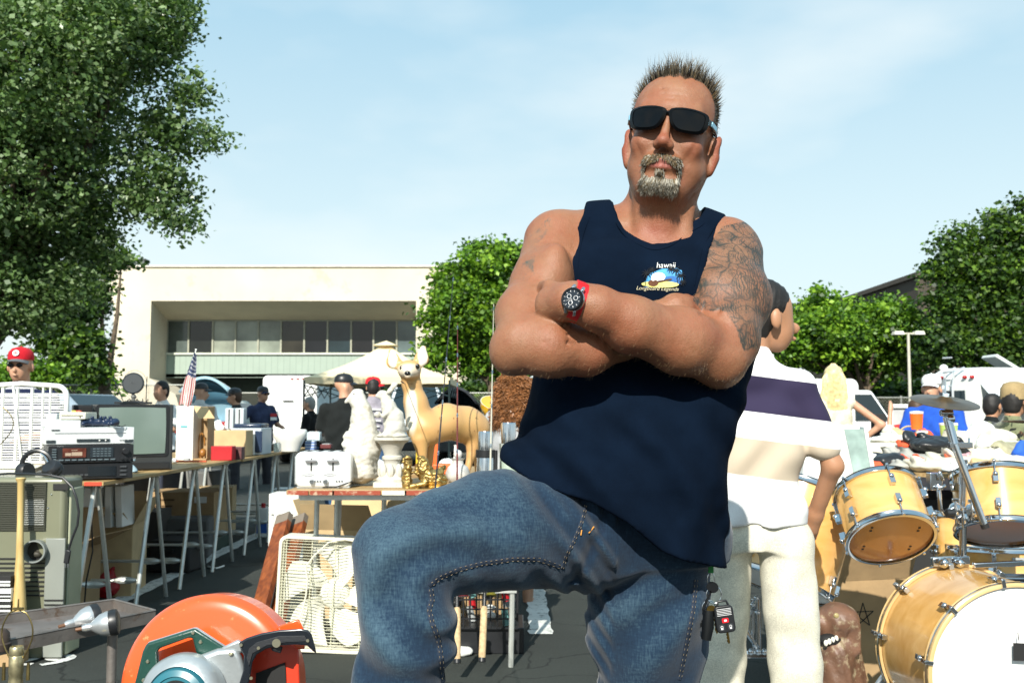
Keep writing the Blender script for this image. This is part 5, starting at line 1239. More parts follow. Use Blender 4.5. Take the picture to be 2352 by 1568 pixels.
for y, l in ((5.83, 'second nearest metal trestle, behind open cardboard box'), (6.57, 'metal trestle under the middle of the television end of table'), (7.25, 'metal trestle under the tall white carton'),
             (8.07, 'metal trestle under the blue and grey printer'), (8.82, 'metal trestle second from far end of long table'), (9.5, 'farthest metal trestle of the long table')):
 dup(t0, ((-2.88 - 2.08) / 2, y, 0), label=l)
def T_(u, v): return PZ(u, v, TZ)        # point on the table top
def boxobj(name, label, cat, c, d, m, rz=0., bevel=.004, extra=None, group=None, top=None):
 """closed carton or case standing at c (base centre)"""
 t = thing(name, c, label, cat, rotz=rz, group=group); q = MB(); q.box((0, 0, d[2] / 2), d); obj('body', q, m, t, world=False, bevel=bevel)
 if extra: extra(t)
 return t
# television
def tv(t):
 q = MB(); q.box((0, .18, .0), (.36, .30, .30));
o = thing('television', (-2.215, 5.83, TZ), 'dark grey tube television with pale green screen under the disc aerial', 'television', rotz=R(27))
W, Hh = .455, .385
q = MB(); n = 8
fr = [(-W / 2, .0), (W / 2, .0), (W / 2, Hh), (-W / 2, Hh)]
q.box((0, .045, Hh / 2), (W, .09, Hh)); obj('cabinet', q, mat('tv_grey', (.028, .031, .032), .45, var=.08), o, world=False, bevel=.008, seg=3)
q = MB(); q.box((0, .23, Hh / 2 + .01), (W * .86, .29, Hh * .86), rot=(R(0), 0, 0), taper=1); obj('tube_housing', q, MATS['tv_grey'], o, world=False, bevel=.03, seg=3)
q = MB(); sw, sh, sz = .372, .272, .232
def scr(u, v):
 a, b_ = 2 * u - 1, 2 * v - 1; return Vector((a * sw / 2 * (1 - .02 * b_ * b_), -.0135 + .005 * (a * a + b_ * b_) * .5, sz + b_ * sh / 2 * (1 - .025 * a * a)))
q = MB(); q.prism([(x, z) for x, z in rrect(sw + .036, sh + .034, .02, 4)], .006, Matrix(((1, 0, 0, 0), (0, 0, -1, .001), (0, 1, 0, sz), (0, 0, 0, 1)))); obj('screen_mask', q, m_blk, o, world=False, bevel=.002)
q = MB(); q.sheet(scr, 14, 12); obj('screen', q, mat('crt_glass', (.15, .20, .175), .12, spec=.6, var=.06, vs=5, coat=.5), o, world=False, thick=.002)
q = MB(); q.box((.0, -.002, .028), (W * .92, .01, .040)); obj('control_panel', q, mat('tv_panel', (.016, .017, .018), .35), o, world=False, bevel=.002)
q = MB();
for k in range(5): q.box((-.10 + k * .028, -.009, .028), (.018, .004, .007))
obj('button', q, m_blk, o, world=False)
q = MB(); text_mesh('SONY', .018, faceM((0, -.0015, .072)), q, .0006, bold=.0006); obj('lettering', q, mat('silver_print', '#9a9da0', .4, .3), o, world=False)
o = thing('disc_aerial', (-2.27, 5.98, TZ + .387), 'black disc television aerial with rabbit-ear rods on the dark television', 'aerial')
q = MB(); q.lathe([(.075, 0), (.08, .006), (.06, .016), (.045, .02)], axM((0, 0, 0), (0, 0, 1)), 28); q.box((0, 0, .008), (.19, .10, .012)); obj('base', q, m_blk, o, world=False)
q = MB(); M_ = axM((0, -.01, .125), (.1, -1, .06)); q.lathe([(.0, -.012), (.058, -.012), (.064, -.004), (.064, .006), (.058, .011), (.056, .009), (.0, .009)], M_, 40); obj('disc', q, mat('aerial_black', (.022, .028, .032), .4), o, world=False)
q = MB(); text_mesh('RCA', .012, faceM((-.001, -.0215, .128), (.1, -1, .06)), q, .0004); obj('lettering', q, mat('faint_grey', (.07, .08, .085), .5), o, world=False)
q = MB(); q.cyl((0, 0, .015), (0, -.005, .065), .012, .008, 10); q.ball((0, 0, .045), .016, 10, 8); obj('stem', q, mat('stem_grey', (.12, .12, .11), .4), o, world=False)
for a, b_ in (((-.06, 0, .015), (-.125, 0, .155)), ((.075, 0, .012), (.078, 0, .165))): q = MB(); q.tube([a, b_], .0026, 6); obj('rod', q, m_blk, o, world=False)
q = MB(); q.tube([(.072 * math.cos(t), .01, .125 + .078 * math.sin(t)) for t in [R(-20 + 11 * i) for i in range(20)]], .0012, 5); q.tube([(-.05 + .12 * i / 20, .03 + .02 * math.sin(i), .02 + .012 * math.sin(i * 1.3)) for i in range(21)], .003, 5); obj('cable', q, m_dark, o, world=False)
o = thing('speaker', (-2.42, 5.62, TZ), 'tall black loudspeaker box between white video recorder and television', 'speaker', rotz=R(27)); q = MB(); q.box((0, 0, .19), (.10, .16, .38)); obj('cabinet', q, m_blk, o, world=False, bevel=.004)
q = MB(); q.box((0, -.081, .19), (.088, .006, .36)); obj('grille', q, mat('speaker_cloth', (.008, .008, .009), .9, bump=.4, bs=300), o, world=False, bevel=.003)
# hi-fi stack
def stackbox(name, label, cat, u0, u1, v0, v1, D, dep, m, z0=None):
 a, b_ = P(u0, v1, D), P(u1, v0, D); z = a.z if z0 is None else z0; h = b_.z - z; t = thing(name, ((a.x + b_.x) / 2, D, z), label, cat, rotz=R(29))
 q = MB(); q.box((0, dep / 2, h / 2 + .001), (b_.x - a.x, dep, h - .003)); obj('case', q, m, t, world=False, bevel=.003); return t, b_.x - a.x, h
D0 = 5.0
t, w, h = stackbox('cassette_deck', 'black cassette deck at bottom of the hi-fi stack', 'cassette deck', 121, 300, 1063, 1101, D0, .30, m_blk, TZ + .004)
q = MB(); q.box((w * .12, -.003, h * .5), (w * .34, .006, h * .6)); obj('display', q, mat('smoke_window', (.012, .016, .02), .1, coat=1.), t, world=False)
q = MB(); [q.box((-w * .35 + k * .022, -.004, h * .3), (.015, .008, .008)) for k in range(6)]; [q.box((w * .38, -.004, h * (.25 + k * .25)), (.03, .008, .007)) for k in range(3)]; obj('buttons', q, mat('button_grey', (.06, .065, .07), .4), t, world=False)
z1 = TZ + .004 + h
t, w, h = stackbox('stereo_receiver', 'black stereo receiver with red lit display panel and volume knob', 'receiver', 118, 302, 1021, 1063, D0 - .01, .32, m_blk, z1)
q = MB(); q.box((-w * .20, -.003, h * .58), (w * .27, .006, h * .5)); dsp = obj('display', q, mat('amber_display', (.10, .028, .018), .15, var=.5, vs=30, coat=1.), t, world=False)
q = MB(); q.box((-w * .27, -.007, h * .50), (w * .07, .001, h * .16)); q.box((-w * .2, -.007, h * .72), (w * .07, .001, h * .03)); q.box((-w * .17, -.007, h * .52), (w * .12, .001, h * .2)); obj('print', q, mat('display_print', (.40, .30, .22), .4), dsp, world=False)
q = MB(); q.box((w * .12, -.003, h * .58), (w * .27, .005, h * .55)); obj('key_panel', q, mat('receiver_panel', (.018, .026, .033), .3), t, world=False)
q = MB(); [q.box((w * (.03 + .045 * i), -.007, h * (.78 - .13 * j)), (w * .032, .003, h * .04)) for i in range(5) for j in range(4)]; [q.box((-w * .35 + w * .075 * i, -.006, h * .2), (w * .055, .005, h * .06)) for i in range(9)]; [q.box((-w * .43, -.006, h * (.25 + .13 * j)), (w * .05, .005, h * .05)) for j in range(5)]; obj('buttons', q, mat('receiver_print', (.13, .17, .19), .4), t, world=False)
q = MB(); q.lathe([(.0, .022), (.014, .022), (.0165, .018), (.0175, 0)], axM((w * .40, 0, h * .62), (0, -1, 0)), 28); obj('volume_knob', q, mat('knob_black', (.016, .017, .019), .3), t, world=False)
for k in (-1, 0, 1): q = MB(); q.lathe([(.0, .012), (.0055, .012), (.006, 0)], axM((w * (.41 + .05 * k), 0, h * .22), (0, -1, 0)), 12); obj('knob', q, MATS['knob_black'], t, world=False)
q = MB(); text_mesh('ONKYO', .008, faceM((-w * .36, -.001, h * .93)), q, .0004); obj('lettering', q, mat('grey_print', '#7d8184', .5), t, world=False)
z2 = z1 + h
t, w, h = stackbox('video_recorder', 'silver white video recorder on top of the black receiver', 'video recorder', 113, 303, 981, 1021, D0 - .005, .25, mat('silver_plastic', (.66, .68, .68), .35, .2, var=.04), z2)
q = MB(); q.box((-w * .44 + .02, -.002, h * .85), (w * .09, .004, h * .06)); q.box((w * .03, -.003, h * .25), (w * .37, .006, h * .17)); q.box((-w * .44, -.003, h * .20), (w * .1, .004, h * .16)); q.box((w * .44, -.003, h * .20), (w * .1, .004, h * .16)); obj('display', q, mat('vcr_dark', (.03, .04, .045), .2), t, world=False)
q = MB(); q.box((0, -.002, h * .68), (w * .8, .004, .0015)); [q.box((w * (.34 + .03 * k), -.003, h * .26), (w * .02, .004, h * .05)) for k in range(4)]; obj('trim', q, m_gry, t, world=False)
for k in (.1, .17): q = MB(); q.lathe([(0, .008), (.0035, .008), (.004, 0)], axM((w * k, 0, h * .25), (0, -1, 0)), 12); obj('button', q, m_wht, t, world=False)
z3 = z2 + h
p = P(150, 972, D0); t = thing('white_case', (P(155, 970, D0 + .08).x, D0 + .08, z3), 'pale grey case with cut-away front on the video recorder', 'electronics'); q = MB(); q.box((.0, .0, .02), (.20, .16, .04)); q.box((-.07, .02, .055), (.055, .10, .03)); obj('body', q, mat('pale_grey', (.52, .55, .55), .5), t, world=False, bevel=.004)
t2 = thing('disk_drive', (P(180, 956, D0 + .06).x, D0 + .06, z3 + .041), 'small cream disk drive on the pale grey case', 'disk drive'); q = MB(); q.box((0, 0, .017), (.13, .14, .034)); obj('body', q, mat('cream_plastic', (.70, .68, .56), .45), t2, world=False, bevel=.003)
q = MB(); q.box((0, -.071, .018), (.11, .004, .004)); q.box((.04, -.072, .010), (.008, .004, .005)); obj('slot', q, m_dark, t2, world=False)
t2 = thing('toy_blocks', (P(176, 946, D0 + .1).x, D0 + .1, z3 + .076), 'yellow and red scraps on top of the cream disk drive', 'toy'); q = MB(); q.box((-.012, 0, .004), (.02, .02, .008)); obj('block', q, mat('yellow_plastic', '#d9c45a', .5), t2, world=False, bevel=.001); q = MB(); q.box((.012, 0, .004), (.022, .02, .008)); obj('block', q, mat('coral_plastic', '#c9604a', .5), t2, world=False, bevel=.001)
for k, (u, lab) in enumerate(((222, 'dark blue game controller left of the pair on video recorder'), (252, 'dark blue game controller right of the pair on video recorder'))):
 c = P(u, 968, D0 + .05); t = thing('game_controller', (c.x, D0 + .05, z3), lab, 'game controller', rotz=R(20 - 50 * k), group='game controllers on the video recorder')
 f = Field(np.arange(-.09, .09, .004), np.arange(-.06, .06, .004), np.arange(-.01, .06, .004)); f.cone((-.04, 0, .025), (.04, 0, .025), .018, .018, .01)
 for s in (1, -1): f.cone((s * .045, .0, .025), (s * .06, -.035, .018), .018, .012, .012); f.cone((s * .02, -.012, .03), (s * .02, -.014, .05), .007, .009, .004)
 me = f.mesh('shell'); link('shell', me, mat('navy_plastic', (.010, .022, .055), .3), t)
 q = MB(); q.tube([(.06 * math.cos(a * .5), .04 + .015 * math.sin(a), .006 + .004 * math.sin(a * 2)) for a in range(14)], .002, 5); obj('cable', q, m_dark, t, world=False)
c = P(97, 1078, 4.66); t = thing('headphones', (c.x, 4.70, c.z), 'big black headphones resting on top of the olive heater', 'headphones')
q = MB(); q.tube([Vector((-.085 + .07 * math.cos(a) * 1.0 + .03, .02, .02 + .065 * math.sin(a))) for a in [R(200 - 14 * i) for i in range(14)]], [.012] * 14, 8); obj('headband', q, m_blk, t, world=False)
q = MB(); M_ = axM((.035, -.02, .004), (-.35, -.75, .7)); q.lathe([(.0, .02), (.035, .022), (.045, .010), (.047, 0), (.044, -.008), (.046, -.014), (.042, -.022), (.043, -.028), (.03, -.034), (0, -.034)], M_, 28); obj('ear_cup', q, m_blk, t, world=False)
q = MB(); M_ = axM((-.11, .03, -.012), (.8, -.4, .1)); q.lathe([(.0, .02), (.035, .022), (.043, .010), (.044, -.018), (.03, -.026), (0, -.026)], M_, 24); obj('ear_cup', q, m_blk, t, world=False)
q = MB(); q.tube([(-.03, .0, .075), (.0, -.02, .06), (.02, -.03, .035)], .003, 6); obj('yoke', q, m_chr, t, world=False)
c = PZ(232, 1098, TZ); t = thing('cable_coil', (c.x, c.y - .02, TZ), 'coiled black cable in front of the cassette deck', 'cable'); q = MB()
for k in range(7): q.tube([(.10 * math.cos(a) * (1 - .07 * k) + .012 * math.sin(k * 2.3), .03 * math.sin(a) + .01 * k, .045 + .035 * math.sin(a + .5 * k) * (1 - .05 * k) * (math.cos(a) if k % 2 else 1)) for a in [2 * math.pi * i / 26 for i in range(27)]], .0035, 6)
q.lathe([(.03, .0), (.033, .01), (.03, .022), (.012, .024), (.01, .05), (0, .052)], Matrix.Translation((-.01, -.03, 0)), 16); obj('coil', q, m_blk, t, world=False)
q = MB(); q.cyl((-.01, -.03, .05), (-.01, -.03, .066), .005, .005, 10); obj('plug', q, m_chr, t, world=False)
c = PZ(307, 1085, TZ); t = thing('blue_bulb', (c.x, c.y, TZ), 'small pale blue trigger bottle in front of the television', 'bottle', rotz=R(-20)); q = MB(); q.lathe([(.006, .075), (.008, .06), (.008, .048), (.018, .03), (.024, .012), (.024, .0)], Matrix.Rotation(R(-25), 4, 'Y'), 16); q.box((-.012, 0, .072), (.034, .012, .010)); obj('shell', q, mat('ice_blue', (.38, .52, .60), .15, trans=.3), t, world=False)
for k, (v, z, lab) in enumerate(((1068, 0, 'cream computer keyboard on top of another at far left of table'), (1066, .03, 'white computer keyboard lowest of the two at far left'))):
 t = thing('keyboard', (-2.60, 4.99 + .02 * k, TZ + .052 - z), lab, 'keyboard', group='computer keyboards'); q = MB(); q.box((0, 0, .0), (.46, .16, .022), rot=(R(8), 0, 0)); obj('case', q, MATS['cream_plastic'] if k == 0 else m_wht, t, world=False, bevel=.003)
 q = MB(); [q.box((-.20 + .0195 * i, -.055 + .022 * j, .017 + .003 * j), (.0165, .0185, .009), taper=.85) for i in range(21) for j in range(5)]; obj('keys', q, m_wht, t, world=False)
o = thing("lattice_panel", (-2.72, 5.45, TZ), 'white slatted plastic panel with rounded top corner in front of old man', 'garden panel')
u0, u1, vt, vb = -60, 154, 886, 1062; A_, B_ = P(u0, vb, 5.45), P(u1, vt, 5.45); cw, ch = B_.x - A_.x, B_.z - A_.z; cx = (A_.x + B_.x) / 2
pts = [(cw / 2, 0)] + [(cw / 2 - .06 + .06 * math.cos(R(a)), ch - .06 + .06 * math.sin(R(a))) for a in range(0, 91, 15)] + [(.0, ch + .012), (-cw / 2 + .05, ch), (-cw / 2, ch - .05), (-cw / 2, 0)]
q = MB(); q.tube([Vector((cx + x, 5.45, A_.z + z)) for x, z in pts], .014, 10, closed=True); obj('frame', q, m_wht, o)
q = MB()
for k in range(27): z = .02 + k * (ch - .05) / 27; q.box((cx, 5.45, A_.z + z), (cw - .03, .010, .0062))
obj('slats', q, m_wht, o)
q = MB()
for x in (.16, .12, .06, -.02, -.10, -.16): q.box((cx + x, 5.446, A_.z + ch / 2), (.012 if x < .1 else .007, .016, ch - .02))
q.bar((cx - .04, 5.435, A_.z + ch), (cx + .02, 5.435, A_.z), .010, .010); obj('uprights', q, m_wht, o)
q = MB(); q.box((cx + .05, 5.47, A_.z + ch * .85), (.06, .01, .03)); obj('label_plate', q, m_wht, o)
def harp(name, label, c, w, h, par=None):
 t = thing(name, c, label, 'lamp'); q = MB(); q.tube([(w / 2 * math.sin(math.pi * (.12 + .88 * abs(i) / 14)) * (1 if i > 0 else -1) * (1 if i else 0), 0, h * (1 - abs(i) / 14) ** .8) for i in range(-14, 15)], .0022, 6)
 obj('harp', q, mat('old_brass', (.22, .17, .07), .4, .9, var=.3, vs=40), t, world=False); return t
harp('lamp_harp', 'curved brass lamp wire at left edge in front of white lattice', (P(-22, 1045, 4.6).x, 4.6, P(0, 1048, 4.6).z), .20, .235)
# farther along the table
c = T_(442, 1056); t = thing('white_carton', (c.x, c.y + .05, TZ), 'tall white carton with brown flap folded open beside television', 'carton', rotz=R(-4)); w, h, d = .20, .385, .17
q = MB(); q.box((-.045, 0, h / 2), (w * .62, d, h)); obj('body', q, mat('white_card', (.74, .73, .68), .7, var=.06), t, world=False, bevel=.003)
q = MB(); q.box((.06, .075, h / 2), (.10, .01, h * .98)); q.box((.06, -.0, .006), (.10, .14, .01)); q.box((.108, .01, h / 2), (.006, .13, h * .97)); obj('open_side', q, m_card, t, world=False)
q = MB(); q.add([(.01, -.07, h), (.115, -.07, h - .01), (.185, -.12, h - .085), (.075, -.13, h - .085), (.01, -.072, h - .003), (.115, -.072, h - .013), (.185, -.122, h - .088), (.075, -.132, h - .088)], [(0, 1, 2, 3), (4, 7, 6, 5), (0, 4, 5, 1), (1, 5, 6, 2), (2, 6, 7, 3), (3, 7, 4, 0)]); obj('flap', q, m_card2, t, world=False)
q = MB(); q.box((-.05, -.087, h * .62), (.05, .004, .012)); obj('label', q, mat('teal_print', '#4aa6ae', .6), t, world=False)
q = MB(); q.tube([(.04 + .025 * math.cos(a), .02, .10 + .09 * math.sin(a)) for a in [i * .5 for i in range(13)]], .006, 6); q.ball((.06, 0, .05), (.025, .03, .03), 10, 8); obj('contents', q, mat('amber_plastic', (.30, .13, .03), .3), t, world=False)
for (u, v, d, m, nm, lab, cat, rz) in (
 (519, 1056, (.30, .22, .20), m_card2, 'cardboard_box', 'cardboard box with red packets in front, right of white carton', 'box', 0),
 (508, 1057, (.15, .10, .10), m_red2, 'red_packet', 'crimson packet in front of the cardboard box on long table', 'packet', 0),
 (537, 1055, (.11, .09, .09), mat('dark_packet', (.09, .03, .03), .5, var=.5, vs=40), 'dark_packet', 'dark red and black packet beside the crimson one', 'packet', 0)):
 c = T_(u, v - (8 if nm == 'cardboard_box' else 0)); boxobj(nm, lab, cat, (c.x, c.y + d[1] / 2, TZ), d, m, R(rz))
c = T_(512, 1040); t = thing('crumpled_paper', (c.x, c.y + .1, TZ + .20), 'crumpled white paper and plastic in the cardboard box', 'paper'); f = Field(np.arange(-.16, .16, .008), np.arange(-.09, .09, .008), np.arange(-.05, .13, .008))
for k in range(12): f.ell((random.uniform(-.1, .1), random.uniform(-.04, .04), random.uniform(0, .05)), (.04, .03, .03), Euler((random.random() * 3, random.random() * 3, 0)).to_matrix(), .006)
f.disp(lambda x, y, z: .006 * fbm(x, y, z, 60., 2)); link('crumple', f.mesh('crumple'), m_wht, t)
def bx2(name, label, cat, u0, u1, v0, v1, D, dep, m, z0=TZ, bevel=.006):
 a, b_ = P(u0, v1, D), P(u1, v0, D); t = thing(name, ((a.x + b_.x) / 2, D + dep / 2, z0), label, cat); h = b_.z - z0
 q = MB(); q.box((0, 0, h / 2), (b_.x - a.x, dep, h)); obj('body', q, m, t, world=False, bevel=bevel); return t, b_.x - a.x, h, dep
t, w, h, dp = bx2('printer', 'grey and white printer with dark blue lid on long table', 'printer', 528, 600, 983, 1045, 8.0, .35, mat('printer_grey', (.42, .47, .50), .45))
q = MB(); q.box((0, -.0, h + .018), (w * .9, dp * .8, .035)); obj('lid', q, mat('navy_lid', (.02, .035, .07), .25), t, world=False, bevel=.012); q = MB(); q.box((w * .42, -dp / 2 - .004, h * .5), (w * .24, .012, h * .8)); obj('panel', q, MATS['navy_lid'], t, world=False, bevel=.004)
q = MB(); q.box((w * .22, -dp / 2 - .006, h * .45), (w * .18, .014, h * .9)); obj('trim', q, m_wht, t, world=False, bevel=.004)
for u0, u1, lab in ((516, 536, 'left silver file tray standing on the printer'), (539, 560, 'right silver file tray standing on the printer')):
 t, w, h, dp = bx2('file_tray', lab, 'tray', u0, u1, 937, 983, 8.15, .10, mat('tray_silver', (.55, .60, .62), .35, .3), P(500, 986, 8.0).z); t['group'] = 'silver file trays'; q = MB(); q.box((0, -.052, h * .5), (w * .12, .006, h * .9)); obj('groove', q, m_dark, t, world=False)
t = thing('wash_basin', (P(660, 1010, 8.6).x, 8.7, P(660, 1037, 8.6).z), 'white ceramic basin standing on the far end of long table', 'sink'); q = MB(); a = .145
q.lathe([(a * .55, 0), (a * .62, .02), (a * .80, .08), (a * 1.0, .13), (a * 1.02, .175), (a * .96, .19), (a * .86, .188), (a * .80, .16), (a * .6, .10), (a * .3, .085), (0, .082)], Matrix.Diagonal((1, .8, 1, 1)), 36); obj('bowl', q, mat('ceramic', (.78, .77, .72), .15, coat=.5), t, world=False)
for nm, lab, cat, u0, u1, v0, v1, D, m in (('radio', 'small brown clock radio left of white basin', 'radio', 606, 628, 1020, 1036, 8.5, mat('brown_case', (.09, .06, .04), .5)), ('glass_jar', 'clear glass jar between clock radio and basin', 'jar', 628, 640, 1018, 1038, 8.4, mat('pale_glass', (.5, .6, .58), .1, trans=.5)),
 ('book_stack', 'stack of blue books behind the toaster right of basin', 'books', 700, 722, 1012, 1034, 8.8, mat('blue_book', (.12, .20, .42), .5, stripes=[(2, 40, (.6, .65, .7), .3)])), ('red_case', 'dark red case beside the blue books', 'case', 735, 760, 1020, 1030, 9.0, mat('maroon', (.10, .015, .015), .5)), ('folded_plastic', 'folded clear plastic bag above blue books', 'bag', 704, 735, 992, 1012, 9.1, mat('pale_plastic', (.45, .52, .54), .25))):
 t, w, h, dp = bx2(nm, lab, cat, u0, u1, v0, v1, D, .10, m, z0=P(u0, v1, D).z); q = MB(); q.box((0, 0, h + .003), (w * .7, .07, .006)); obj('top', q, m_gry, t, world=False)
t = thing('tool', (T_(440, 1064).x, T_(440, 1064).y, TZ + .008), 'orange handled tool lying on table edge below white carton', 'tool'); q = MB(); q.bar((-.10, 0, .006), (.10, 0, .006), .018, .012); obj('handle', q, mat('orange_handle', '#b4502a', .5), t, world=False, bevel=.003); q = MB(); q.cyl((-.13, .01, .01), (-.10, 0, .01), .018, .014, 12); obj('head', q, m_wht, t, world=False)
t = thing('tape_roll', (T_(440, 1055).x + .03, T_(440, 1058).y, TZ), 'small grey roll on the table beneath the white carton', 'tape roll'); q = MB(); q.lathe([(.012, 0), (.024, 0), (.024, .018), (.012, .018), (.012, 0)], None, 18, cap=False); obj('roll', q, m_gry, t, world=False)
t = thing('flag', (P(421, 940, 6.9).x, 6.9, TZ + .3), 'small furled stars and stripes flag on white stick behind the television', 'flag'); fa, fb = P(420, 948, 6.9), P(450, 803, 6.9)
q = MB(); q.tube([fa, fb], .004, 6); q.ball(fb, .007, 8, 6); obj('stick', q, m_wht, t)
def flagm():
 m = bpy.data.materials.new('flag_cloth'); m.use_nodes = True; nt = m.node_tree; b = nt.nodes['Principled BSDF']; L = nt.links.new; at = N(nt, 'ShaderNodeAttribute'); at.attribute_name = 'fuv'; sp = N(nt, 'ShaderNodeSeparateXYZ'); L(at.outputs['Vector'], sp.inputs[0])
 a = N(nt, 'ShaderNodeMath', operation='MULTIPLY'); a.inputs[1].default_value = 6.5; L(sp.outputs[0], a.inputs[0]); f = N(nt, 'ShaderNodeMath', operation='FRACT'); L(a.outputs[0], f.inputs[0]); l = N(nt, 'ShaderNodeMath', operation='LESS_THAN'); l.inputs[1].default_value = .52; L(f.outputs[0], l.inputs[0])
 mx = N(nt, 'ShaderNodeMix', data_type='RGBA'); mx.inputs['A'].default_value = (.75, .74, .70, 1); mx.inputs['B'].default_value = (.45, .03, .04, 1); L(l.outputs[0], mx.inputs['Factor'])
 g = N(nt, 'ShaderNodeMath', operation='GREATER_THAN'); g.inputs[1].default_value = .55; L(sp.outputs[1], g.inputs[0])
 vo = N(nt, 'ShaderNodeTexVoronoi'); vo.inputs['Scale'].default_value = 13; vo.inputs['Randomness'].default_value = .3; L(at.outputs['Vector'], vo.inputs['Vector']); s = N(nt, 'ShaderNodeMath', operation='LESS_THAN'); s.inputs[1].default_value = .30; L(vo.outputs[0], s.inputs[0])
 st = N(nt, 'ShaderNodeMix', data_type='RGBA'); st.inputs['A'].default_value = (.02, .035, .10, 1); st.inputs['B'].default_value = (.7, .7, .7, 1); L(s.outputs[0], st.inputs['Factor'])
 m2 = N(nt, 'ShaderNodeMix', data_type='RGBA'); L(g.outputs[0], m2.inputs['Factor']); L(mx.outputs['Result'], m2.inputs['A']); L(st.outputs['Result'], m2.inputs['B']); L(m2.outputs['Result'], b.inputs['Base Color']); b.inputs['Roughness'].default_value = .8; return m
q = MB(); uvs = []
def ff(u, v):
 s = .12 + .82 * v; p = fa.lerp(fb, s); wd = .062 * math.sin(math.pi * min(1, (1 - v) * .55 + .18)) * (1 - v * .45) * 1.5; x = (u - .45) * wd; return p + Vector((x, -.012 * math.cos(u * 9 + v * 3) - .004, .01 * math.sin(u * 6)))
q.sheet(ff, 16, 26); fo = obj('cloth', q, flagm(), t, thick=.001); at = fo.data.attributes.new('fuv', 'FLOAT_VECTOR', 'POINT'); at.data.foreach_set('vector', np.array([(i / 16 + .25 * j / 26, j / 26, 0) for j in range(27) for i in range(17)], np.float32).ravel())
# under the long table
def open_box(name, label, c, d, m, rz=0., flaps=(50, 60, 40, 70), inside=None, cat='box', ft=.5):
 """open carton: four walls, floor and four flaps"""
 t = thing(name, c, label, cat, rotz=rz); x, y, z = d[0] / 2, d[1] / 2, d[2]; th = .006
 q = MB(); q.box((0, 0, th / 2), (d[0], d[1], th)); q.box((0, -y, z / 2), (d[0], th, z)); q.box((0, y, z / 2), (d[0], th, z)); q.box((-x, 0, z / 2), (th, d[1] - th, z - .001)); q.box((x, 0, z / 2), (th, d[1] - th, z - .001)); obj('body', q, m, t, world=False)
 for k, (px, py, dx, dy, w) in enumerate(((0, -y, 0, -1, d[0]), (x, 0, 1, 0, d[1]), (0, y, 0, 1, d[0]), (-x, 0, -1, 0, d[1]))):
  a = R(flaps[k]); l = ft * min(d[0], d[1]); e = Vector((dx * math.cos(a) * l, dy * math.cos(a) * l, math.sin(a) * l)); s = Vector((-dy, dx, 0)) * w / 2 * .98; p = Vector((px, py, z)); n = Vector((0, 0, .004)) if abs(math.sin(a)) < .8 else Vector((dx, dy, 0)) * .004
  q = MB(); V = [p - s, p + s, p + s * .94 + e, p - s * .94 + e]; q.add(V + [w_ + n for w_ in V], [(0, 1, 2, 3), (4, 7, 6, 5), (0, 4, 5, 1), (1, 5, 6, 2), (2, 6, 7, 3), (3, 7, 4, 0)]); obj('flap', q, m, t, world=False)
 return t
open_box('open_carton', 'open brown carton with hanging flap under near end of long table', (-2.62, 5.55, 0), (.52, .42, .36), m_card, R(-6), (-60, 25, 70, 60))
open_box('open_carton', 'open carton with raised square flap and red bag beneath it', (-2.50, 6.25, 0), (.36, .40, .42), m_card2, R(8), (30, 62, 80, 30))
f = Field(np.arange(-.14, .14, .009), np.arange(-.12, .12, .009), np.arange(-.01, .26, .009)); f.ell((0, 0, .09), (.09, .07, .10), None, .02); f.cone((0, 0, .14), (.04, 0, .22), .04, .015, .02); f.disp(lambda x, y, z: .008 * fbm(x, y, z, 45., 2))
fobj('red_bag', f, m_red2).location = (-2.42, 6.05, 0); bpy.data.objects['red_bag'].scale = (.75, .75, .8); tag(bpy.data.objects['red_bag'], 'red plastic bag sagging on ground beneath long table', 'bag')
boxobj('printed_carton', 'large closed brown carton with printed lines under far end of table', 'box', (-2.72, 8.35, .10), (.62, .45, .36), m_card, extra=lambda t: (obj('print', (lambda q: [q.box((-.12, -.227, .30 - .05 * k), (.22 - .03 * k, .003, .012)) for k in range(5)] and q)(MB()), mat('brown_print', (.12, .07, .03), .8), t, world=False), obj('label', (lambda q: q.box((.20, -.227, .30), (.10, .003, .05)))(MB()), m_wht, t, world=False)))
boxobj('dark_crate', 'dark green crate under the printed brown carton', 'crate', (-2.70, 8.30, 0), (.66, .45, .095), mat('dark_green_box', (.01, .03, .018), .5))
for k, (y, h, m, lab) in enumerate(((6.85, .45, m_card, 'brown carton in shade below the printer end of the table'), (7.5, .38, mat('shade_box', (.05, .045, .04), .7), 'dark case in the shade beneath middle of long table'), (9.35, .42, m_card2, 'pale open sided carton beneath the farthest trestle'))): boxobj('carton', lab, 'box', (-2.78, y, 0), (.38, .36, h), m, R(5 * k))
t = boxobj('juice_carton', 'carton with red capital letters behind farthest trestle', 'box', (P(655, 1150, 9.6).x, 9.9, .0), (.34, .3, .36), mat('white_box2', (.62, .64, .62), .6)); q = MB(); text_mesh('COR-O-VAN', .065, faceM((0, -.152, .27)), q, .001, bold=.002); obj('lettering', q, m_red2, t, world=False)
for k in range(4): c = (-2.48 + .055 * k, 5.95 + .02 * k, .45); t = thing('white_folder', (c[0], c[1], .43), ('first', 'second', 'third', 'fourth')[k] + ' from left of white folders standing under the table', 'folder', group='white folders under the long table'); q = MB(); q.box((0, 0, .12), (.038, .2, .24), rot=(0, R(3 - 2 * k), 0)); obj('cover', q, m_wht, t, world=False, bevel=.003)
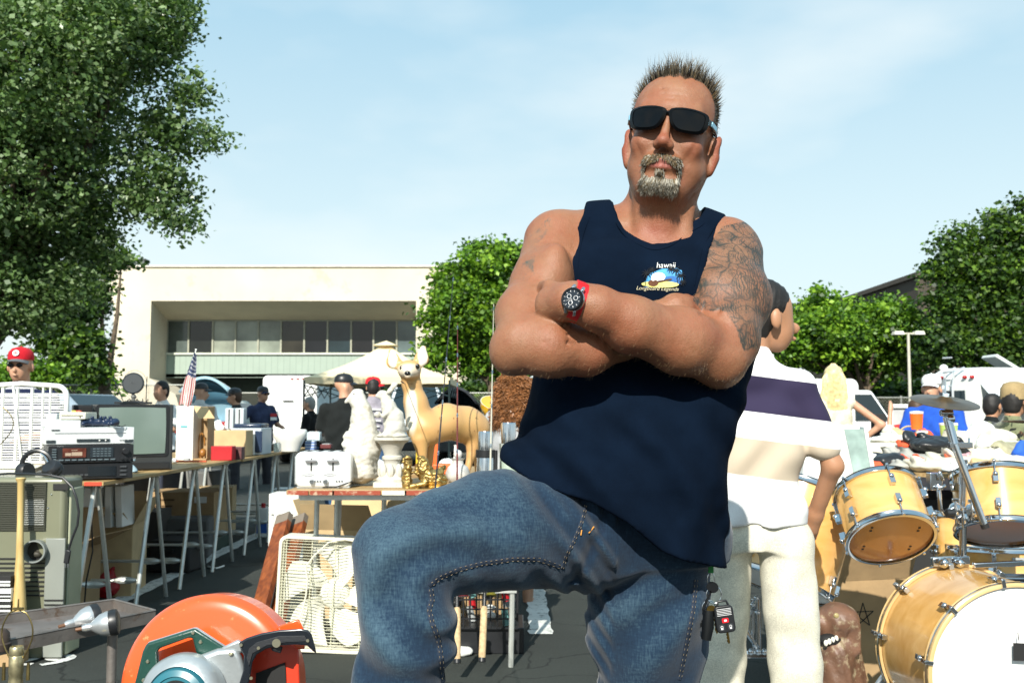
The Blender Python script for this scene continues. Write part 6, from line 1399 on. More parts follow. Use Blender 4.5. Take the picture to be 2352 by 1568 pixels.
t = thing('detergent_jug', (P(601, 1200, 8.9).x, 8.95, 0), 'white jug with red cap and blue label behind far trestle', 'jug'); q = MB(); q.prism(rrect(.12, .09, .02), .26); obj('body', q, m_wht, t, world=False, bevel=.01); q = MB(); q.cyl((0, 0, .26), (0, 0, .30), .02, .018, 12); obj('cap', q, m_red2, t, world=False); q = MB(); q.box((0, -.046, .09), (.09, .004, .10)); obj('label', q, mat('blue_label', '#2a5aa8', .5), t, world=False)
t = thing('hanging_cord', (-2.31, 5.2, 0), 'thin black cord hanging from near end of long table', 'cord'); q = MB(); q.tube([(-2.16, 5.1, .76), (-2.12, 5.1, .72), (-2.14, 5.12, .55), (-2.13, 5.12, .40), (-2.17, 5.15, .25), (-2.20, 5.2, .08), (-2.26, 5.2, .01)], .004, 6); obj('cord', q, m_dark, t)
t = thing('wire_scrap', (*G(500, 1302).xy, 0), 'short pale curved wire lying on asphalt near middle trestle', 'wire'); q = MB(); q.tube([G(478 + 6 * i, 1303 + 4 * math.sin(i * .6)) + Vector((0, 0, .008)) for i in range(7)], .006, 6); obj('wire', q, m_wht, t)
# olive heater, bat, cord
HD = 4.55; HT = P(80, 1096, HD).z; hx0, hx1 = P(-90, 1100, HD).x, P(150, 1100, HD).x; hw = hx1 - hx0; hc = (hx0 + hx1) / 2
o = thing('heater', (hc, HD + .16, 0), 'olive grey boxy room heater with vent slats and round grey outlet', 'heater')
m_ol = mat('olive_enamel', (.17, .175, .115), .3, var=.05, vs=5, coat=.3); m_olg = mat('olive_grey', (.22, .235, .21), .4, var=.05)
q = MB(); q.box((hc, HD + .10, HT / 2), (hw, .20, HT)); obj('casing', q, m_ol, o, bevel=.022, seg=4)
q = MB(); q.box((hx1 + .004, HD + .11, HT / 2 - .02), (.014, .14, HT - .06)); obj('side_panel', q, mat('pale_olive', (.36, .37, .25), .5), o, bevel=.008)
q = MB(); a, b_ = P(107, 1230, HD), P(152, 1230, HD); q.box(((a.x + b_.x) / 2, HD - .004, (a.z) / 2), (b_.x - a.x, .012, a.z - .02)); obj('corner_panel', q, m_olg, o, bevel=.004)
sl = MB()
for k in range(22): z = P(0, 1108 + 5.1 * k, HD).z; sl.box((P(36, 1150, HD).x, HD - .004, z), (P(82, 1100, HD).x - P(-60, 1100, HD).x, .014, .0052))
obj('upper_vent', sl, mat('slat_dark', (.045, .046, .032), .5), o)
q = MB(); [q.box((P(129, 1300, HD).x, HD - .012, P(0, 1282 + 10.5 * k, HD).z) if k > 8 else (P(60, 1300, HD).x, HD - .003, P(0, 1282 + 10.5 * k, HD).z), (.085 if k > 8 else .30, .006, .006)) for k in range(13)]; obj('lower_vent', q, m_dark, o)
q = MB(); a, b_ = P(57, 1205, HD), P(103, 1147, HD); q.box(((a.x + b_.x) / 2, HD - .004, (a.z + b_.z) / 2), (b_.x - a.x, .004, b_.z - a.z)); obj('paper_label', q, m_wht, o)
pc_ = P(86, 1264, HD); q = MB(); q.lathe([(.046, -.01), (.050, .0), (.050, .055), (.044, .055), (.043, .0), (.03, -.005)], axM(pc_, (.12, -1, .05)), 36, cap=False); obj('outlet', q, mat('outlet_grey', (.20, .22, .21), .35), o)
q = MB(); q.lathe([(0, .001), (.043, .001)], axM(pc_, (.12, -1, .05)), 24, cap=False); q.ball(pc_ + Vector((.0, -.01, -.015)), (.022, .012, .014), 12, 8); obj('outlet_bore', q, mat('bore_dark', (.035, .032, .022), .6), o)
q = MB(); a = P(140, 1118, HD); q.box((a.x, HD - .002, a.z), (.07, .006, .03)); obj('grip_recess', q, m_dark, o, bevel=.002)
q = MB(); [q.ball(P(u, v, HD - .002), .004, 8, 6) for u, v in ((118, 1135), (110, 1166), (125, 1290), (120, 1345), (121, 1398))]; obj('screws', q, m_chr, o)
t = thing('power_cord', (hx1, HD, HT), 'black power cord with plug draped over the olive heater', 'cord'); cp = [P(-20, 1090, HD + .1), P(20, 1087, HD + .08), P(60, 1088, HD + .02), P(110, 1090, HD), P(145, 1097, HD), P(166, 1118, HD - .02), P(176, 1145, HD - .02), P(181, 1175, HD - .02), P(178, 1205, HD - .02), P(166, 1235, HD - .02), P(157, 1262, HD - .02)]
q = MB(); q.tube(cp, .0055, 8); obj('cord', q, m_blk, t); q = MB(); q.bar(cp[-1], P(152, 1293, HD - .02), .024, .014, up=(0, 1, 0)); obj('plug', q, m_blk, t, bevel=.004); q = MB(); [q.bar(P(150 + 6 * k, 1293, HD - .02), P(150 + 6 * k, 1303, HD - .02), .003, .006) for k in range(2)]; obj('pins', q, m_chr, t)
ba, bb = P(48, 1096, HD - .07), P(42, 1506, 4.42); bb.z = max(bb.z, .0); L_ = (bb - ba).length; t = thing('baseball_bat', bb, 'pale wooden baseball bat leaning handle up against olive heater', 'bat')
q = MB(); q.lathe([(0, 0), (.020, .001), (.0225, .006), (.020, .013), (.0145, .022), (.0135, L_ * .25), (.016, L_ * .45), (.026, L_ * .65), (.033, L_ * .8), (.0335, L_ * .93), (.028, L_ * .985), (.0, L_)], axM(ba, bb - ba), 24); obj('bat', q, wood('ash_wood', '#cdb57c', '#b09257', 2, .7, .4, .3), t)
for k, (v0, v1, m, lab) in enumerate(((1322, 1352, m_dark, 'black box at left edge behind white labelled one'), (1350, 1382, m_wht, 'white labelled box at left edge beside baseball bat'), (1383, 1425, m_dark, 'black printed box lowest at the left edge'))):
 a, b_ = P(-30, v1, 4.40), P(25, v0, 4.40); t = thing('small_box', ((a.x + b_.x) / 2, 4.44, a.z), lab, 'box', group='small boxes at left edge'); q = MB(); q.box((0, 0, (b_.z - a.z) / 2), (b_.x - a.x, .08, b_.z - a.z - .002)); obj('body', q, m, t, world=False, bevel=.002)
 q = MB(); [q.box((.02, -.0415, (b_.z - a.z) * (.3 + .25 * j)), (.06, .002, .008)) for j in range(2 + k // 2)]; obj('print', q, m_wht if m is m_dark else m_dark, t, world=False)
boxobj('cardboard_stand', 'brown carton under the small boxes at left edge', 'box', (P(-5, 1480, 4.45).x, 4.47, 0), (.20, .12, P(0, 1425, 4.40).z - .002), m_card)
# rusty tray cart, bulbs, lamp socket
TRZ = .385; k1, k2, k3, k4 = PZ(-120, 1447, TRZ), PZ(261, 1393, TRZ), PZ(356, 1419, TRZ), PZ(-120, 1518, TRZ)
m_rust = mat('rusty_steel', (.20, .18, .165), .45, .55, var=.25, vs=8, wear=((.13, .08, .05), .4, 9.), bump=.2, bs=40)
o = thing('tray_cart', ((k1 + k3) / 2).xy.to_3d(), 'rusty metal tray cart with raised rim holding two flood bulbs', 'tray')
q = MB(); b4 = [k1, k2, k3, k4]; q.add([p + Vector((0, 0, -.006)) for p in b4] + [p - Vector((0, 0, .012)) for p in b4], [(0, 1, 2, 3), (4, 7, 6, 5), (0, 4, 5, 1), (1, 5, 6, 2), (2, 6, 7, 3), (3, 7, 4, 0)]); obj('tray', q, mat('tray_floor', (.20, .18, .17), .5, .35, var=.3, vs=7, wear=((.11, .06, .035), .5, 7.)), o)
for i in range(4): a, b_ = b4[i], b4[(i + 1) % 4]; q = MB(); q.bar(a + Vector((0, 0, .006)), b_ + Vector((0, 0, .006)), .004, .040); q.tube([a + Vector((0, 0, .027)), b_ + Vector((0, 0, .027))], .004, 6); obj('rim', q, m_rust, o)
q = MB(); a = PZ(258, 1462, TRZ - .03); q.cyl((a.x, a.y, 0), (a.x, a.y, TRZ - .012), .016, .016, 14); obj('leg', q, m_rust, o); q = MB(); q.cyl((k1.x + .05, k1.y, 0), (k1.x + .05, k1.y, TRZ - .012), .016, .016, 14); obj('leg', q, m_rust, o)
for k, (u, v, ax, lab) in enumerate(((196, 1421, (.45, .35, .1), 'silver flood bulb lying behind the other on tray cart'), (238, 1433, (.95, .25, .15), 'silver and black flood bulb nearest on tray cart'))):
 c = PZ(u, v, TRZ + .03); t = thing('flood_bulb', c, lab, 'light bulb', group='flood bulbs on the tray'); M_ = axM((-Vector(ax).normalized() * .055), ax)
 q = MB(); q.lathe([(.010, -.01), (.013, .0), (.013, .018), (.020, .026), (.034, .045), (.040, .065), (.040, .078)], M_, 28); obj('bulb', q, mat('bulb_silver', (.50, .52, .53), .3, .7), t, world=False)
 q = MB(); q.lathe([(.041, .074), (.043, .084), (.041, .098), (.028, .104), (0, .106)], M_, 28); obj('shade', q, m_blk, t, world=False); q = MB(); q.tube([M_ @ Vector((0, 0, -.03)), M_ @ Vector((0, 0, -.008))], .006, 8); obj('stem', q, mat('rust_brown', (.16, .08, .045), .6, .3), t, world=False)
t = thing('iron_pot', PZ(-2, 1492, TRZ), 'rusty iron cup cut by left edge on the tray cart', 'cup'); q = MB(); q.lathe([(.032, 0), (.034, .02), (.030, .024), (.028, .05), (.018, .062), (0, .064)], None, 24); obj('cup', q, mat('iron_brown', (.07, .05, .04), .6, .4), t, world=False)
c = P(36, 1555, 3.0); t = harp('lamp_socket', 'tarnished brass lamp socket with harp in lower left corner', (c.x, 3.0, P(36, 1545, 3.0).z), .092, .185)
q = MB(); q.lathe([(.020, -.16), (.022, -.10), (.020, -.06), (.0215, -.05), (.0200, -.02), (.0185, -.005), (.0205, .0), (.0205, .05), (.019, .052), (.0205, .056), (.0195, .075), (.0175, .078), (.0175, .066)], None, 28); obj('socket', q, mat('worn_brass', (.42, .37, .22), .35, .8, var=.3, vs=60), t, world=False)
q = MB(); [q.cyl((s * .036, 0, -.02), (s * .036, 0, .03), .0055, .0045, 8) for s in (-1, 1)]; q.cyl((0, 0, .185), (0, 0, .215), .003, .002, 8); q.box((0, 0, .187), (.03, .012, .006)); obj('harp_fitting', q, MATS['old_brass'], t, world=False); q = MB(); q.lathe([(0, -.018), (.009, -.018), (.010, -.012)], axM((.002, 0, -.03), (0, 1, 0)), 14); obj('switch', q, MATS['old_brass'], t, world=False)
q = MB(); q.lathe([(.05, -.85), (.10, -.845), (.10, -.82), (.03, -.78), (.012, -.7), (.010, -.2), (.02, -.16)], None, 20); obj('lamp_column', q, MATS['old_brass'], t, world=False)
c = t.location; t.location.z = max(t.location.z, .2)
for ch in bpy.data.objects:
 if ch.name.startswith('lamp_column') and ch.parent == t:
  sz_ = t.location.z; ch.data.transform(Matrix.Translation((0, 0, -.16)) @ Matrix.Diagonal((1, 1, (sz_ - .16) / .69, 1)) @ Matrix.Translation((0, 0, .16)))
# orange chop saw
SD = 2.30; sc = P(487, 1575, SD); o = thing('chop_saw', (sc.x, SD + .1, 0), 'orange abrasive chop saw with dark green grip, silver motor and black handle', 'power saw')
def SP(u, v, d=0.): return P(u, v, SD + d)
m_or = mat('orange_enamel', (.70, .085, .014), .28, var=.06, vs=6, coat=.5, wear=((.8, .22, .08), .0, 30.)); m_dgreen = mat('dark_green_cast', (.010, .050, .038), .35, var=.1, bump=.3, bs=200, coat=.2)
m_sil = mat('cast_silver', (.42, .45, .46), .32, .6, var=.12, vs=14, bump=.15, bs=120)
q = MB(); r0 = .203; q.lathe([(0, .046), (r0 - .035, .046), (r0 - .016, .043), (r0 - .006, .036), (r0, .024), (r0 - .003, .022), (r0 - .003, .018), (r0, .016), (r0, -.045), (r0 - .006, -.052), (0, -.052)], axM(sc, (-.10, -1, .12)), 90); obj('blade_guard', q, m_or, o)
q = MB(); tabm = [(650, 1418), (680, 1385 + 42), (690, 1430), (692, 1465), (640, 1470), (628, 1455)]
def extr(poly, d0, d1):
 q = MB(); a = [SP(u, v, d0) for u, v in poly]; b = [SP(u, v, d1) for u, v in poly]; n = len(poly); q.add(a + b, [tuple(range(n)), tuple(range(n, 2 * n))[::-1]] + [(i, (i + 1) % n, n + (i + 1) % n, n + i) for i in range(n)]); return q
obj('spark_deflector', extr([(640, 1437), (686, 1420), (700, 1448), (700, 1490), (650, 1490)], -.07, .02), m_or, o, bevel=.003)
obj('lower_guard', extr([(560, 1500), (660, 1470), (686, 1490), (690, 1600), (540, 1640), (555, 1545)], -.075, -.052), mat('red_enamel', (.60, .045, .018), .3, coat=.4), o, bevel=.004)
obj('slot', extr([(588, 1545), (655, 1520), (658, 1600), (585, 1600)], -.079, -.0755), m_dark, o)
out_ = [(330, 1600), (312, 1568), (345, 1482), (353, 1472), (442, 1443), (452, 1443), (518, 1487), (525, 1505), (470, 1540)]; inn_ = [(362, 1568), (358, 1500), (366, 1490), (436, 1462), (443, 1466), (452, 1490), (452, 1502), (370, 1540)]
grp = [(337, 1476), (448, 1441), (524, 1490), (500, 1502), (478, 1512), (451, 1500), (443, 1466), (438, 1462), (366, 1488), (361, 1496), (366, 1548), (360, 1568), (350, 1600), (300, 1600), (312, 1560), (328, 1495)]
obj('front_grip', extr(grp, -.135, -.085), m_dgreen, o, bevel=.006, seg=3); obj('grip_plate', extr([(u * 1.0 + 3, v - 3) for u, v in grp], -.086, -.062), m_sil, o, bevel=.005)
q = MB(); [q.lathe([(.0038, 0), (.0042, .003), (.003, .0045), (0, .0045)], axM(SP(u, v, -.134), (0, -1, 0)), 6) for u, v in ((444, 1452), (461, 1473), (340, 1518), (330, 1561))]; obj('bolts', q, mat('zinc_bolt', (.55, .52, .38), .3, .9), o, ang=20)
mh = [(318, 1600), (330, 1572), (380, 1545), (440, 1510), (500, 1488), (545, 1485), (556, 1508), (565, 1545), (572, 1600)]
obj('motor_housing', extr(mh, -.150, -.052), m_sil, o, bevel=.014, seg=4)
mc = SP(425, 1600, -.15); q = MB(); q.lathe([(.092, 0), (.091, .02), (.083, .035), (.068, .042), (.066, .036), (0, .036)], axM(mc, (-.08, -1, .1)), 60); obj('motor_cover', q, m_sil, o)
q = MB(); q.lathe([(.067, .036), (.062, .050), (.050, .055), (.048, .052), (0, .052)], axM(mc, (-.08, -1, .1)), 50); cp_ = obj('motor_cap', q, mat('teal_plastic', (.02, .13, .17), .35), o)
q = MB(); Mx = axM(mc, (-.08, -1, .1))
for rr in (.028, .040): q.tube([Mx @ Vector((rr * math.cos(a), rr * math.sin(a), .0535)) for a in [R(50 + 8 * i) for i in range(12)]], .0025, 5)
obj('vent_slots', q, m_dark, cp_)
q = MB(); [q.lathe([(.005, 0), (.005, .003), (.0025, .004), (0, .002)], axM(SP(u, v, -.151), (0, -1, 0)), 12) for u, v in ((531, 1500), (384, 1549))]; obj('screws', q, MATS['zinc_bolt'], o)
obj('badge', extr([(418, 1530), (452, 1512), (455, 1530), (420, 1551)], -.1525, -.150), mat('pale_badge', (.48, .5, .52), .4), o)
hd = [(548, 1475), (566, 1464), (600, 1453), (640, 1446), (690, 1443), (708, 1446), (716, 1456), (724, 1484), (727, 1500), (718, 1494), (706, 1482), (680, 1480), (640, 1482), (610, 1490), (590, 1502), (580, 1520), (574, 1560), (560, 1600), (540, 1600), (558, 1540), (560, 1505), (552, 1490)]
obj('handle', extr(hd, -.155, -.105), mat('handle_black', (.008, .011, .016), .22, coat=.5), o, bevel=.011, seg=4)
hp = [(590, 1474), (640, 1460), (700, 1459), (708, 1472), (660, 1474), (612, 1482), (580, 1500), (572, 1530), (566, 1510), (572, 1488)]
obj('handle_inlay', extr(hp, -.1575, -.154), mat('handle_texture', (.012, .014, .018), .6, bump=.6, bs=260), o, bevel=.001)
q = MB(); [q.lathe([(.0035, 0), (.0035, .0025), (0, .0025)], axM(SP(u, v, -.157), (0, -1, 0)), 8) for u, v in ((707, 1470), (594, 1487), (554, 1480), (577, 1556))]; q.lathe([(.009, 0), (.009, .0015), (0, .0015)], axM(SP(635, 1476, -.157), (0, -1, 0)), 20); obj('screws', q, MATS['zinc_bolt'], o)
obj('trigger', extr([(620, 1484), (650, 1483), (645, 1500), (625, 1494)], -.145, -.115), m_blk, o, bevel=.003)
obj('neck_bracket', extr([(505, 1488), (545, 1468), (556, 1470), (562, 1488), (556, 1500), (520, 1500)], -.145, -.06), m_sil, o, bevel=.006)
q = MB(); q.box((sc.x, SD, .05), (.34, .30, .08)); q.bar((sc.x - .12, SD + .03, .08), (sc.x - .05, SD, sc.z - .12), .06, .06); obj('base', q, m_sil, o, bevel=.01)
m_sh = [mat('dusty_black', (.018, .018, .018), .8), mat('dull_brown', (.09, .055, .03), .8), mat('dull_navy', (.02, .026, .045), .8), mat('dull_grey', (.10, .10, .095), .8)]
for k, (x, y, w, d, h, mi, lab, cat) in enumerate(((-3.15, 5.3, .5, .4, .62, 0, 'black suitcase added to darken the gap behind near end of long table', 'suitcase'), (-3.2, 6.1, .45, .5, .55, 1, 'brown carton added to darken the gap behind open cartons under the table', 'box'), (-3.25, 7.0, .6, .6, .7, 2, 'dark blue trunk added to darken the gap behind middle of long table', 'trunk'),  # dark boxes added behind and under the long table to deepen its shade
 (-3.2, 7.9, .5, .6, .6, 0, 'black case added to darken the gap behind the large printed carton', 'case'), (-3.2, 8.8, .5, .6, .66, 2, 'navy suitcase added to darken the gap behind far end of long table', 'suitcase'), (-3.1, 9.7, .6, .5, .55, 3, 'grey bin added to darken the gap behind the farthest trestle', 'bin'), (-2.35, 7.1, .3, .3, .22, 0, 'small black bag added to darken the ground under the middle of table', 'bag'), (-2.5, 7.75, .36, .3, .3, 3, 'grey box added to darken the ground under blue printer', 'box'))):
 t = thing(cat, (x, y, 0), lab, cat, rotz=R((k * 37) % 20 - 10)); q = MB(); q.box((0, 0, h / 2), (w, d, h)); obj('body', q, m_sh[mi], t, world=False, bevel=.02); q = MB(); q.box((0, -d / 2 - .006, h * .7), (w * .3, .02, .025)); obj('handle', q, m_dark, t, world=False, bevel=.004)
# middle table and statues
m_tape_r = mat('tape_red', '#8e3a22', .6, wear=((.45, .3, .2), .4, 30.)); m_tape_w = mat('tape_white', '#d8d4c4', .6); m_stone = mat('painted_plaster', (.52, .50, .44), .75, var=.10, vs=9, bump=.25, bs=50, wear=((.40, .36, .27), .3, 16.))
CZ = .765; cx0, cx1, cy0 = -.985, .02, 4.38
tb2 = thing('market_table', (-.48, 4.8, 0), 'wooden market table with red and white taped edge holding toaster and statues', 'table')
pm = wood('board_wood', '#b59a6c', '#86683f', 0, 1.2, .6)
q = MB(); q.box(((cx0 - .335) / 2, cy0 + .42, CZ - .011), (-.335 - cx0, .84, .020)); obj('tabletop', q, pm, tb2, bevel=.002)
q = MB(); q.box(((-.33 + cx1) / 2, cy0 + .42, CZ - .012), (cx1 + .33, .84, .020)); obj('tabletop', q, pm, tb2, bevel=.002)
for k in range(9):
 q = MB(); x = cx0 + .052 + k * .105; q.box((x, cy0 - .004, CZ - .012), (.09 + .015 * (k % 3), .006, .019)); obj('edge_tape', q, m_tape_r if (k < 4 or k % 2) else m_tape_w, tb2)
for x, y in ((cx0 + .07, cy0 + .34), (cx0 + .10, cy0 + .78), (-.36, cy0 + .8), (cx1 - .01, cy0 + .03), (cx1 - .02, cy0 + .8), (-.62, cy0 + .5), (-.5, cy0 + .78), (-.84, cy0 + .45)): q = MB(); q.tube([(x, y, CZ - .022), (x - .015, y + .01, 0)], .012, 8); obj('leg', q, m_galv, tb2)
q = MB(); q.bar((cx0 + .05, cy0 + .05, CZ - .035), (cx1 - .02, cy0 + .05, CZ - .035), .02, .025); q.bar((cx1 - .25, cy0 + .03, .33), (cx1, cy0 + .03, .33), .022, .022); obj('rail', q, m_galv, tb2)
def C_(u, v, z=CZ): return PZ(u, v, z)
c = C_(739, 1121); t = thing('toaster', (c.x, c.y + .09, CZ), 'silver four slot toaster at left end of the middle table', 'toaster', rotz=R(3)); w, h = .250, .158
m_ts = mat('brushed_steel', (.70, .72, .72), .3, .35, var=.04, vs=20)
q = MB(); q.prism(rrect(w, h, .030, 6), .17, Matrix(((1, 0, 0, 0), (0, 0, 1, -.085), (0, 1, 0, h / 2 + .004), (0, 0, 0, 1)))); obj('body', q, m_ts, t, world=False, bevel=.008, seg=3)
q = MB(); q.box((0, 0, .004), (w * .94, .16, .010)); q.box((-w / 2 + .002, 0, h / 2), (.012, .14, h * .8)); obj('base', q, m_gry, t, world=False, bevel=.003)
for s in (-1, 1):
 q = MB(); q.box((s * .048 - .005, -.086, .105), (.006, .004, .055)); obj('lever_slot', q, m_dark, t, world=False)
 q = MB(); q.prism([(-.027, 0), (-.02, .007), (.02, .007), (.027, 0), (.02, -.005), (-.02, -.005)], .018, Matrix(((1, 0, 0, s * .048 - .005), (0, 0, -1, -.086), (0, 1, 0, .120), (0, 0, 0, 1)))); obj('lever', q, mat('lever_grey', (.35, .35, .36), .3, .7), t, world=False, bevel=.002)
 q = MB(); q.lathe([(0, .018), (.010, .018), (.0115, .014), (.012, 0)], axM((s * .048 - .018 * s - .018, -.085, .030), (0, -1, 0)), 22); obj('dial', q, m_chr, t, world=False)
 for k in range(3): q = MB(); q.lathe([(0, .004), (.004, .004), (.0045, 0)], axM((s * .048 + .012 + .012 * k, -.085, .031), (0, -1, 0)), 12); obj('button', q, m_chr, t, world=False)
 q = MB(); q.tube([(s * .048 - .035 * math.cos(a) * 1.0 - .018, -.0868, .045 + .018 * math.sin(a)) for a in [R(30 + 12 * i) for i in range(11)]], .0008, 4); q.box((s * .048 - .018, -.0868, .055), (.035, .001, .002)); obj('scale', q, MATS['lever_grey'], t, world=False)
q = MB(); [q.box((-.075 + .05 * k, 0, h + .0035), (.022, .13, .002)) for k in range(4)]; obj('slots', q, m_dark, t, world=False); q = MB(); q.tube([(w / 2, -.06, .02), (w / 2 + .004, -.08, .03), (.06, -.095, .006), (.0, -.10, .005)], .003, 6); obj('cord', q, m_dark, t, world=False)
# statues as sculpted fields, in photo-space helper coordinates
def sculpt(u0, u1, v0, v1, D, depth, step):
 a, b_ = P(u0, v1, D), P(u1, v0, D); return Field(np.arange(a.x, b_.x, step), np.arange(D - depth, D + depth, step), np.arange(a.z, b_.z, step))
def fin(name, label, cat, f, m, D, u, zb, relax=1, dispf=None, partname='figure'):
 t = thing(name, (P(u, 1000, D).x, D, zb), label, cat); o = fobj(partname, f, m, t, relax); return t, o
D = 4.66; s_ = D / FPX
f = sculpt(770, 880, 885, 1118, D, .16, .0045)
def q3(u, v, d=0., DD=D): return tuple(P(u, v, DD + d))
f.chain([q3(826, 1070), q3(832, 1030), q3(834, 985), q3(832, 950), q3(824, 922), q3(821, 908)], [.082, .078, .058, .044, .033, .030], .03)
f.ell(q3(820, 906), (.032, .03, .026), None, .01); f.cone(q3(806, 912), q3(795, 922), .015, .008, .012); f.cone(q3(846, 1040, .05), q3(868, 1000, .05), .05, .02, .03)
f.ell(q3(800, 1000, -.06), (.020, .02, .022), None, .01); f.cone(q3(806, 1010, -.05), q3(812, 1060, -.05), .03, .04, .02); f.ell(q3(795, 1020, -.06), (.022, .02, .018), None, .008); f.ell(q3(826, 1090), (.088, .08, .034), None, .02)
f.cone(q3(838, 1045, -.07), q3(838, 1085, -.06), .028, .034, .02)
f.disp(lambda x, y, z: .003 * fbm(x, y, z, 75., 5) + .0012 * np.sin(z * 260 + 3 * np.sin(x * 60)) * (z < 1.05)); z0 = CZ
gt, go = fin('goose_statue', 'tall white plaster goose statue behind the toaster', 'statue', f, m_stone, D, 826, CZ)
q = MB(); q.ball(q3(813, 905, -.028), .004, 8, 6); obj('eye', q, m_dark, gt)
t = thing('pedestal', (P(900, 1100, 4.6).x, 4.6, CZ), 'white plaster column stand under the rabbit statue', 'pedestal'); hh = P(900, 1003, 4.6).z - CZ
q = MB(); q.prism(rrect(.155, .155, .01, 2), .022); q.lathe([(.070, .022), (.072, .034), (.060, .045), (.048, .06), (.040, .08), (.036, hh * .45), (.039, hh * .52), (.046, hh * .55), (.046, hh * .60), (.036, hh * .63), (.042, hh * .72), (.058, hh * .86), (.070, hh * .90), (.084, hh * .94), (.084, hh - .002), (0, hh)], None, 40)
for k in range(8): a = k * math.pi / 4; q.ball((.05 * math.cos(a), .05 * math.sin(a), .07), (.018, .018, .035), 8, 6)
obj('column', q, m_stone, t, world=False)
D2 = 4.60; f = sculpt(850, 950, 872, 1012, D2, .12, .0038)
z2 = lambda u, v, d=0.: q3(u, v, d, D2)
f.chain([z2(905, 985), z2(904, 960), z2(893, 935), z2(886, 915)], [.048, .044, .030, .024], .02); f.ell(z2(880, 906), (.026, .022, .020), None, .01); f.cone(z2(873, 909), z2(866, 909), .013, .009, .008)
for d_ in (-.018, .022): f.cone(z2(893, 900, d_), z2(905, 885, d_), .010, .013, .006, flat=((0, 1, 0), .6)); f.cone(z2(905, 885, d_), z2(912, 882 - 0, d_), .013, .006, .006, flat=((0, 1, 0), .6))
f.cone(z2(896, 940, -.03), z2(880, 955, -.05), .015, .012, .01); f.ell(z2(868, 952, -.05), (.015, .014, .016), None, .006); f.cone(z2(905, 985, -.03), z2(885, 998, -.06), .030, .016, .015); f.cone(z2(912, 985), z2(935, 985, .04), .035, .010, .02); f.ell(z2(900, 1000), (.07, .06, .012), None, .01)
f.disp(lambda x, y, z: .0018 * fbm(x, y, z, 110., 3)); fin('rabbit_statue', 'white plaster rabbit statue with upright ear on the column stand', 'statue', f, m_stone, D2, 900, P(900, 1003, D2).z)
DD = 4.95; d3 = lambda u, v, d=0.: q3(u, v, d, DD); f = sculpt(880, 1135, 788, 1112, DD, .32, .0055)
f.chain([d3(985, 985, -.05), d3(1025, 968, .02), d3(1070, 975, .10), d3(1090, 985, .13)], [.083, .080, .082, .080], .05)
f.chain([d3(968, 980, -.06), d3(955, 925, -.07), d3(945, 880, -.07), d3(942, 862, -.08)], [.078, .054, .042, .040], .03)
f.ell(d3(940, 849, -.10), (.058, .060, .048), None, .02); f.cone(d3(940, 853, -.13), d3(937, 862, -.185), .030, .017, .02)
f.cone(d3(965, 1010, -.10), d3(972, 1060, -.10), .040, .017, .02); f.cone(d3(972, 1060, -.10), d3(974, 1102, -.10), .017, .015, .01); f.cone(d3(985, 1010, .0), d3(984, 1098, .02), .034, .013, .02)
f.cone(d3(1090, 1000, .10), d3(1082, 1045, .08), .052, .022, .02); f.cone(d3(1082, 1045, .08), d3(1070, 1092, .06), .022, .014, .01); f.cone(d3(1100, 1000, .17), d3(1098, 1095, .2), .04, .014, .02)
for s, (u, v) in ((-1, (902, 822)), (1, (970, 816))):
 f.cone(d3(940 + s * 14, 845, -.09), d3(u - s * 2, v + 8, -.09), .018, .036, .012, flat=((0, 1, 0), .40)); f.cone(d3(u - s * 2, v + 8, -.09), d3(u + s * 2, v - 16, -.09), .036, .016, .006, flat=((0, 1, 0), .45))
 f.ell(d3(u, v, -.107), (.020, .011, .042), Euler((0, R(16 * s), 0)).to_matrix(), .008, 'sub')
me = f.mesh('figure'); co = vco(me).astype(np.float64); iu, iv = uvimg(co); yl = co[:, 1]
whi = np.zeros(len(co)); whi = np.maximum(whi, ((np.hypot((iu - 902) / 10, (iv - 824) / 22) < 1) | (np.hypot((iu - 971) / 11, (iv - 818) / 24) < 1)) & (yl < DD - .09)); face = np.hypot((iu - 940) / 30, (iv - 851) / 17); whi = np.maximum(whi, (1 - smooth01(face, .75, 1.15)) * .75 * (yl < DD - .05))
belly = np.hypot((iu - 945) / 15, (iv - 945) / 55); whi = np.maximum(whi, 1 - smooth01(belly, .7, 1.15))
vattr(me, 'white', whi)
m = bpy.data.materials.new('deer_plastic'); m.use_nodes = True; nt_ = m.node_tree; b = nt_.nodes['Principled BSDF']; at = N(nt_, 'ShaderNodeAttribute'); at.attribute_name = 'white'; mxx = N(nt_, 'ShaderNodeMix', data_type='RGBA'); mxx.inputs['A'].default_value = (.56, .33, .13, 1); mxx.inputs['B'].default_value = (.72, .66, .54, 1)
nt_.links.new(at.outputs['Fac'], mxx.inputs['Factor']); nn_ = N(nt_, 'ShaderNodeTexNoise'); nn_.inputs['Scale'].default_value = 6; mm = N(nt_, 'ShaderNodeMix', data_type='RGBA', blend_type='MULTIPLY'); mm.inputs['Factor'].default_value = .12; nt_.links.new(mxx.outputs['Result'], mm.inputs['A']); nt_.links.new(nn_.outputs[1], mm.inputs['B']); nt_.links.new(mm.outputs['Result'], b.inputs['Base Color']); b.inputs['Roughness'].default_value = .38; MATS['deer'] = m
t = thing('deer_statue', (P(1000, 1000, DD).x, DD, CZ), 'tan and white plastic deer statue standing on the middle table', 'statue'); me.transform(wm(t).inverted()); link('figure', me, m, t)
q = MB(); [q.ball(d3(u, v, -.142), (.011, .008, .013), 12, 8) for u, v in ((923, 845),)]; obj('eye', q, mat('eye_black', (.01, .01, .01), .15), t); q = MB(); q.ball(d3(959, 841, -.146), (.011, .008, .013), 12, 8); obj('eye', q, MATS['eye_black'], t); q = MB(); q.ball(d3(936, 857, -.198), (.015, .010, .012), 12, 8); obj('nose', q, MATS['eye_black'], t)
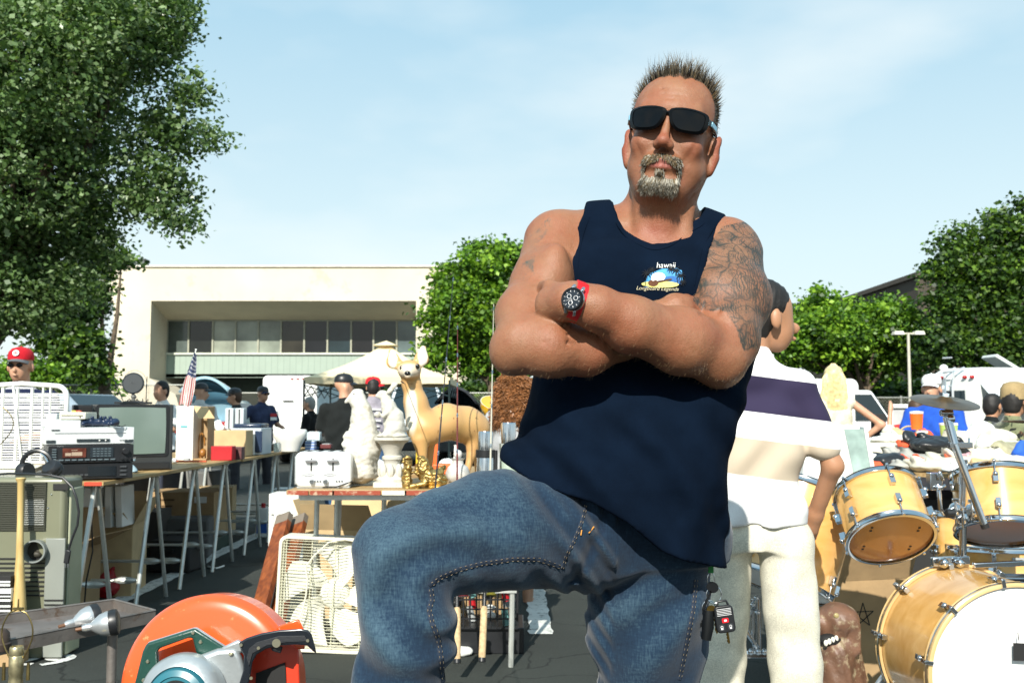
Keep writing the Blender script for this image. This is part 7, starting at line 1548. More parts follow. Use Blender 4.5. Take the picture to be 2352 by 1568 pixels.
DB = bvh_of([c for c in bpy.data.objects if c.parent == t and c.name.startswith('figure')][0])
for pts in ([(921, 876), (930, 881), (945, 882), (958, 878)], [(1007, 934), (1010, 960), (1006, 990), (1002, 1008)], [(1040, 934), (1042, 960), (1040, 990), (1036, 1006)], [(1094, 940), (1093, 960), (1090, 990)]):
 q = MB(); q.tube([snap(u, v, DB, .0005) for u, v in pts], .0018, 5); obj('dark_line', q, mat('dark_brown', (.18, .08, .025), .6), t)  # thin dark brown lines across the neck and body
D4 = 4.50; e3 = lambda u, v, d=0.: q3(u, v, d, D4); f = sculpt(918, 1038, 1035, 1128, D4, .12, .0036)
f.chain([e3(935, 1112), e3(936, 1080), e3(936, 1058)], [.024, .020, .017], .01); f.ell(e3(935, 1052), (.018, .018, .016), None, .008); f.cone(e3(930, 1055, -.01), e3(926, 1058, -.02), .008, .006, .006)
f.chain([e3(1010, 1105), e3(985, 1095), e3(972, 1080), e3(970, 1062)], [.034, .036, .030, .022], .02); f.ell(e3(969, 1056), (.022, .022, .02), None, .01); f.cone(e3(975, 1110, -.04), e3(945, 1117, -.05), .013, .011, .01); f.cone(e3(1005, 1090), e3(1018, 1075, .02), .03, .014, .015)
f.ell(e3(978, 1122), (.115, .06, .010), None, .006); f.disp(lambda x, y, z: .0048 * np.sin(fbm(x, y, z, 70., 2) * 5) * (z > CZ + .03) + .001 * fbm(x, y, z, 220., 3)); fin('gold_animal_group', 'small gold painted group of two resting animals in front of the deer', 'statue', f, mat('antique_gold', (.38, .26, .09), .38, .85, var=.5, vs=45, bump=.5, bs=160), D4, 975, CZ)
for nm, lab, u, v0, v1, D5, r, col in (('thermos', 'polished steel thermos with black band beside the deer', 1115, 990, 1092, 4.62, .042, (.6, .6, .6)), ('green_thermos', 'pale green flask with silver cup beside man\'s shirt', 1168, 970, 1062, 4.72, .042, (.32, .40, .33))):
 zt2 = P(u, v0, D5).z; t = thing('thermos', (P(u, 1000, D5).x, D5, CZ), lab, 'thermos'); hh = zt2 - CZ
 q = MB(); q.lathe([(r, 0), (r, hh * .60), (r * .94, hh * .62), (r * .94, hh * .64)], None, 32); obj('body', q, mat('flask_' + nm, col, .15 if nm == 'thermos' else .5, 1. if nm == 'thermos' else 0., var=.1), t, world=False)
 q = MB(); q.lathe([(r * 1.06, hh * .52), (r * 1.06, hh * .66), (r * .9, hh * .66)], None, 32); q.box((r * 1.1, 0, hh * .4), (.02, .02, hh * .5)); obj('band', q, m_blk if nm == 'thermos' else mat('flask_grey', (.35, .38, .35), .5), t, world=False)
 q = MB(); q.lathe([(r * .82, hh * .66), (r * .86, hh * .97), (r * .8, hh), (0, hh)], None, 32); obj('cup', q, m_chr, t, world=False)
tb3 = thing('back_table', (-.15, 6.3, 0), 'second wooden table behind the statues crowded with small goods', 'table')
q = MB(); q.box((-.12, 6.25, CZ - .03), (1.7, .9, .02)); obj('tabletop', q, pm, tb3)
for x, y in ((-.9, 5.9), (-.9, 6.6), (.6, 5.9), (.6, 6.6)): q = MB(); q.tube([(x, y, CZ - .04), (x, y, 0)], .012, 8); obj('leg', q, m_galv, tb3)
def blob(name, label, cat, c, r, m, seed=1, amp=.12, st=None, group=None, extra=(), part='shape'):
 """soft lumpy thing resting on its base"""
 st = st or max(.006, min(r) / 9); mr = max(r) * 1.6 + .03; f = Field(np.arange(-mr, mr, st), np.arange(-mr, mr, st), np.arange(-.03, r[2] * 2.6 + .04, st)); rs = random.Random(seed)
 f.ell((0, 0, r[2]), r, Euler((0, 0, rs.random())).to_matrix(), .01)
 for k in range(5): f.ell((rs.uniform(-.6, .6) * r[0], rs.uniform(-.6, .6) * r[1], r[2] * rs.uniform(.5, 1.4)), (r[0] * .45, r[1] * .45, r[2] * .6), Euler((rs.random(), rs.random(), rs.random())).to_matrix(), .02 * r[2] / .05)
 f.disp(lambda x, y, z: min(r) * amp * fbm(x, y, z, 2.2 / min(r), seed, 2)); f.V = np.maximum(f.V, (.0 - f.zs[None, None, :]))
 t = thing(name, c, label, cat, group=group); link(part, f.mesh(part), m, t); return t
z4 = CZ - .02
blob('red_pouch', 'red bag behind pedestal on back table', 'bag', (P(970, 1018, 5.95).x, 5.95, z4), (.05, .04, .035), m_red2, 2)
t, w, h, dp = bx2('yellow_tray', 'yellow tray behind the pedestal on back table', 'tray', 955, 992, 1010, 1030, 5.9, .12, mat('yellow_plastic2', '#d9b52a', .5), z0=z4); q = MB(); q.box((0, 0, h), (w * .8, .08, .01)); obj('inside', q, m_gry, t, world=False)
t = thing('orange_toy', (P(1012, 1040, 5.85).x, 5.85, z4), 'orange plastic toy stand under the deer belly', 'toy'); q = MB(); q.box((0, 0, .03), (.13, .09, .06)); q.box((-.03, 0, .11), (.03, .03, .14)); obj('body', q, mat('orange_plastic', '#e2642c', .4), t, world=False, bevel=.008)
t = thing('funnel_bottle', (P(1042, 1050, 5.6).x, 5.8, z4), 'white long necked bottle under the deer belly', 'bottle'); q = MB(); q.lathe([(.045, 0), (.05, .02), (.03, .06), (.012, .10), (.009, .16), (.011, .17)], None, 20); obj('bottle', q, m_wht, t, world=False)
t = thing('white_vase', (P(1050, 1088, 4.80).x, 4.86, CZ), 'grey white marbled jar behind the gold animals', 'jar'); q = MB(); q.lathe([(.035, 0), (.055, .02), (.060, .045), (.048, .075), (.028, .09), (.026, .105), (.035, .115)], None, 28); q.ball((0, 0, .135), .022, 12, 8); obj('jar', q, mat('marble_grey', (.5, .5, .48), .4, var=.3, vs=25), t, world=False)
for k, (u, r_, m_, lab) in enumerate(((860, (.06, .05, .04), m_wht, 'white cloth bundle between goose and pedestal'), (1128, (.05, .05, .03), mat('blue_cloth', '#2b62b8', .8), 'blue cloth behind polished thermos'), (1020, (.05, .05, .035), m_wht, 'white bundle behind orange toy stand'), (880, (.07, .05, .025), mat('pale_blue_cloth', '#9fb3bd', .8), 'pale blue cloth low behind the goose'), (1140, (.04, .04, .045), mat('brown_pot', '#5a3a26', .5), 'brown pot between the two flasks'))):
 blob('goods', lab, 'bundle', (P(u, 1040, 6.0).x, 6.05 + .1 * (k % 3), z4), r_, m_, k + 11)
for k, (u1, v1, u0, v0, Db, lab, col) in enumerate(((1042, 628, 1000, 1118, 4.36, 'black fishing rod leaning in front of the deer, tallest of three', (.02, .02, .025)), (1051, 742, 1050, 1092, 4.40, 'thin dark red fishing rod in front of deer belly', (.12, .02, .02)), (1134, 698, 1126, 1086, 4.42, 'pale fishing rod rising beside polished thermos', (.45, .43, .35)))):
 a, b_ = P(u0, v0, Db), P(u1, v1, Db + .25); fu = a - (b_ - a).normalized() * .0; d = (b_ - a).normalized()
 base = (P(985, 1300, 4.25), P(1050, 1515, 4.15), P(1107, 1512, 4.15))[k]; base.z = max(base.z, .01)
 t = thing('fishing_rod', base, lab, 'fishing rod', group='fishing rods leaning on the table'); q = MB(); q.tube([base, a, b_], [.0062, .0042, .0012], 8); obj('blank', q, mat('rod%d' % k, col, .25), t)
 for s in (.15, .38, .58, .78, .97): p = a.lerp(b_, s); q = MB(); q.torus((0, 0, 0), .006, .0009, axM(p + Vector((0, -.008, 0)), d), 10, 4); q.tube([p - d * .01, p + d * .01], .0045 - .003 * s, 6); obj('guide', q, m_chr, t)
 if k:
  dv_ = (a - base).normalized(); q = MB(); q.tube([base, base + dv_ * .01, base + dv_ * .20, base + dv_ * .21], [.012, .015, .0145, .010], 14); obj('cork_grip', q, mat('cork', (.50, .36, .20), .8, var=.3, vs=60), t); q = MB(); q.tube([base - dv_ * .012, base + dv_ * .004], .0155, 12); obj('butt_cap', q, m_blk, t)
  q = MB(); p = base + dv_ * .28; q.tube([base + dv_ * .21, base + dv_ * .36], .0085, 10); q.tube([p, p + Vector((.02, -.03, 0)), p + Vector((.025, -.045, .0))], .006, 8); obj('reel_seat', q, m_blk, t)
  q = MB(); q.lathe([(.0, -.022), (.020, -.022), (.022, -.016), (.016, -.010), (.016, .012), (.021, .016), (.019, .026), (0, .028)], axM(p + Vector((.028, -.05, .005)), dv_), 20); obj('reel', q, mat('reel_olive', (.22, .20, .03), .3, .4) if k == 2 else mat('reel_maroon', (.20, .02, .03), .3, .4), t)
  q = MB(); q.tube([base + dv_ * .36, base + dv_ * .44], [.0135, .008], 12); obj('fore_grip', q, MATS['cork'] if k == 2 else m_blk, t)
c = G(758, 1497); fc = P(762, 1368, c.y); o = thing('box_fan', (fc.x, c.y, 0), 'cream square box fan standing on asphalt behind raised knee', 'fan'); tilt = R(2.5)
FM = Matrix.Translation((fc.x, c.y + .02, 0)) @ Matrix.Rotation(tilt, 4, 'Y'); S2 = .262; m_fan = mat('cream_enamel', (.66, .64, .52), .4, var=.05); m_fw = mat('grille_wire', (.58, .57, .42), .45)
def F_(x, y, z): return FM @ Vector((x, y, z + S2 + .002))
q = MB(); ring = [(x, z) for x, z in rrect(S2 * 2, S2 * 2, .035, 5)]; ri = [(x, z) for x, z in rrect(S2 * 2 - .03, S2 * 2 - .03, .025, 5)]; n = len(ring)
vs = [F_(x, y, z) for y, rr in ((-.055, ri), (-.055, ring), (.055, ring), (.055, ri)) for x, z in rr]; q.add(vs, [(a * n + i, a * n + (i + 1) % n, ((a + 1) % 4) * n + (i + 1) % n, ((a + 1) % 4) * n + i) for a in range(4) for i in range(n)]); obj('frame', q, m_fan, o, bevel=.003)
q = MB()
for k in range(37): z = -S2 + .022 + k * (2 * S2 - .044) / 36; q.tube([F_(-S2 + .016, -.05, z), F_(S2 - .016, -.05, z)], .0015, 5)
for x in (-.24, -.228, -.11, .0, .13, .24): q.tube([F_(x, -.045, -S2 + .012), F_(x, -.045, S2 - .012)], .0026, 5)
obj('front_grille', q, m_fw, o)
q = MB()
for k in range(16): z = -S2 + .022 + k * (2 * S2 - .044) / 15; q.tube([F_(-S2 + .016, .048, z), F_(S2 - .016, .048, z)], .0019, 4)
obj('rear_grille', q, m_fw, o)
for k in range(5):
 a0 = R(72 * k + 62); q = MB()
 def bl(u, v, a0=a0):
  r = .055 + .19 * v; a = a0 + (u - .5) * (.72 + .25 * math.sin(v * 2.6)) + .60 * v; return F_(r * math.cos(a), -.012 + (u - .5) * .05 * (1 - .2 * v) , r * math.sin(a))
 vsheet = []
 q.sheet(bl, 8, 8); bo = obj('blade', q, mat('fan_blade_white', (.76, .75, .66), .4), o, thick=.003)
q = MB(); q.lathe([(.0, .036), (.022, .036), (.045, .033), (.060, .026), (.068, .012), (.068, -.02)], axM(F_(0, 0, 0), (0, -1, 0)), 40); q.torus((0, 0, .037), .030, .0015, axM(F_(0, 0, 0), (0, -1, 0)), 24, 4); obj('hub', q, MATS['fan_blade_white'], o)
q = MB(); q.box(F_(.03, .0, -S2 - .0), (.02, .05, .012)); obj('foot', q, m_fan, o)
t = thing('fan_cord', (fc.x, c.y, 0), 'cream fan cord draped over the front of box fan', 'cord'); q = MB(); yy = c.y - .05; q.tube([P(830, 1245, yy), P(790, 1238, yy), P(755, 1245, yy), P(722, 1275, yy), P(702, 1300, yy), P(706, 1330, yy), P(703, 1365, yy), P(695, 1400, yy), P(680, 1440, yy), P(655, 1470, yy), P(630, 1485, yy)], .0038, 6); obj('cord', q, m_fan, t)
m_pl = wood('stained_plank', '#8a4a22', '#5b2a12', 2, .8, .45)
for k, (u0, v0, u1, v1, Dp, lab) in enumerate(((592, 1400, 650, 1222, 4.9, 'reddish brown plank leaning left of the box fan'), (640, 1410, 686, 1225, 4.95, 'second reddish plank partly behind box fan'))):
 b0 = P(u0 + (-18), v0 + 80, Dp - .2); b0.z = .01; a1 = P(u1, v1 - 22, Dp + .35); t = thing('wood_plank', b0, lab, 'plank', group='leaning planks'); q = MB(); q.bar(b0, a1, .035, .085, up=(.9, -.5, .2)); po = obj('board', q, m_pl, t, bevel=.002)
 dvp = (a1 - b0).normalized(); q = MB(); q.bar(a1 - dvp * .01, a1 + dvp * .05, .036, .083, up=(.9, -.5, .2)); obj('grey_end', q, mat('weathered_wood', (.17, .14, .11), .8), t)
open_box('open_carton', 'open brown carton with foam lump under middle table behind the fan', (P(800, 1240, 5.5).x, 5.6, 0), (.42, .34, .47), m_card2, R(-12), (58, 70, 80, 66))
t = thing('plastic_foam', (P(835, 1185, 5.5).x, 5.6, .42), 'white foam lump poking out of the open carton', 'foam'); q = MB(); q.lathe([(.03, 0), (.05, .04), (.045, .09), (.02, .125), (0, .13)], None, 20); obj('foam', q, m_wht, t, world=False)
boxobj('white_box', 'white box with black marks below left end of middle table', 'box', (P(660, 1150, 7.6).x, 7.6, 0), (.22, .25, .50), mat('white_box3', (.66, .66, .62), .6))
boxobj('carton', 'pale brown carton on ground under far right of middle table', 'box', (-.25, 5.3, 0), (.4, .35, .35), m_card, R(14))
t = thing('white_stool', (P(673, 1180, 6.6).x, 6.6, 0), 'white wire frame stool between the two tables', 'stool');
for a, b_ in (((-.11, -.1), (-.12, -.12)), ((.11, -.1), (.12, -.12)), ((-.11, .1), (-.12, .12)), ((.11, .1), (.12, .12))): q = MB(); q.tube([(*a, .45), (*b_, 0)], .008, 6); obj('leg', q, m_wht, t, world=False)
q = MB(); q.box((0, 0, .455), (.26, .24, .015)); obj('seat', q, m_wht, t, world=False, bevel=.004); q = MB(); [q.tube([(-.115, y, z), (.115, y, z)], .006, 6) for y in (-.11, .11) for z in (.15, .30)]; obj('stretchers', q, m_wht, t, world=False)
cc = P(1105, 1420, 4.75); o = thing('milk_crate', (cc.x, 4.78, .12), 'black plastic crate of oddments behind fishing reels', 'crate'); q = MB(); w, h, d = .34, .30, .30
for zz in np.linspace(.0, h, 8): q.box((0, -d / 2, zz), (w, .006, .007)); q.box((w / 2, 0, zz), (.006, d, .007)); q.box((-w / 2, 0, zz), (.006, d, .007))
for xx in np.linspace(-w / 2, w / 2, 12): q.box((xx, -d / 2, h / 2), (.006, .008, h)); q.box((xx, d / 2, h / 2), (.006, .008, h))
for yy in np.linspace(-d / 2, d / 2, 8): q.box((w / 2, yy, h / 2), (.008, .006, h)); q.box((-w / 2, yy, h / 2), (.008, .006, h))
q.box((0, 0, 0), (w, d, .006)); obj('lattice', q, m_blk, o, world=False)
rs = random.Random(9)
for k in range(16):
 m_ = [m_wht, m_gry, m_wht, mat('teal_bits', '#6b9c98', .5), m_blk, m_red2][k % 6]; r_ = (rs.uniform(.02, .035), rs.uniform(.02, .03), rs.uniform(.015, .03)); q = MB(); q.ball((0, 0, r_[2]), r_, 10, 7)
 if k % 2: q = MB(); q.cyl((0, 0, 0), (rs.uniform(-.02, .02), 0, .07), .018, .014, 12)
 tt = thing('oddment', (cc.x - .12 + .08 * (k % 4), 4.78 + rs.uniform(-.12, .06), .125 + .055 * (k // 4)), ('white', 'grey', 'white', 'teal', 'black', 'red')[k % 6] + (' small tube' if k % 2 else ' rounded scrap') + ' in the black crate, ' + ('lowest', 'second', 'third', 'topmost')[k // 4] + ' layer, ' + ('left end', 'left of middle', 'right of middle', 'right end')[k % 4], 'part', group='parts heaped in the black crate'); obj('part', q, m_, tt, world=False)
t = boxobj('crate_base', 'low dark carton under the black crate', 'box', (cc.x + .02, 4.80, 0), (.36, .3, .118), m_blk)
blob('white_rag', 'crumpled white rag below black crate', 'rag', (P(1060, 1475, 4.5).x, 4.62, 0), (.05, .04, .02), m_wht, 31)
# drum kit
m_maple = wood('maple_lacquer', '#dcb070', '#c8964e', 0, .35, .22, .7); m_hoop = mat('maple_hoop', (.56, .38, .17), .3, coat=.4, var=.1); m_skin_w = mat('drum_skin_white', (.80, .80, .78), .35, var=.03); m_clear = mat('clear_skin', (.38, .17, .055), .12, spec=.6, coat=.5, var=.12, vs=4)
def drum(name, label, c, ax, r, L, nl=8, front='clear', hoopr=None, rot0=.3, wide=False):
 """c = centre of the head that faces the camera, ax = unit vector from that head along the shell"""
 o = thing(name, c, label, 'drum'); M_ = axM((0, 0, 0), ax); hr = r + .006
 q = MB(); q.lathe([(r, .012), (r, L - .012)], M_, 72, cap=False); q.lathe([(r - .007, .0), (r - .007, L)], M_, 72, cap=False); obj('shell', q, m_maple, o, world=False)
 for z, m_ in ((0, m_clear if front == 'clear' else m_skin_w), (L, m_skin_w)): q = MB(); q.lathe([(0, z), (r - .001, z)], M_, 64, cap=False); obj('head', q, m_, o, world=False)
 hm_, th = (m_hoop, .035) if wide else (m_chr, .022)
 for z, s in ((0, 1), (L, -1)):
  q = MB(); a = -.010 * s; b = (th - .010) * s; q.lathe([(r - .002, z + a), (hr, z + a), (hr + .004, z + a + .003 * s), (hr + .001, z + a + .006 * s), (hr + .001, z + b - .004 * s), (hr + .004, z + b), (r + .001, z + b)], M_, 72, cap=False); obj('hoop', q, hm_, o, world=False)
 for z in ((.010, L - .010) if wide else ()): q = MB(); q.torus((0, 0, z), r + .0085, .003, M_, 64, 5); obj('hoop_inlay', q, m_chr, o, world=False)
 for k in range(nl):
  a = rot0 + 2 * math.pi * k / nl; d = Vector((math.cos(a), math.sin(a), 0)); ld = bpy.data.objects.new('lug', None)
  for z, s in ((.0, 1), (L, -1)):
   q = MB(); p = M_ @ (d * (r + .010) + Vector((0, 0, z + s * min(.055, L * .3)))); up = M_.to_3x3() @ d; zx = M_.to_3x3() @ Vector((0, 0, 1)); q.bar(p - zx * .016, p + zx * .016, .017, .019, up=up); q.ball(p - zx * s * .012 + up * .006, .010, 10, 6)
   e = M_ @ (d * (r + .012) + Vector((0, 0, z - s * .002))); q.tube([p, e], .0028, 6); q.tube([e - zx * s * .002, e - zx * s * .010], .006, 6)
   if wide: q.box((0, 0, 0), (.030, .012, .026), M=Matrix.Translation(e) @ axM((0, 0, 0), up)); q.bar(e - zx * s * .01 + up * .012, e + zx * s * .03, .006, .006)
   obj('lug', q, m_chr, o, world=False, bevel=.002)
 q = MB(); q.prism(rrect(.048, .012, .002, 2), .002, M_ @ Matrix.Translation((0, 0, L * .66)) @ Matrix.Rotation(R(-90), 4, 'Z') @ Matrix.Translation((r + .0005, 0, 0)) @ Matrix.Rotation(R(90), 4, 'Y') @ Matrix.Rotation(R(90), 4, 'Z')); obj('badge', q, m_gry, o, world=False)
 return o, M_
tom, M1 = drum('tom_drum', 'maple tom drum with clear lower head tipped towards camera, left of chrome stand', P(2046, 1236, 3.35), (.0, .66, .75), .138, .185, 6, rot0=.52)
q = MB(); [q.lathe([(0, .0), (.0048, .0)], M1 @ Matrix.Translation((x, y, -.0012)), 12, cap=False) for x, y in ((-.078, .045), (-.078, .062), (.078, .045), (.078, .062), (-.078, -.045), (-.078, -.062), (.078, -.045), (.078, -.062))]; obj('vent_dots', q, m_dark, tom, world=False)
drum('tom_drum', 'maple tom drum right of the chrome stand, cut by the right edge', P(2302, 1222, 3.55), Vector((.12, .40, .93)).normalized(), .150, .20, 6, rot0=.35)
drum('floor_tom', 'large maple floor tom tilted behind cream trousers', P(1782, 1338, 3.72), Vector((.36, .22, .90)).normalized(), .205, .36, 8, front='white', rot0=.2)
drum('snare_drum', 'shallow maple snare drum below the right hand tom', P(2290, 1312, 4.1), (0, .05, 1), .18, .10, 8, front='white')
drum('small_drum', 'small maple drum seen between chrome stand and tipped tom', P(2190, 1292, 4.2), (.05, .1, .99), .07, .20, 6, front='white')
bd, M2 = drum('bass_drum', 'big maple bass drum with white front head and black tape, bottom right', Vector((1.535, 3.08, .305)), (-.02, 1, 0), .27, .40, 10, front='white', rot0=.16, wide=True)
q = MB(); q.box(P(2362, 1497, 3.06), (.09, .003, .052), rot=(0, R(2), 0)); q.tube([P(2340, 1470, 3.06), P(2338, 1452, 3.06)], .0015, 4); obj('tape_patch', q, m_dark, bd)
for s in (-1, 1): q = MB(); a = Vector((1.535 + s * .26, 3.28, .18)); q.tube([a, a + Vector((s * .10, -.22, -.17))], .008, 8); q.ball(a + Vector((s * .10, -.22, -.165)), .014, 8, 6); q.box(a, (.03, .05, .05)); obj('spur', q, m_chr, bd)
st_ = thing('cymbal_stand', (P(2212, 1290, 3.55).x, 3.55, 0), 'chrome cymbal boom stand with clamps between the two toms', 'stand')
def V_(u, v, D=3.55): return P(u, v, D)
q = MB(); q.tube([V_(2212, 1295), V_(2212, 1175)], .0125, 14); q.tube([V_(2212, 1175), V_(2213, 1055)], .0145, 14); q.tube([V_(2213, 1095), V_(2213, 1112)], .019, 14); obj('pole', q, m_chr, st_)
q = MB(); q.tube([V_(2262, 1208, 3.4), V_(2192, 1020, 3.42)], .0125, 14); q.tube([V_(2192, 1020, 3.42), V_(2176, 958, 3.44)], .0155, 14); q.tube([V_(2176, 958, 3.44), V_(2170, 900, 3.46), V_(2170, 868, 3.46)], .005, 10); obj('boom', q, m_chr, st_)
q = MB(); q.tube([V_(2264, 1212, 3.4), V_(2260, 1202, 3.4)], .0135, 14); obj('end_cap', q, m_dark, st_)
q = MB(); q.bar(V_(2180, 1022, 3.42), V_(2232, 1022, 3.42), .02, .02); q.tube([V_(2226, 1030, 3.42), V_(2226, 1005, 3.42)], .004, 8); obj('side_arm', q, m_chr, st_, bevel=.002); q = MB(); q.tube([V_(2160, 948, 3.44), V_(2188, 948, 3.44)], .012, 12); q.ball(V_(2180, 962, 3.44), .020, 12, 8); obj('tilter', q, m_chr, st_, bevel=.002)
for k, (u, v) in enumerate(((2195, 1170), (2232, 1172), (2212, 1190))): q = MB(); q.ball(V_(u, v, 3.5), (.022, .024, .026), 14, 10); q.bar(V_(u - 14, v + 5, 3.49), V_(u + 12, v - 6, 3.49), .016, .022); q.tube([V_(u, v - 20, 3.48), V_(u, v + 22, 3.48)], .0045, 8); q.box(V_(u, v - 22, 3.48), (.026, .006, .012)); obj('clamp', q, m_chr, st_, bevel=.002)
q = MB(); q.tube([V_(2150, 1100, 3.5), V_(2156, 1120, 3.48), V_(2160, 1168, 3.48), V_(2168, 1180, 3.48), V_(2192, 1188, 3.5)], .0075, 10); q.box(V_(2146, 1105, 3.5), (.042, .04, .06)); q.tube([V_(2158, 1082, 3.46), V_(2166, 1104, 3.46)], .006, 8); q.tube([V_(2156, 1122, 3.46), V_(2172, 1114, 3.46)], .006, 8); obj('tom_arm', q, m_chr, st_, bevel=.003)
q = MB(); q.lathe([(.015, -.012), (.015, .012)], axM(V_(2182, 1178, 3.46), (1, 0, 0)), 16); obj('wing_knob', q, m_blk, st_)
q = MB(); [q.tube([V_(2212, 1290), (V_(2212, 1290).xy + Vector(d)).to_3d() + Vector((0, 0, .03))], .008, 8) for d in ((-.3, .2), (.3, .2), (.0, .42))]; obj('tripod', q, m_chr, st_)
q = MB(); q.bar(V_(2140, 1290, 3.45), V_(2225, 1285, 3.45), .022, .03); q.ball(V_(2168, 1292, 3.42), .018, 10, 8); q.ball(V_(2205, 1292, 3.42), .016, 10, 8); q.bar(V_(2235, 1298, 3.45), V_(2352, 1292, 3.45), .020, .018); obj('base_clamps', q, m_chr, st_, bevel=.003)
for nm, u, v, D, r, lab in (('cymbal', 2171, 918, 3.46, .113, 'bronze cymbal seen edge on at top of the chrome boom stand'), ('cymbal', 2385, 965, 3.6, .12, 'pale cymbal edge entering from the right border')):
 c = P(u, v, D); t = thing(nm, c, lab, 'cymbal'); Mc = axM((0, 0, 0), (.06, -.26 if u < 2300 else .02, 1)); q = MB(); q.lathe([(.004, .014), (.018, .012), (.028, .003), (.06, -.001), (r, -.008), (r, -.0095), (.06, -.003), (.028, .001), (.018, .010), (.004, .012)], Mc, 64, cap=False); obj('plate', q, mat('cymbal_bronze', (.22, .12, .05), .28, .9, var=.25, vs=30), t, world=False)
 q = MB(); q.tube([Mc @ Vector((0, 0, .012)), Mc @ Vector((0, 0, .022))], .011, 12); q.tube([Mc @ Vector((0, 0, -.012)), Mc @ Vector((0, 0, .006))], .012, 12); q.tube([(0, 0, .02), (0, 0, .048)], .004, 8); q.box((0, 0, .044), (.022, .008, .012)); obj('felt', q, mat('white_felt', (.5, .62, .68), .7), t, world=False)
o = thing('pedal_stand', (P(1720, 1450, 3.9).x, 3.9, 0), 'chrome folding drum stand standing on white sheet behind cream trousers', 'stand')
def W_(u, v, D=3.8): return P(u, v, D)
q = MB(); q.tube([W_(1700, 1440), W_(1740, 1380)], .008, 8); q.tube([W_(1700, 1440), W_(1722, 1370)], .005, 8); q.tube([W_(1740, 1375), W_(1742, 1500)], .012, 10); q.tube([W_(1728, 1375), W_(1730, 1500)], .005, 8); q.tube([W_(1675, 1460), W_(1745, 1370)], .010, 8); obj('uprights', q, m_chr, o)
q = MB(); q.tube([W_(1702, 1436), W_(1688, 1450), W_(1672, 1550)], .007, 8); q.tube([W_(1708, 1440), W_(1678, 1540)], .005, 8); q.tube([W_(1702, 1436), W_(1745, 1495)], .010, 8); q.tube([W_(1715, 1440), W_(1740, 1490)], .005, 8); obj('legs', q, m_chr, o); q = MB(); q.tube([W_(1673, 1545), W_(1664, 1575)], [.012, .016], 10); obj('rubber_foot', q, m_dark, o)
q = MB(); q.box(W_(1740, 1502), (.09, .05, .016)); [q.ball(W_(u, 1496, 3.76), .012, 10, 6) for u in (1725, 1742, 1756)]; [q.ball(W_(u, v, 3.78), (.012, .01, .008), 10, 6) for u, v in ((1738, 1372), (1730, 1388), (1740, 1405), (1690, 1444), (1704, 1440))]; obj('footplate', q, m_chr, o, bevel=.002)
q = MB(); q.sheet(lambda u, v: Vector((.58 + .95 * u + .03 * math.sin(v * 9), 2.95 + 1.0 * v + .04 * math.sin(u * 11), .010 + .012 * abs(math.sin(u * 13 + v * 6)) * math.sin(v * 7) ** 2)), 40, 30); tag(obj('ground_sheet', q, cloth_mat('white_sheet_cloth', (.60, .62, .62), bump=.1), loc=(1, 3.4, 0), thick=.003), 'rumpled white sheet on the asphalt under the chrome drum stand', 'sheet')
q = MB(); q.sheet(lambda u, v: Vector((1.22 + 1.1 * u, 2.7 + 1.6 * v, .006 + .003 * math.sin(u * 17 + v * 9))), 16, 16); tag(obj('drum_rug', q, mat('blue_grey_rug', (.08, .11, .14), .95, bump=.8, bs=90, var=.3), loc=(1.7, 3.5, 0), thick=.004), 'blue grey rug under the bass drum', 'rug')
blob('canvas_bag', 'tan canvas bag lying on ground before white sheet at bottom edge', 'bag', (P(1725, 1560, 3.0).x - .02, 3.15, .0), (.17, .12, .10), cloth_mat('tan_canvas', (.20, .17, .11)), 5)
D7 = 3.28; g = lambda u, v, d=0.: q3(u, v, d, D7); f = sculpt(1850, 2030, 1370, 1700, D7, .2, .0055)
f.ell(g(1925, 1422, 0), (.064, .075, .056), None, .02); f.cone(g(1905, 1432), g(1862, 1425, -.01), .046, .024, .02); f.cone(g(1915, 1475, .0), g(1870, 1478, 0), .030, .016, .015)
f.cone(g(1958, 1430, -.055), g(1968, 1492, -.05), .024, .016, .006, flat=((.3, 1, .2), .45)); f.cone(g(1938, 1470, .02), g(1935, 1640, .05), .048, .100, .02); f.cone(g(1920, 1500, -.03), g(1925, 1690, -.03), .05, .06, .03)
f.cone(g(1925, 1457, -.075), g(1850, 1452, -.07), .016, .012, .006, 'sub'); f.cone(g(1930, 1457, .0), g(1850, 1452, .0), .016, .012, .006, 'sub'); f.ell(g(1921, 1413, -.078), (.012, .008, .010), None, .006, 'sub')
f.disp(lambda x, y, z: .0022 * np.sin(z * 55 + x * 130 + 3 * np.sin(x * 40 + y * 30)) * (z < .45) + .0014 * fbm(x, y, z, 70., 2))
t, do = fin('dog_statue', 'brown carved dog statue with open mouth behind cream trousers', 'statue', f, mat('carved_brown', (.13, .066, .040), .5, var=.35, vs=14, bump=.4, bs=90, wear=((.30, .24, .15), .45, 18.)), D7, 1930, 0)
q = MB(); q.ball(g(1921, 1413, -.062), (.009, .007, .009), 12, 8); obj('eye', q, mat('amber_eye', (.35, .28, .12), .1, coat=1.), t); q = MB(); q.ball(g(1906, 1468, -.040), (.036, .030, .020), 16, 10); obj('mouth', q, m_dark, t); q = MB(); [q.ball(g(1897 + 8 * k, 1476 - 3.5 * k, -.070 + .003 * k), (.007, .007, .010), 10, 6) for k in range(4)]; obj('teeth', q, mat('ivory', (.72, .70, .60), .3), t); q = MB(); q.ball(g(1885, 1466, -.01), (.035, .02, .010), 12, 6); obj('tongue', q, mat('tongue_pink', (.35, .14, .10), .4), t)
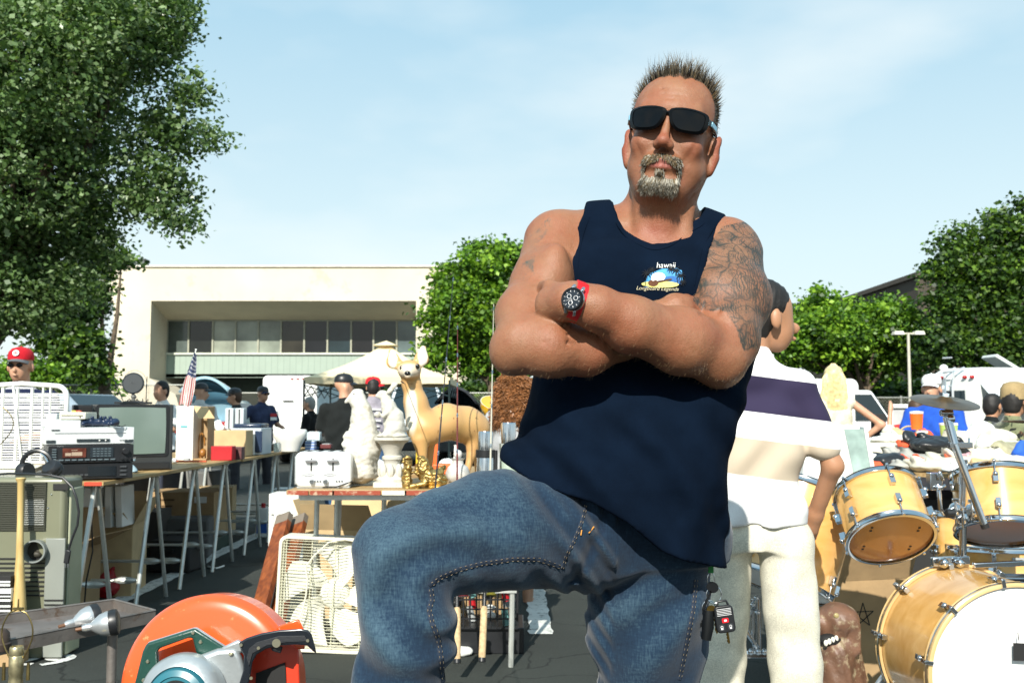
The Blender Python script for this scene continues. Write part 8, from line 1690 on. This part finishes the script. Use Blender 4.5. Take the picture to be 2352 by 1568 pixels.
t = open_box('open_carton', 'open brown carton with star print behind dog statue', (P(1960, 1330, 4.15).x, 4.3, 0), (.42, .36, .42), m_card, R(14), (62, 75, 70, 80)); q = MB(); [q.bar((-.02 + .05 * math.cos(a), -.184, .28 + .05 * math.sin(a)), (-.02 + .05 * math.cos(a + 2.51), -.184, .28 + .05 * math.sin(a + 2.51)), .003, .003) for a in [R(90 + 144 * i) for i in range(5)]]; obj('star_print', q, m_dark, t, world=False)
# white cabinet and goods tables at the right
o = thing('display_cabinet', (P(1935, 1100, 4.7).x, 4.85, 0), 'white cabinet with slanted green glass side behind the tom drum', 'cabinet'); D = 4.7
def slabp(poly, D0_, D1_):
 q = MB(); a = [P(u, v, D0_) for u, v in poly]; b = [Vector((p.x, D1_, p.z)) for p in a]; n = len(poly); q.add(a + b, [tuple(range(n)), tuple(range(n, 2 * n))[::-1]] + [(i, (i + 1) % n, n + (i + 1) % n, n + i) for i in range(n)]); return q
obj('body', slabp([(1840, 1118), (1858, 980), (1960, 975), (1998, 1128)], 4.7, 5.1), m_wht, o, bevel=.006)
obj('glass_side', slabp([(1940, 985), (1984, 985), (2010, 1120), (1970, 1128)], 4.69, 4.70), mat('green_glass', (.28, .37, .34), .12, var=.4, vs=9), o); obj('glass_frame', slabp([(1984, 980), (1992, 980), (2018, 1124), (2009, 1126)], 4.68, 4.74), m_wht, o)
q = MB(); [q.box(P(1895, 1108 + 5 * k, 4.69), (.14, .004, .004)) for k in range(2)]; [q.box(P(1895, 996 + 6 * k, 4.69), (.06, .004, .003)) for k in range(3)]; obj('vents', q, m_gry, o); q = MB(); q.box((o.location.x, 4.93, .36), (.4, .36, .72)); obj('pedestal_box', q, m_sh[0], o)
tb4 = thing('goods_table', (2.6, 5.9, 0), 'wooden table heaped with clothes and bags behind the drum kit', 'table'); q = MB(); q.add([(1.93, 5.9, CZ), (3.1, 4.85, CZ), (3.9, 7.0, CZ), (2.2, 7.4, CZ), (1.93, 5.9, CZ - .02), (3.1, 4.85, CZ - .02), (3.9, 7.0, CZ - .02), (2.2, 7.4, CZ - .02)], [(0, 1, 2, 3), (4, 7, 6, 5), (0, 4, 5, 1), (1, 5, 6, 2), (2, 6, 7, 3), (3, 7, 4, 0)]); obj('tabletop', q, pm, tb4)
for x, y in ((2.0, 5.9), (3.0, 5.0), (3.7, 6.9), (2.3, 7.2), (2.5, 5.5)): q = MB(); q.tube([(x, y, CZ - .02), (x, y, 0)], .012, 8); obj('leg', q, m_galv, tb4)
boxobj('dark_bin', 'black bin standing below the goods table behind toms', 'bin', (2.45, 6.2, 0), (.9, .7, .6), m_sh[0]); boxobj('dark_bin', 'navy bin below the goods table at right edge', 'bin', (3.15, 5.7, 0), (.5, .6, .55), m_sh[2])
pk = {'w': m_wht, 'k': m_blk, 'o': mat('coral_cloth', '#e0552f', .8), 'c': mat('cream_cloth', (.55, .52, .42), .9, var=.15), 'g': mat('khaki_cloth', (.30, .28, .18), .9, var=.3, vs=20), 'b': mat('royal_cloth', '#1f56b8', .8), 'l': mat('lime_plastic', '#a9c86a', .5), 'p': mat('pink_plastic', (.55, .30, .32), .4, var=.5, vs=30), 't': m_card2, 's': mat('grey_cloth', (.34, .34, .31), .9, var=.2)}
for k, (u, v, D, rx, rz, c, nm, lab) in enumerate((
 (2045, 1040, 5.95, .13, .05, 'k', 'beret', 'black soft cap on left end of clothes table'), (2080, 1075, 5.8, .11, .028, 's', 'folded_cloth', 'grey folded cloth at front left of clothes table'), (2150, 1070, 5.75, .20, .035, 'c', 'folded_cloth', 'long cream folded cloth at front of clothes table'),
 (2110, 1030, 6.3, .10, .025, 'g', 'cloth', 'khaki patterned cloth behind the black cap'), (2130, 1050, 6.0, .22, .022, 'o', 'cloth', 'coral cloth under the black bag'), (2030, 1062, 6.1, .06, .02, 't', 'leather_strap', 'tan leather item under the black cap'),
 (2145, 1015, 6.5, .24, .055, 'k', 'gig_bag', 'large black bag with silver zip on clothes table'), (2060, 1005, 6.9, .20, .03, 'w', 'towel', 'white towels behind the black cap'), (2090, 1020, 6.6, .10, .03, 'o', 'cloth', 'orange cloth left of the black bag'),
 (2042, 975, 7.1, .05, .045, 'c', 'teddy_bear', 'small cream soft toy at left back of clothes table'), (2062, 985, 7.0, .09, .03, 't', 'soft_toy', 'tan soft toy beside the cream one'), (2252, 985, 7.2, .15, .13, 'w', 'laundry_heap', 'tall white heap right of boom stand'),
 (2290, 1000, 6.9, .14, .07, 'c', 'laundry_heap', 'cream heap low beside the camouflage jacket'), (2272, 1010, 6.5, .10, .05, 'w', 'hat', 'white rounded hat on clothes table right of boom stand'), (2230, 1035, 6.2, .12, .04, 'p', 'plastic_bag', 'pink clear plastic bag right of boom stand'),
 (2262, 1062, 5.9, .10, .03, 't', 'flat_box', 'tan flat box under pink plastic bag'), (2306, 1070, 5.5, .05, .055, 'w', 'white_figurine', 'white ruffled ornament at right front of clothes table'), (2345, 1062, 5.5, .09, .05, 'c', 'cloth', 'cream cloth bundle at right edge of clothes table'),
 (2330, 1030, 6.2, .07, .035, 'b', 'blue_bag', 'blue nylon bag at right edge near camouflage jacket'), (2350, 1010, 6.3, .06, .08, 'b', 'blue_bag', 'blue and black bag cut by right border'), (2300, 1030, 6.4, .04, .02, 'l', 'lime_bottle', 'lime green bottle right of pink bag'),
 (2205, 1085, 5.5, .12, .025, 'w', 'towel', 'white cloth behind the boom stand at table front'), (2180, 1058, 5.9, .12, .035, 'c', 'folded_cloth', 'second cream cloth near the boom stand'), (2252, 1088, 5.4, .10, .022, 's', 'cloth', 'grey cloth at table front above right tom'),
 (2120, 995, 7.0, .09, .03, 'o', 'cloth', 'orange heap behind black bag'), (2000, 1030, 6.0, .10, .05, 'w', 'towel', 'white cloth between cabinet and black cap'), (2020, 1050, 5.9, .06, .03, 'o', 'cloth', 'red orange cloth beside cabinet'))):
 p = P(u, v, D); zb_ = CZ if p.z - rz < CZ + .09 else min(p.z - rz * 1.3, CZ + .16)
 blob(nm, lab, 'cloth' if 'cloth' in nm else nm.replace('_', ' '), (p.x, D, zb_), (rx, rx * .6, max(rz, .02)), pk[c], k + 40, .16)
for k, (u, D, rx, rz, c) in enumerate(((2050, 6.9, .34, .075, 'c'), (2120, 7.0, .36, .08, 's'), (2190, 6.8, .36, .08, 'c'), (2265, 6.9, .38, .08, 'w'), (2330, 6.6, .34, .07, 'g'), (2080, 6.4, .28, .04, 's'), (2240, 6.3, .34, .04, 'c'))): blob('clothes_pile', ('first', 'second', 'third', 'fourth', 'fifth', 'sixth', 'seventh')[k] + ' broad layer of folded clothes heaped on clothes table, counted from cabinet', 'clothes', (P(u, 1000, D).x, D, CZ), (rx, rx * .8, rz), pk[c], k + 90, .12, st=.02)
t = thing('wicker_basket', (P(2088, 985, 7.2).x, 7.2, CZ), 'basket with tall round handle on clothes table', 'basket'); q = MB(); q.tube([(.10 * math.cos(a), 0, .10 + .14 * math.sin(a)) for a in [R(-10 + 10 * i) for i in range(21)]], .006, 6); obj('handle', q, mat('wicker', (.5, .38, .18), .7), t, world=False); q = MB(); q.lathe([(.08, 0), (.11, .11), (.10, .11), (.07, .01)], None, 20); obj('bowl', q, MATS['wicker'], t, world=False)
for u, v, r_, h_, m_, lab, cat in ((2106, 972, .045, .11, mat('orange_cup', '#e8641e', .4), 'orange bucket under the basket handle', 'bucket'), (2118, 1000, .04, .06, mat('yellow_tub', '#e2b32a', .4), 'yellow lidded tub left of black bag', 'tub'), (2180, 1005, .06, .13, pk['l'], 'green tumbler with white lid behind boom stand', 'cup')):
 D = 6.95; p = P(u, v + 14, D); t = thing(cat, (p.x, D, max(CZ, p.z)), lab, cat); q = MB(); q.lathe([(r_ * .8, 0), (r_, h_), (r_ * .92, h_), (r_ * .7, .01)], None, 24); obj('cup', q, m_, t, world=False); q = MB(); q.lathe([(r_ * 1.03, h_), (r_ * 1.03, h_ + .015), (0, h_ + .02)], None, 24, cap=False); obj('lid', q, m_wht, t, world=False)
t = bpy.data.objects['gig_bag']; q = MB(); q.box((-.05, -.165, .05), (.22, .006, .008)); q.box((.05, -.165, .03), (.012, .006, .02)); obj('zip', q, m_chr, t, world=False)
t = thing('display_board', (P(2078, 960, 10.6).x, 10.6, 0), 'grey cloth screen with white frame behind the man in blue shirt', 'screen'); a, b_ = P(2047, 1000, 10.6), P(2120, 932, 10.6); q = MB(); q.box(((a.x + b_.x) / 2, 10.6, b_.z / 2 + .3), (b_.x - a.x, .02, b_.z - .6)); obj('panel', q, mat('board_grey', (.42, .42, .42), .7), t); q = MB(); q.bar((a.x - .02, 10.58, b_.z), (b_.x, 10.58, b_.z), .04); q.bar((a.x, 10.58, 0), (a.x, 10.58, b_.z), .03); q.bar((b_.x, 10.58, 0), (b_.x, 10.58, b_.z), .03); obj('frame', q, m_wht, t)
boxobj('grey_post', 'dark grey post beside the white truck bonnet', 'post', (P(2018, 990, 8.8).x, 8.8, 0), (.10, .1, P(2018, 950, 8.8).z), m_sh[0])
t = thing('enamel_bowl', P(1137, 938, 6.2), 'large yellow bowl with white inside held by the girl with curly hair', 'bowl'); q = MB(); Mb = axM((0, 0, 0), (.25, -.45, .9)); q.lathe([(.03, -.055), (.07, -.04), (.095, .0), (.10, .035)], Mb, 36); obj('outside', q, mat('yellow_enamel', '#d6a514', .25, coat=.5), t, world=False); q = MB(); q.lathe([(0, -.045), (.066, -.032), (.091, .002), (.098, .0355), (.101, .0355)], Mb, 36, cap=False); obj('inside', q, m_wht, t, world=False)
# bystanders
sk_l = mat('skin_light', (.50, .27, .17), .5, var=.1, vs=12, sss=.05); sk_t = mat('skin_warm', (.40, .20, .11), .5, var=.1, vs=12, sss=.05)
h_blk = mat('hair_black', (.010, .008, .007), .6, bump=.5, bs=90); h_gry = mat('hair_silver', (.25, .24, .22), .6, bump=.5, bs=90)
def cl(name, c, **k): return MATS.get(name) or cloth_mat(name, rgb(c) if isinstance(c, str) else c, weave=300., sheen=.05, **k)
def banded(name, base, bands, tilt=0., noise=None):
 """cloth with horizontal bands: (z0, z1, colour), local z + tilt*x"""
 m = cloth_mat(name, base, weave=500., sheen=.03, var=.06); nt = m.node_tree; b = nt.nodes['Principled BSDF']; L = nt.links.new; src = b.inputs['Base Color'].links[0].from_socket
 tc = N(nt, 'ShaderNodeTexCoord'); sp = N(nt, 'ShaderNodeSeparateXYZ'); L(tc.outputs['Object'], sp.inputs[0]); a = N(nt, 'ShaderNodeMath', operation='MULTIPLY_ADD'); a.inputs[1].default_value = tilt; L(sp.outputs[0], a.inputs[0]); L(sp.outputs[2], a.inputs[2])
 for z0, z1, c in bands:
  g = N(nt, 'ShaderNodeMath', operation='COMPARE'); g.inputs[1].default_value = (z0 + z1) / 2; g.inputs[2].default_value = (z1 - z0) / 2; L(a.outputs[0], g.inputs[0]); q = N(nt, 'ShaderNodeMix', data_type='RGBA'); L(g.outputs[0], q.inputs['Factor']); L(src, q.inputs['A']); q.inputs['B'].default_value = (*c, 1); src = q.outputs['Result']
 L(src, b.inputs['Base Color']); return m
def person(label, u, vtop, D, H0, yaw=0., arms=None, skin=None, shirt=None, pants=None, hair=None, cap=None, capyaw=0., sleeve='short', st=.012, head_yaw=0., bulk=1., glasses=False, long_hair=None, hem=.86, legs=True, hat=None, pw=1., hx=0.):
 """H0 body height; vtop photo row of the crown; yaw 0 faces the camera; arms = two (elbow, hand) pairs in body space"""
 pt_ = P(u, vtop, D); t = thing('person', (pt_.x, D, pt_.z - H0 * .983), label, 'person', rotz=R(yaw)); k = H0 / 1.75; skin = skin or sk_l; b = bulk
 S_ = lambda p: (p[0] * k, p[1] * k, p[2] * k)
 X0 = max([.42] + [abs(p[0]) + .12 for a in (arms or []) for p in a]) * k; Y0 = max([.26] + [abs(p[1]) + .12 for a in (arms or []) for p in a]) * k
 mk = lambda z0, z1: Field(np.arange(-X0, X0, st), np.arange(-Y0, Y0, st), np.arange(z0 * k, z1 * k, st))
 f = mk(.72, 1.80); Rh = Matrix.Rotation(R(head_yaw), 3, 'Z'); hc_ = Vector((hx, -.02, 1.60))
 hp = lambda p: S_(tuple(hc_ + Rh @ Vector(p)))
 f.ell(hp((0, .01, .03)), (.078 * k, .098 * k, .09 * k), Rh, .01); f.ell(hp((0, -.035, -.035)), (.058 * k, .058 * k, .085 * k), Rh, .02); f.ell(hp((0, -.105, -.035)), (.012 * k, .020 * k, .020 * k), Rh, .012)
 for s in (1, -1): f.ell(hp((.083 * s, .010, -.012)), (.012 * k, .021 * k, .036 * k), Rh, .005); f.ell(hp((.032 * s, -.098, .0)), (.016 * k, .010 * k, .010 * k), Rh, .01, 'sub')
 f.ell(hp((0, -.098, -.072)), (.022 * k, .012 * k, .007 * k), Rh, .01); f.cone(S_((0, .01, 1.58)), S_((0, .02, 1.42)), .052 * k, .062 * k, .03); f.cone(S_((-.12, .02, 1.365)), S_((.12, .02, 1.365)), .038 * k, .038 * k, .03)
 sh = [S_((s * .180 * b, .02, 1.365)) for s in (-1, 1)]
 f.stack([(z * k, 0, cy * k, a * k * b * .9, c * k * b * .9) for z, cy, a, c in ((1.40, .02, .15, .08), (1.2, .01, .16, .10), (1.0, .01, .145, .10), (.86, .01, .15, .10))], .03, sup=2.2)
 arms = arms or [((-.25, .02, 1.12), (-.24, -.06, .88)), ((.25, .02, 1.12), (.24, -.06, .88))]
 g = mk(.45, 1.62) if shirt is not None else None; m_ = shirt
 if g is not None:
  g.stack([(z * k, 0, cy * k, a * k * b, c * k * b) for z, cy, a, c in ((1.42, .02, .09, .07), (1.36, .015, .145, .09), (1.28, .012, .178, .12), (1.2, .01, .185, .13), (1.05, .005, .185, .135), (.93, .01, .19, .135), (hem, .01, .195, .135))], .04, sup=2.2); g.cone(S_((-.165 * b, .02, 1.365)), S_((0, .02, 1.40)), .052 * k, .06 * k, .04); g.cone(S_((.165 * b, .02, 1.365)), S_((0, .02, 1.40)), .052 * k, .06 * k, .04); g.cone(S_((0, .025, 1.40)), S_((0, .02, 1.455)), .085 * k, .066 * k, .03)
 for i, (el, hd) in enumerate(arms):
  el_, hd_ = S_(el), S_(hd); s0 = sh[i]; f.chain([s0, el_, hd_], [.043 * k * b, .038 * k * b, .026 * k], .02); d = (Vector(hd_) - Vector(el_)).normalized(); sd = d.cross(Vector((0, 1, 0))).normalized() if abs(d.y) < .9 else Vector((1, 0, 0)); hb = Vector(hd_)
  f.cone(hd_, hb + d * .06 * k, .028 * k, .030 * k, .015)
  for j in range(4): p0 = hb + d * .07 * k + sd * (.022 - .015 * j) * k; f.cone(p0, p0 + d * (.06 - .006 * abs(j - 1)) * k + Vector((0, -.015 * k, -.01 * k)), .0095 * k, .0075 * k, .004)
  f.cone(hb + d * .02 * k + sd * .02 * k, hb + d * .05 * k + sd * .05 * k, .011 * k, .008 * k, .006)
  if g is not None:
   if sleeve == 'long': g.chain([s0, el_, hd_], [.064 * k * b, .052 * k * b, .038 * k], .03)
   elif sleeve == 'short': e2 = Vector(s0).lerp(Vector(el_), .72); g.cone(s0, e2, .060 * k * b, .060 * k * b, .03)
 fobj('body', f, skin, None).parent = t; bo = [c for c in bpy.data.objects if c.parent == t][-1]
 if g is not None:
  g.disp(lambda x, y, z: .006 * np.sin((z + x * .6) * 40 + 2 * np.sin(x * 17)) * smooth01(z, 1.35 * k, 1.1 * k) + .004 * fbm(x, y, z, 22., D, 2)); link('shirt', g.mesh('shirt'), m_, t)
 if pants is not None and legs:
  l = mk(.04, 1.0)
  for s in (1, -1): l.chain([S_((s * .09 * pw, .01, .84)), S_((s * .11 * pw, .0, .46)), S_((s * .13 * pw, .02, .06))], [.098 * k * b * pw, .078 * k * pw, .062 * k * pw], .02)
  l.stack([(.96 * k, 0, .01, .155 * k * b * (pw * .5 + .5), .115 * k * b), (.82 * k, 0, .01, .17 * k * b * pw, .12 * k * b)], .03); l.disp(lambda x, y, z: .004 * fbm(x, y, z, 22., 3, 2)); link('trousers', l.mesh('trousers'), pants, t)
  for s in (1, -1): q = MB(); q.ball((s * .11 * k, -.04 * k, .035), (.045, .12, .04), 12, 8); obj('shoe', q, m_dark, t, world=False)
 if hair is not None:
  hf = mk(1.45, 1.84); hf.ell(hp((0, .020, .045)), (.087 * k, .098 * k, .088 * k), Rh, .01); hf.ell(hp((0, .05, -.01)), (.078 * k, .07 * k, .075 * k), Rh, .02); hf.ell(hp((0, .062, -.055)), (.062 * k, .046 * k, .05 * k), Rh, .02); hf.ell(hp((0, -.09, -.02)), (.075 * k, .075 * k, .072 * k), Rh, .012, 'sub')
  for s in (1, -1): hf.ell(hp((.088 * s, -.004, -.028)), (.020 * k, .024 * k, .036 * k), Rh, .006, 'sub')
  hf.disp(lambda x, y, z: .0018 * np.sin(x * 300 + 90 * y + z * 60) + .002 * fbm(x, y, z, 60., 1, 2)); link('hair', hf.mesh('hair'), hair, t)
 if long_hair is not None:
  lm_, L_, w_ = long_hair; q = MB(); rs = random.Random(int(D * 10))
  for i in range(800):
   a = rs.uniform(R(20), R(160)) if rs.random() < .75 else rs.uniform(R(-20), R(200)); r_ = .08 * k; x, y = math.cos(a) * r_ * 1.05, math.sin(a) * r_ + .01; z0 = (1.70 - .25 * rs.random() * .4) * k; cu = .026 if w_ > 2 else .004
   pts = [Vector((x * (.15 + .85 * min(1, s * 5)) * (1 + w_ * s * .5), y * (.15 + .9 * min(1, s * 5)) + .01, z0 + .04 * (1 - s) - L_ * s * (.8 + .2 * rs.random()) if 1 else 0)) + Vector((cu * math.sin(s * 22 + i), cu * math.cos(s * 19 + i * 2), 0)) for s in (0, .12, .25, .38, .5, .62, .75, .88, 1)]; q.tube(pts, [.004, .006, .006, .006, .005, .005, .004, .003, .001], 4)
  obj('long_hair', q, lm_, t, world=False)
 if cap is not None:
  Cm = Matrix.Translation(hp((0, .01, .055))) @ Matrix.Rotation(R(head_yaw + capyaw), 4, 'Z'); q = MB(); q.lathe([(.086 * k, -.01 * k), (.088 * k, .01 * k), (.082 * k, .045 * k), (.06 * k, .072 * k), (.025 * k, .083 * k), (0, .084 * k)], Cm @ Matrix.Diagonal((1, 1.15, 1, 1)), 28); q.ball(tuple(Cm @ Vector((0, 0, .085 * k))), .008 * k, 8, 6); co_ = obj('cap', q, cap[0], t, world=False)
  q = MB(); q.sheet(lambda a, v: Cm @ Vector((math.sin((a - .5) * 2.2) * .082 * k, -math.cos((a - .5) * 2.2) * .09 * k - v * .065 * k * math.cos((a - .5) * 2.4), -.006 * k - .02 * k * v - .02 * k * (2 * a - 1) ** 2)), 12, 4); obj('brim', q, cap[1], co_, world=False, thick=.004)
  if len(cap) > 2: q = MB(); Ml = Cm @ faceM((0, -.101 * k, .035 * k), (0, -1, .35)); q.lathe([(0, .002), (.022 * k, .002), (.022 * k, 0)], Ml, 20); obj('cap_badge', q, m_wht, co_, world=False); q = MB(); q.lathe([(0, .004), (.012 * k, .004)], Ml, 14, cap=False); obj('badge_mark', q, cap[2], co_, world=False)
 if hat is not None: q = MB(); q.lathe([(.092 * k, -.02), (.094 * k, .0), (.09 * k, .06 * k), (.07 * k, .095 * k), (.03 * k, .11 * k), (0, .112 * k)], Matrix.Translation(hp((0, .01, .035))) @ Matrix.Diagonal((1.04, 1.16, 1.05, 1)), 28); obj('hat', q, hat, t, world=False)
 if glasses:
  for s in (1, -1): q = MB(); q.ball(hp((.030 * s, -.100, .002)), (.024 * k, .008 * k, .015 * k), 12, 8); obj('sunglass_lens', q, m_ln, t, world=False)
 return t
AK = lambda s: ((s * .42, .06, 1.16), (s * .20, -.02, .98))       # hand on hip
FW = lambda s: ((s * .26, -.06, 1.12), (s * .16, -.30, 1.08))     # hands forward
polo = banded('striped_polo', (.74, .74, .74), [(1.155, 1.262, (.028, .022, .055)), (.965, 1.075, (.50, .42, .32))], tilt=-.13)
pm_ = person('man seen from behind in white polo shirt with navy and beige bands, cream trousers', 1724, 648, 3.05, 1.58, yaw=166, head_yaw=-62, shirt=polo, pants=cl('cream_trousers', (.62, .59, .48)), hair=h_blk, skin=sk_t, st=.0065, arms=[((-.255, .0, 1.10), (-.20, -.10, .93)), ((.24, -.06, 1.12), (.12, -.16, 1.0))], bulk=.86, hem=.91, pw=1.10, hx=-.052)
q = MB(); k_ = 1.58 / 1.75; q.lathe([(.078 * k_, 1.425 * k_), (.070 * k_, 1.47 * k_), (.064 * k_, 1.472 * k_), (.07 * k_, 1.43 * k_)], Matrix.Translation((0, .02, 0)), 28, cap=False); obj('collar', q, polo, pm_, world=False, thick=.004)
navy_s = banded('navy_striped', (.012, .018, .05), [(1.0 + .045 * i, 1.012 + .045 * i, (.6, .6, .62)) for i in range(10)])
person('old man in red cap and dark glasses behind the white slatted panel', 50, 803, 6.9, 1.66, yaw=6, shirt=navy_s, pants=cl('dark_trousers', (.03, .03, .035)), cap=(cl('red_cap', '#b01825'), cl('grey_brim', (.10, .11, .12)), m_red2), glasses=True, st=.010, arms=[FW(-1), FW(1)], bulk=1.1)
person('young man with black hair and white t-shirt looking down behind carton', 372, 876, 12., 1.66, yaw=-25, shirt=cl('white_tee', (.72, .72, .70)), pants=cl('dark_trousers', (.03, .03, .035)), hair=h_blk, arms=[FW(-1), FW(1)], st=.014)
gw = person('man in black cap and pale grey lettered t-shirt, back turned', 461, 881, 13.5, 1.70, yaw=172, shirt=cl('pale_grey_tee', (.50, .51, .50)), pants=cl('dark_trousers', 0), cap=(m_blk, m_blk), capyaw=0, head_yaw=-60, st=.015)
q = MB(); text_mesh('WORST', .085, faceM((0, .155, 1.26), (0, 1, 0)), q, .002, bold=.003); obj('lettering', q, mat('faded_print', (.12, .12, .13), .8), gw, world=False)
person('person in dark shirt and black cap with white emblem, seen in profile facing left', 541, 893, 14.5, 1.66, yaw=-78, shirt=cl('charcoal_tee', (.030, .032, .033)), pants=cl('dark_trousers', 0), cap=(m_blk, m_blk, m_blk), hair=mat('hair_brown', (.06, .03, .015), .6), st=.015)
nv = person('man in navy t-shirt and dark cap with hand on hip, facing right', 603, 889, 15.5, 1.68, yaw=52, shirt=cl('navy_tee', (.030, .040, .085)), pants=cl('dark_trousers', 0), cap=(m_blk, cl('navy_brim', (.02, .03, .06))), glasses=True, arms=[AK(-1), FW(1)], st=.015, bulk=1.1)
q = MB(); q.box((.10, -.155, 1.22), (.12, .01, .05)); obj('chest_print', q, m_red2, nv, world=False); q = MB(); q.box((.10, -.156, 1.165), (.12, .01, .045)); obj('chest_print', q, m_wht, nv, world=False)
person('grey haired man in black jacket and jeans beside the trailer', 712, 912, 16.5, 1.66, yaw=-100, shirt=cl('black_jacket', (.006, .006, .006)), pants=cl('mid_jeans', (.04, .09, .18)), hair=h_gry, sleeve='long', st=.015, bulk=1.15)
person('man in black t-shirt and black cap standing behind goose statue, back turned', 792, 861, 10.2, 1.72, yaw=190, shirt=cl('black_tee', (.008, .010, .010)), pants=cl('mid_jeans', 0), cap=(m_blk, m_blk), head_yaw=-75, arms=[((-.25, -.04, 1.1), (-.14, -.26, 1.12)), ((.25, -.04, 1.12), (.12, -.28, 1.12))], st=.013, bulk=1.08, hem=.78)
rc = person('man in bright red cap and lilac grey t-shirt under the canopy, back turned', 857, 868, 12.5, 1.70, yaw=185, shirt=cl('lilac_tee', (.26, .24, .28)), pants=cl('mid_jeans', 0), cap=(cl('bright_red_cap', '#d8202a'), cl('bright_red_cap', 0)), capyaw=-75, hair=h_blk, st=.014)
q = MB(); [q.box((0, .155, 1.28 - .07 * i), (.22 - .04 * (i % 2), .01, .022)) for i in range(4)]; obj('back_print', q, mat('white_print', (.55, .55, .55), .8), rc, world=False)
person('girl with long curly brown hair and grey top holding yellow bowl', 1183, 848, 5.95, 1.42, yaw=165, shirt=cl('grey_top', (.36, .37, .38)), pants=cl('denim_shorts', (.06, .10, .16)), long_hair=(mat('curly_brown', (.19, .080, .030), .4, var=.5, vs=30), .30, 2.2), arms=[((-.24, -.06, 1.1), (-.1, -.26, 1.14)), ((.25, -.04, 1.12), (.22, -.26, 1.16))], st=.010, bulk=.9, legs=False)
gl = [o for o in bpy.data.objects if o.get('label', '').startswith('girl with')][0]; f = Field(np.arange(-.2, .2, .01), np.arange(-.2, .2, .01), np.arange(-.1, .85, .01))
for s in (1, -1): f.chain([(s * .075, 0, .74), (s * .08, 0, .40), (s * .08, .01, .07)], [.07, .045, .032], .02); f.cone((s * .08, .01, .03), (s * .085, -.10, .02), .03, .022, .02)
bd_ = [c for c in bpy.data.objects if c.parent == gl and c.name.startswith('body')][0]; lm = f.mesh('l'); bmx = bmesh.new(); bmx.from_mesh(bd_.data); bmx.from_mesh(lm); bmx.to_mesh(bd_.data); bmx.free(); [setattr(p_, 'use_smooth', True) for p_ in bd_.data.polygons]
q = MB(); q.lathe([(.15, .70), (.165, .56), (.16, .56), (.14, .84)], Matrix.Diagonal((1, .75, 1, 1)), 24); obj('shorts', q, MATS['denim_shorts'], gl, world=False)
person('woman with long blonde hair and hand on hip behind polo man', 1914, 840, 8.8, 1.62, yaw=172, shirt=cl('floral_top', (.60, .56, .42), vs=30), pants=cl('mid_jeans', 0), hair=mat('blonde', (.62, .50, .26), .45, var=.3, vs=40), long_hair=(mat('blonde', 0), .50, 1.6), arms=[AK(-1), AK(1)], sleeve='none', st=.012, bulk=.9)
bm_ = person('man in white cap, glasses and blue shirt behind the cymbal', 2140, 863, 8.6, 1.62, yaw=-38, shirt=cl('royal_shirt', (.015, .075, .42)), pants=cl('dark_trousers', 0), cap=(cl('white_cap', (.75, .76, .76)), cl('white_cap', 0)), arms=[((-.26, -.06, 1.1), (-.10, -.34, 1.14)), ((.27, -.04, 1.1), (.03, -.34, 1.13))], st=.011, bulk=1.12, hair=h_gry)
q = MB(); k_ = 1.62 / 1.75; q.torus((0, 0, 0), .030 * k_, .008, axM((.03 * k_, -.34 * k_, 1.13 * k_), (1, .1, 0)), 16, 6); obj('wrist_watch', q, m_chr, bm_, world=False)
person('child in red and white t-shirt reaching up beside grey screen', 2103, 917, 9.6, 1.34, yaw=-160, shirt=cl('red_tee', (.42, .035, .035)), pants=cl('dark_trousers', 0), hair=mat('hair_brown', 0), arms=[((-.34, -.10, 1.30), (-.40, -.14, 1.60)), ((.30, -.14, 1.34), (.22, -.2, 1.6))], st=.012, bulk=.95)
camo = cloth_mat('camouflage', (.16, .17, .09), weave=300.); nt_ = camo.node_tree; b = nt_.nodes['Principled BSDF']; src = b.inputs['Base Color'].links[0].from_socket; tc_ = N(nt_, 'ShaderNodeTexCoord')
for s_n, lo, c in ((7., .55, (.035, .045, .022)), (5.3, .58, (.12, .065, .035)), (9., .62, (.012, .014, .010))):
 n = N(nt_, 'ShaderNodeTexNoise'); n.inputs['Scale'].default_value = s_n; n.inputs['Detail'].default_value = 3; n.inputs['Distortion'].default_value = 1.2; nt_.links.new(tc_.outputs['Object'], n.inputs['Vector']); g_ = N(nt_, 'ShaderNodeMath', operation='GREATER_THAN'); g_.inputs[1].default_value = lo; nt_.links.new(n.outputs[0], g_.inputs[0]); q = N(nt_, 'ShaderNodeMix', data_type='RGBA'); nt_.links.new(g_.outputs[0], q.inputs['Factor']); nt_.links.new(src, q.inputs['A']); q.inputs['B'].default_value = (*c, 1); src = q.outputs['Result']
nt_.links.new(src, b.inputs['Base Color'])
person('man in camouflage jacket and tan rounded hat at right edge, facing right', 2326, 885, 7.4, 1.68, yaw=112, shirt=camo, pants=cl('dark_trousers', 0), hair=h_blk, hat=cl('tan_hat', (.30, .22, .11)), sleeve='long', skin=sk_t, st=.011, bulk=1.2, head_yaw=15, arms=[((-.25, -.06, 1.1), (-.15, -.28, .95)), ((.25, -.08, 1.12), (.15, -.30, .98))])
person('dark haired person partly hidden behind the camouflage jacket', 2278, 905, 9.4, 1.60, yaw=120, shirt=cl('black_tee', 0), pants=cl('dark_trousers', 0), hair=h_blk, skin=sk_t, st=.014)
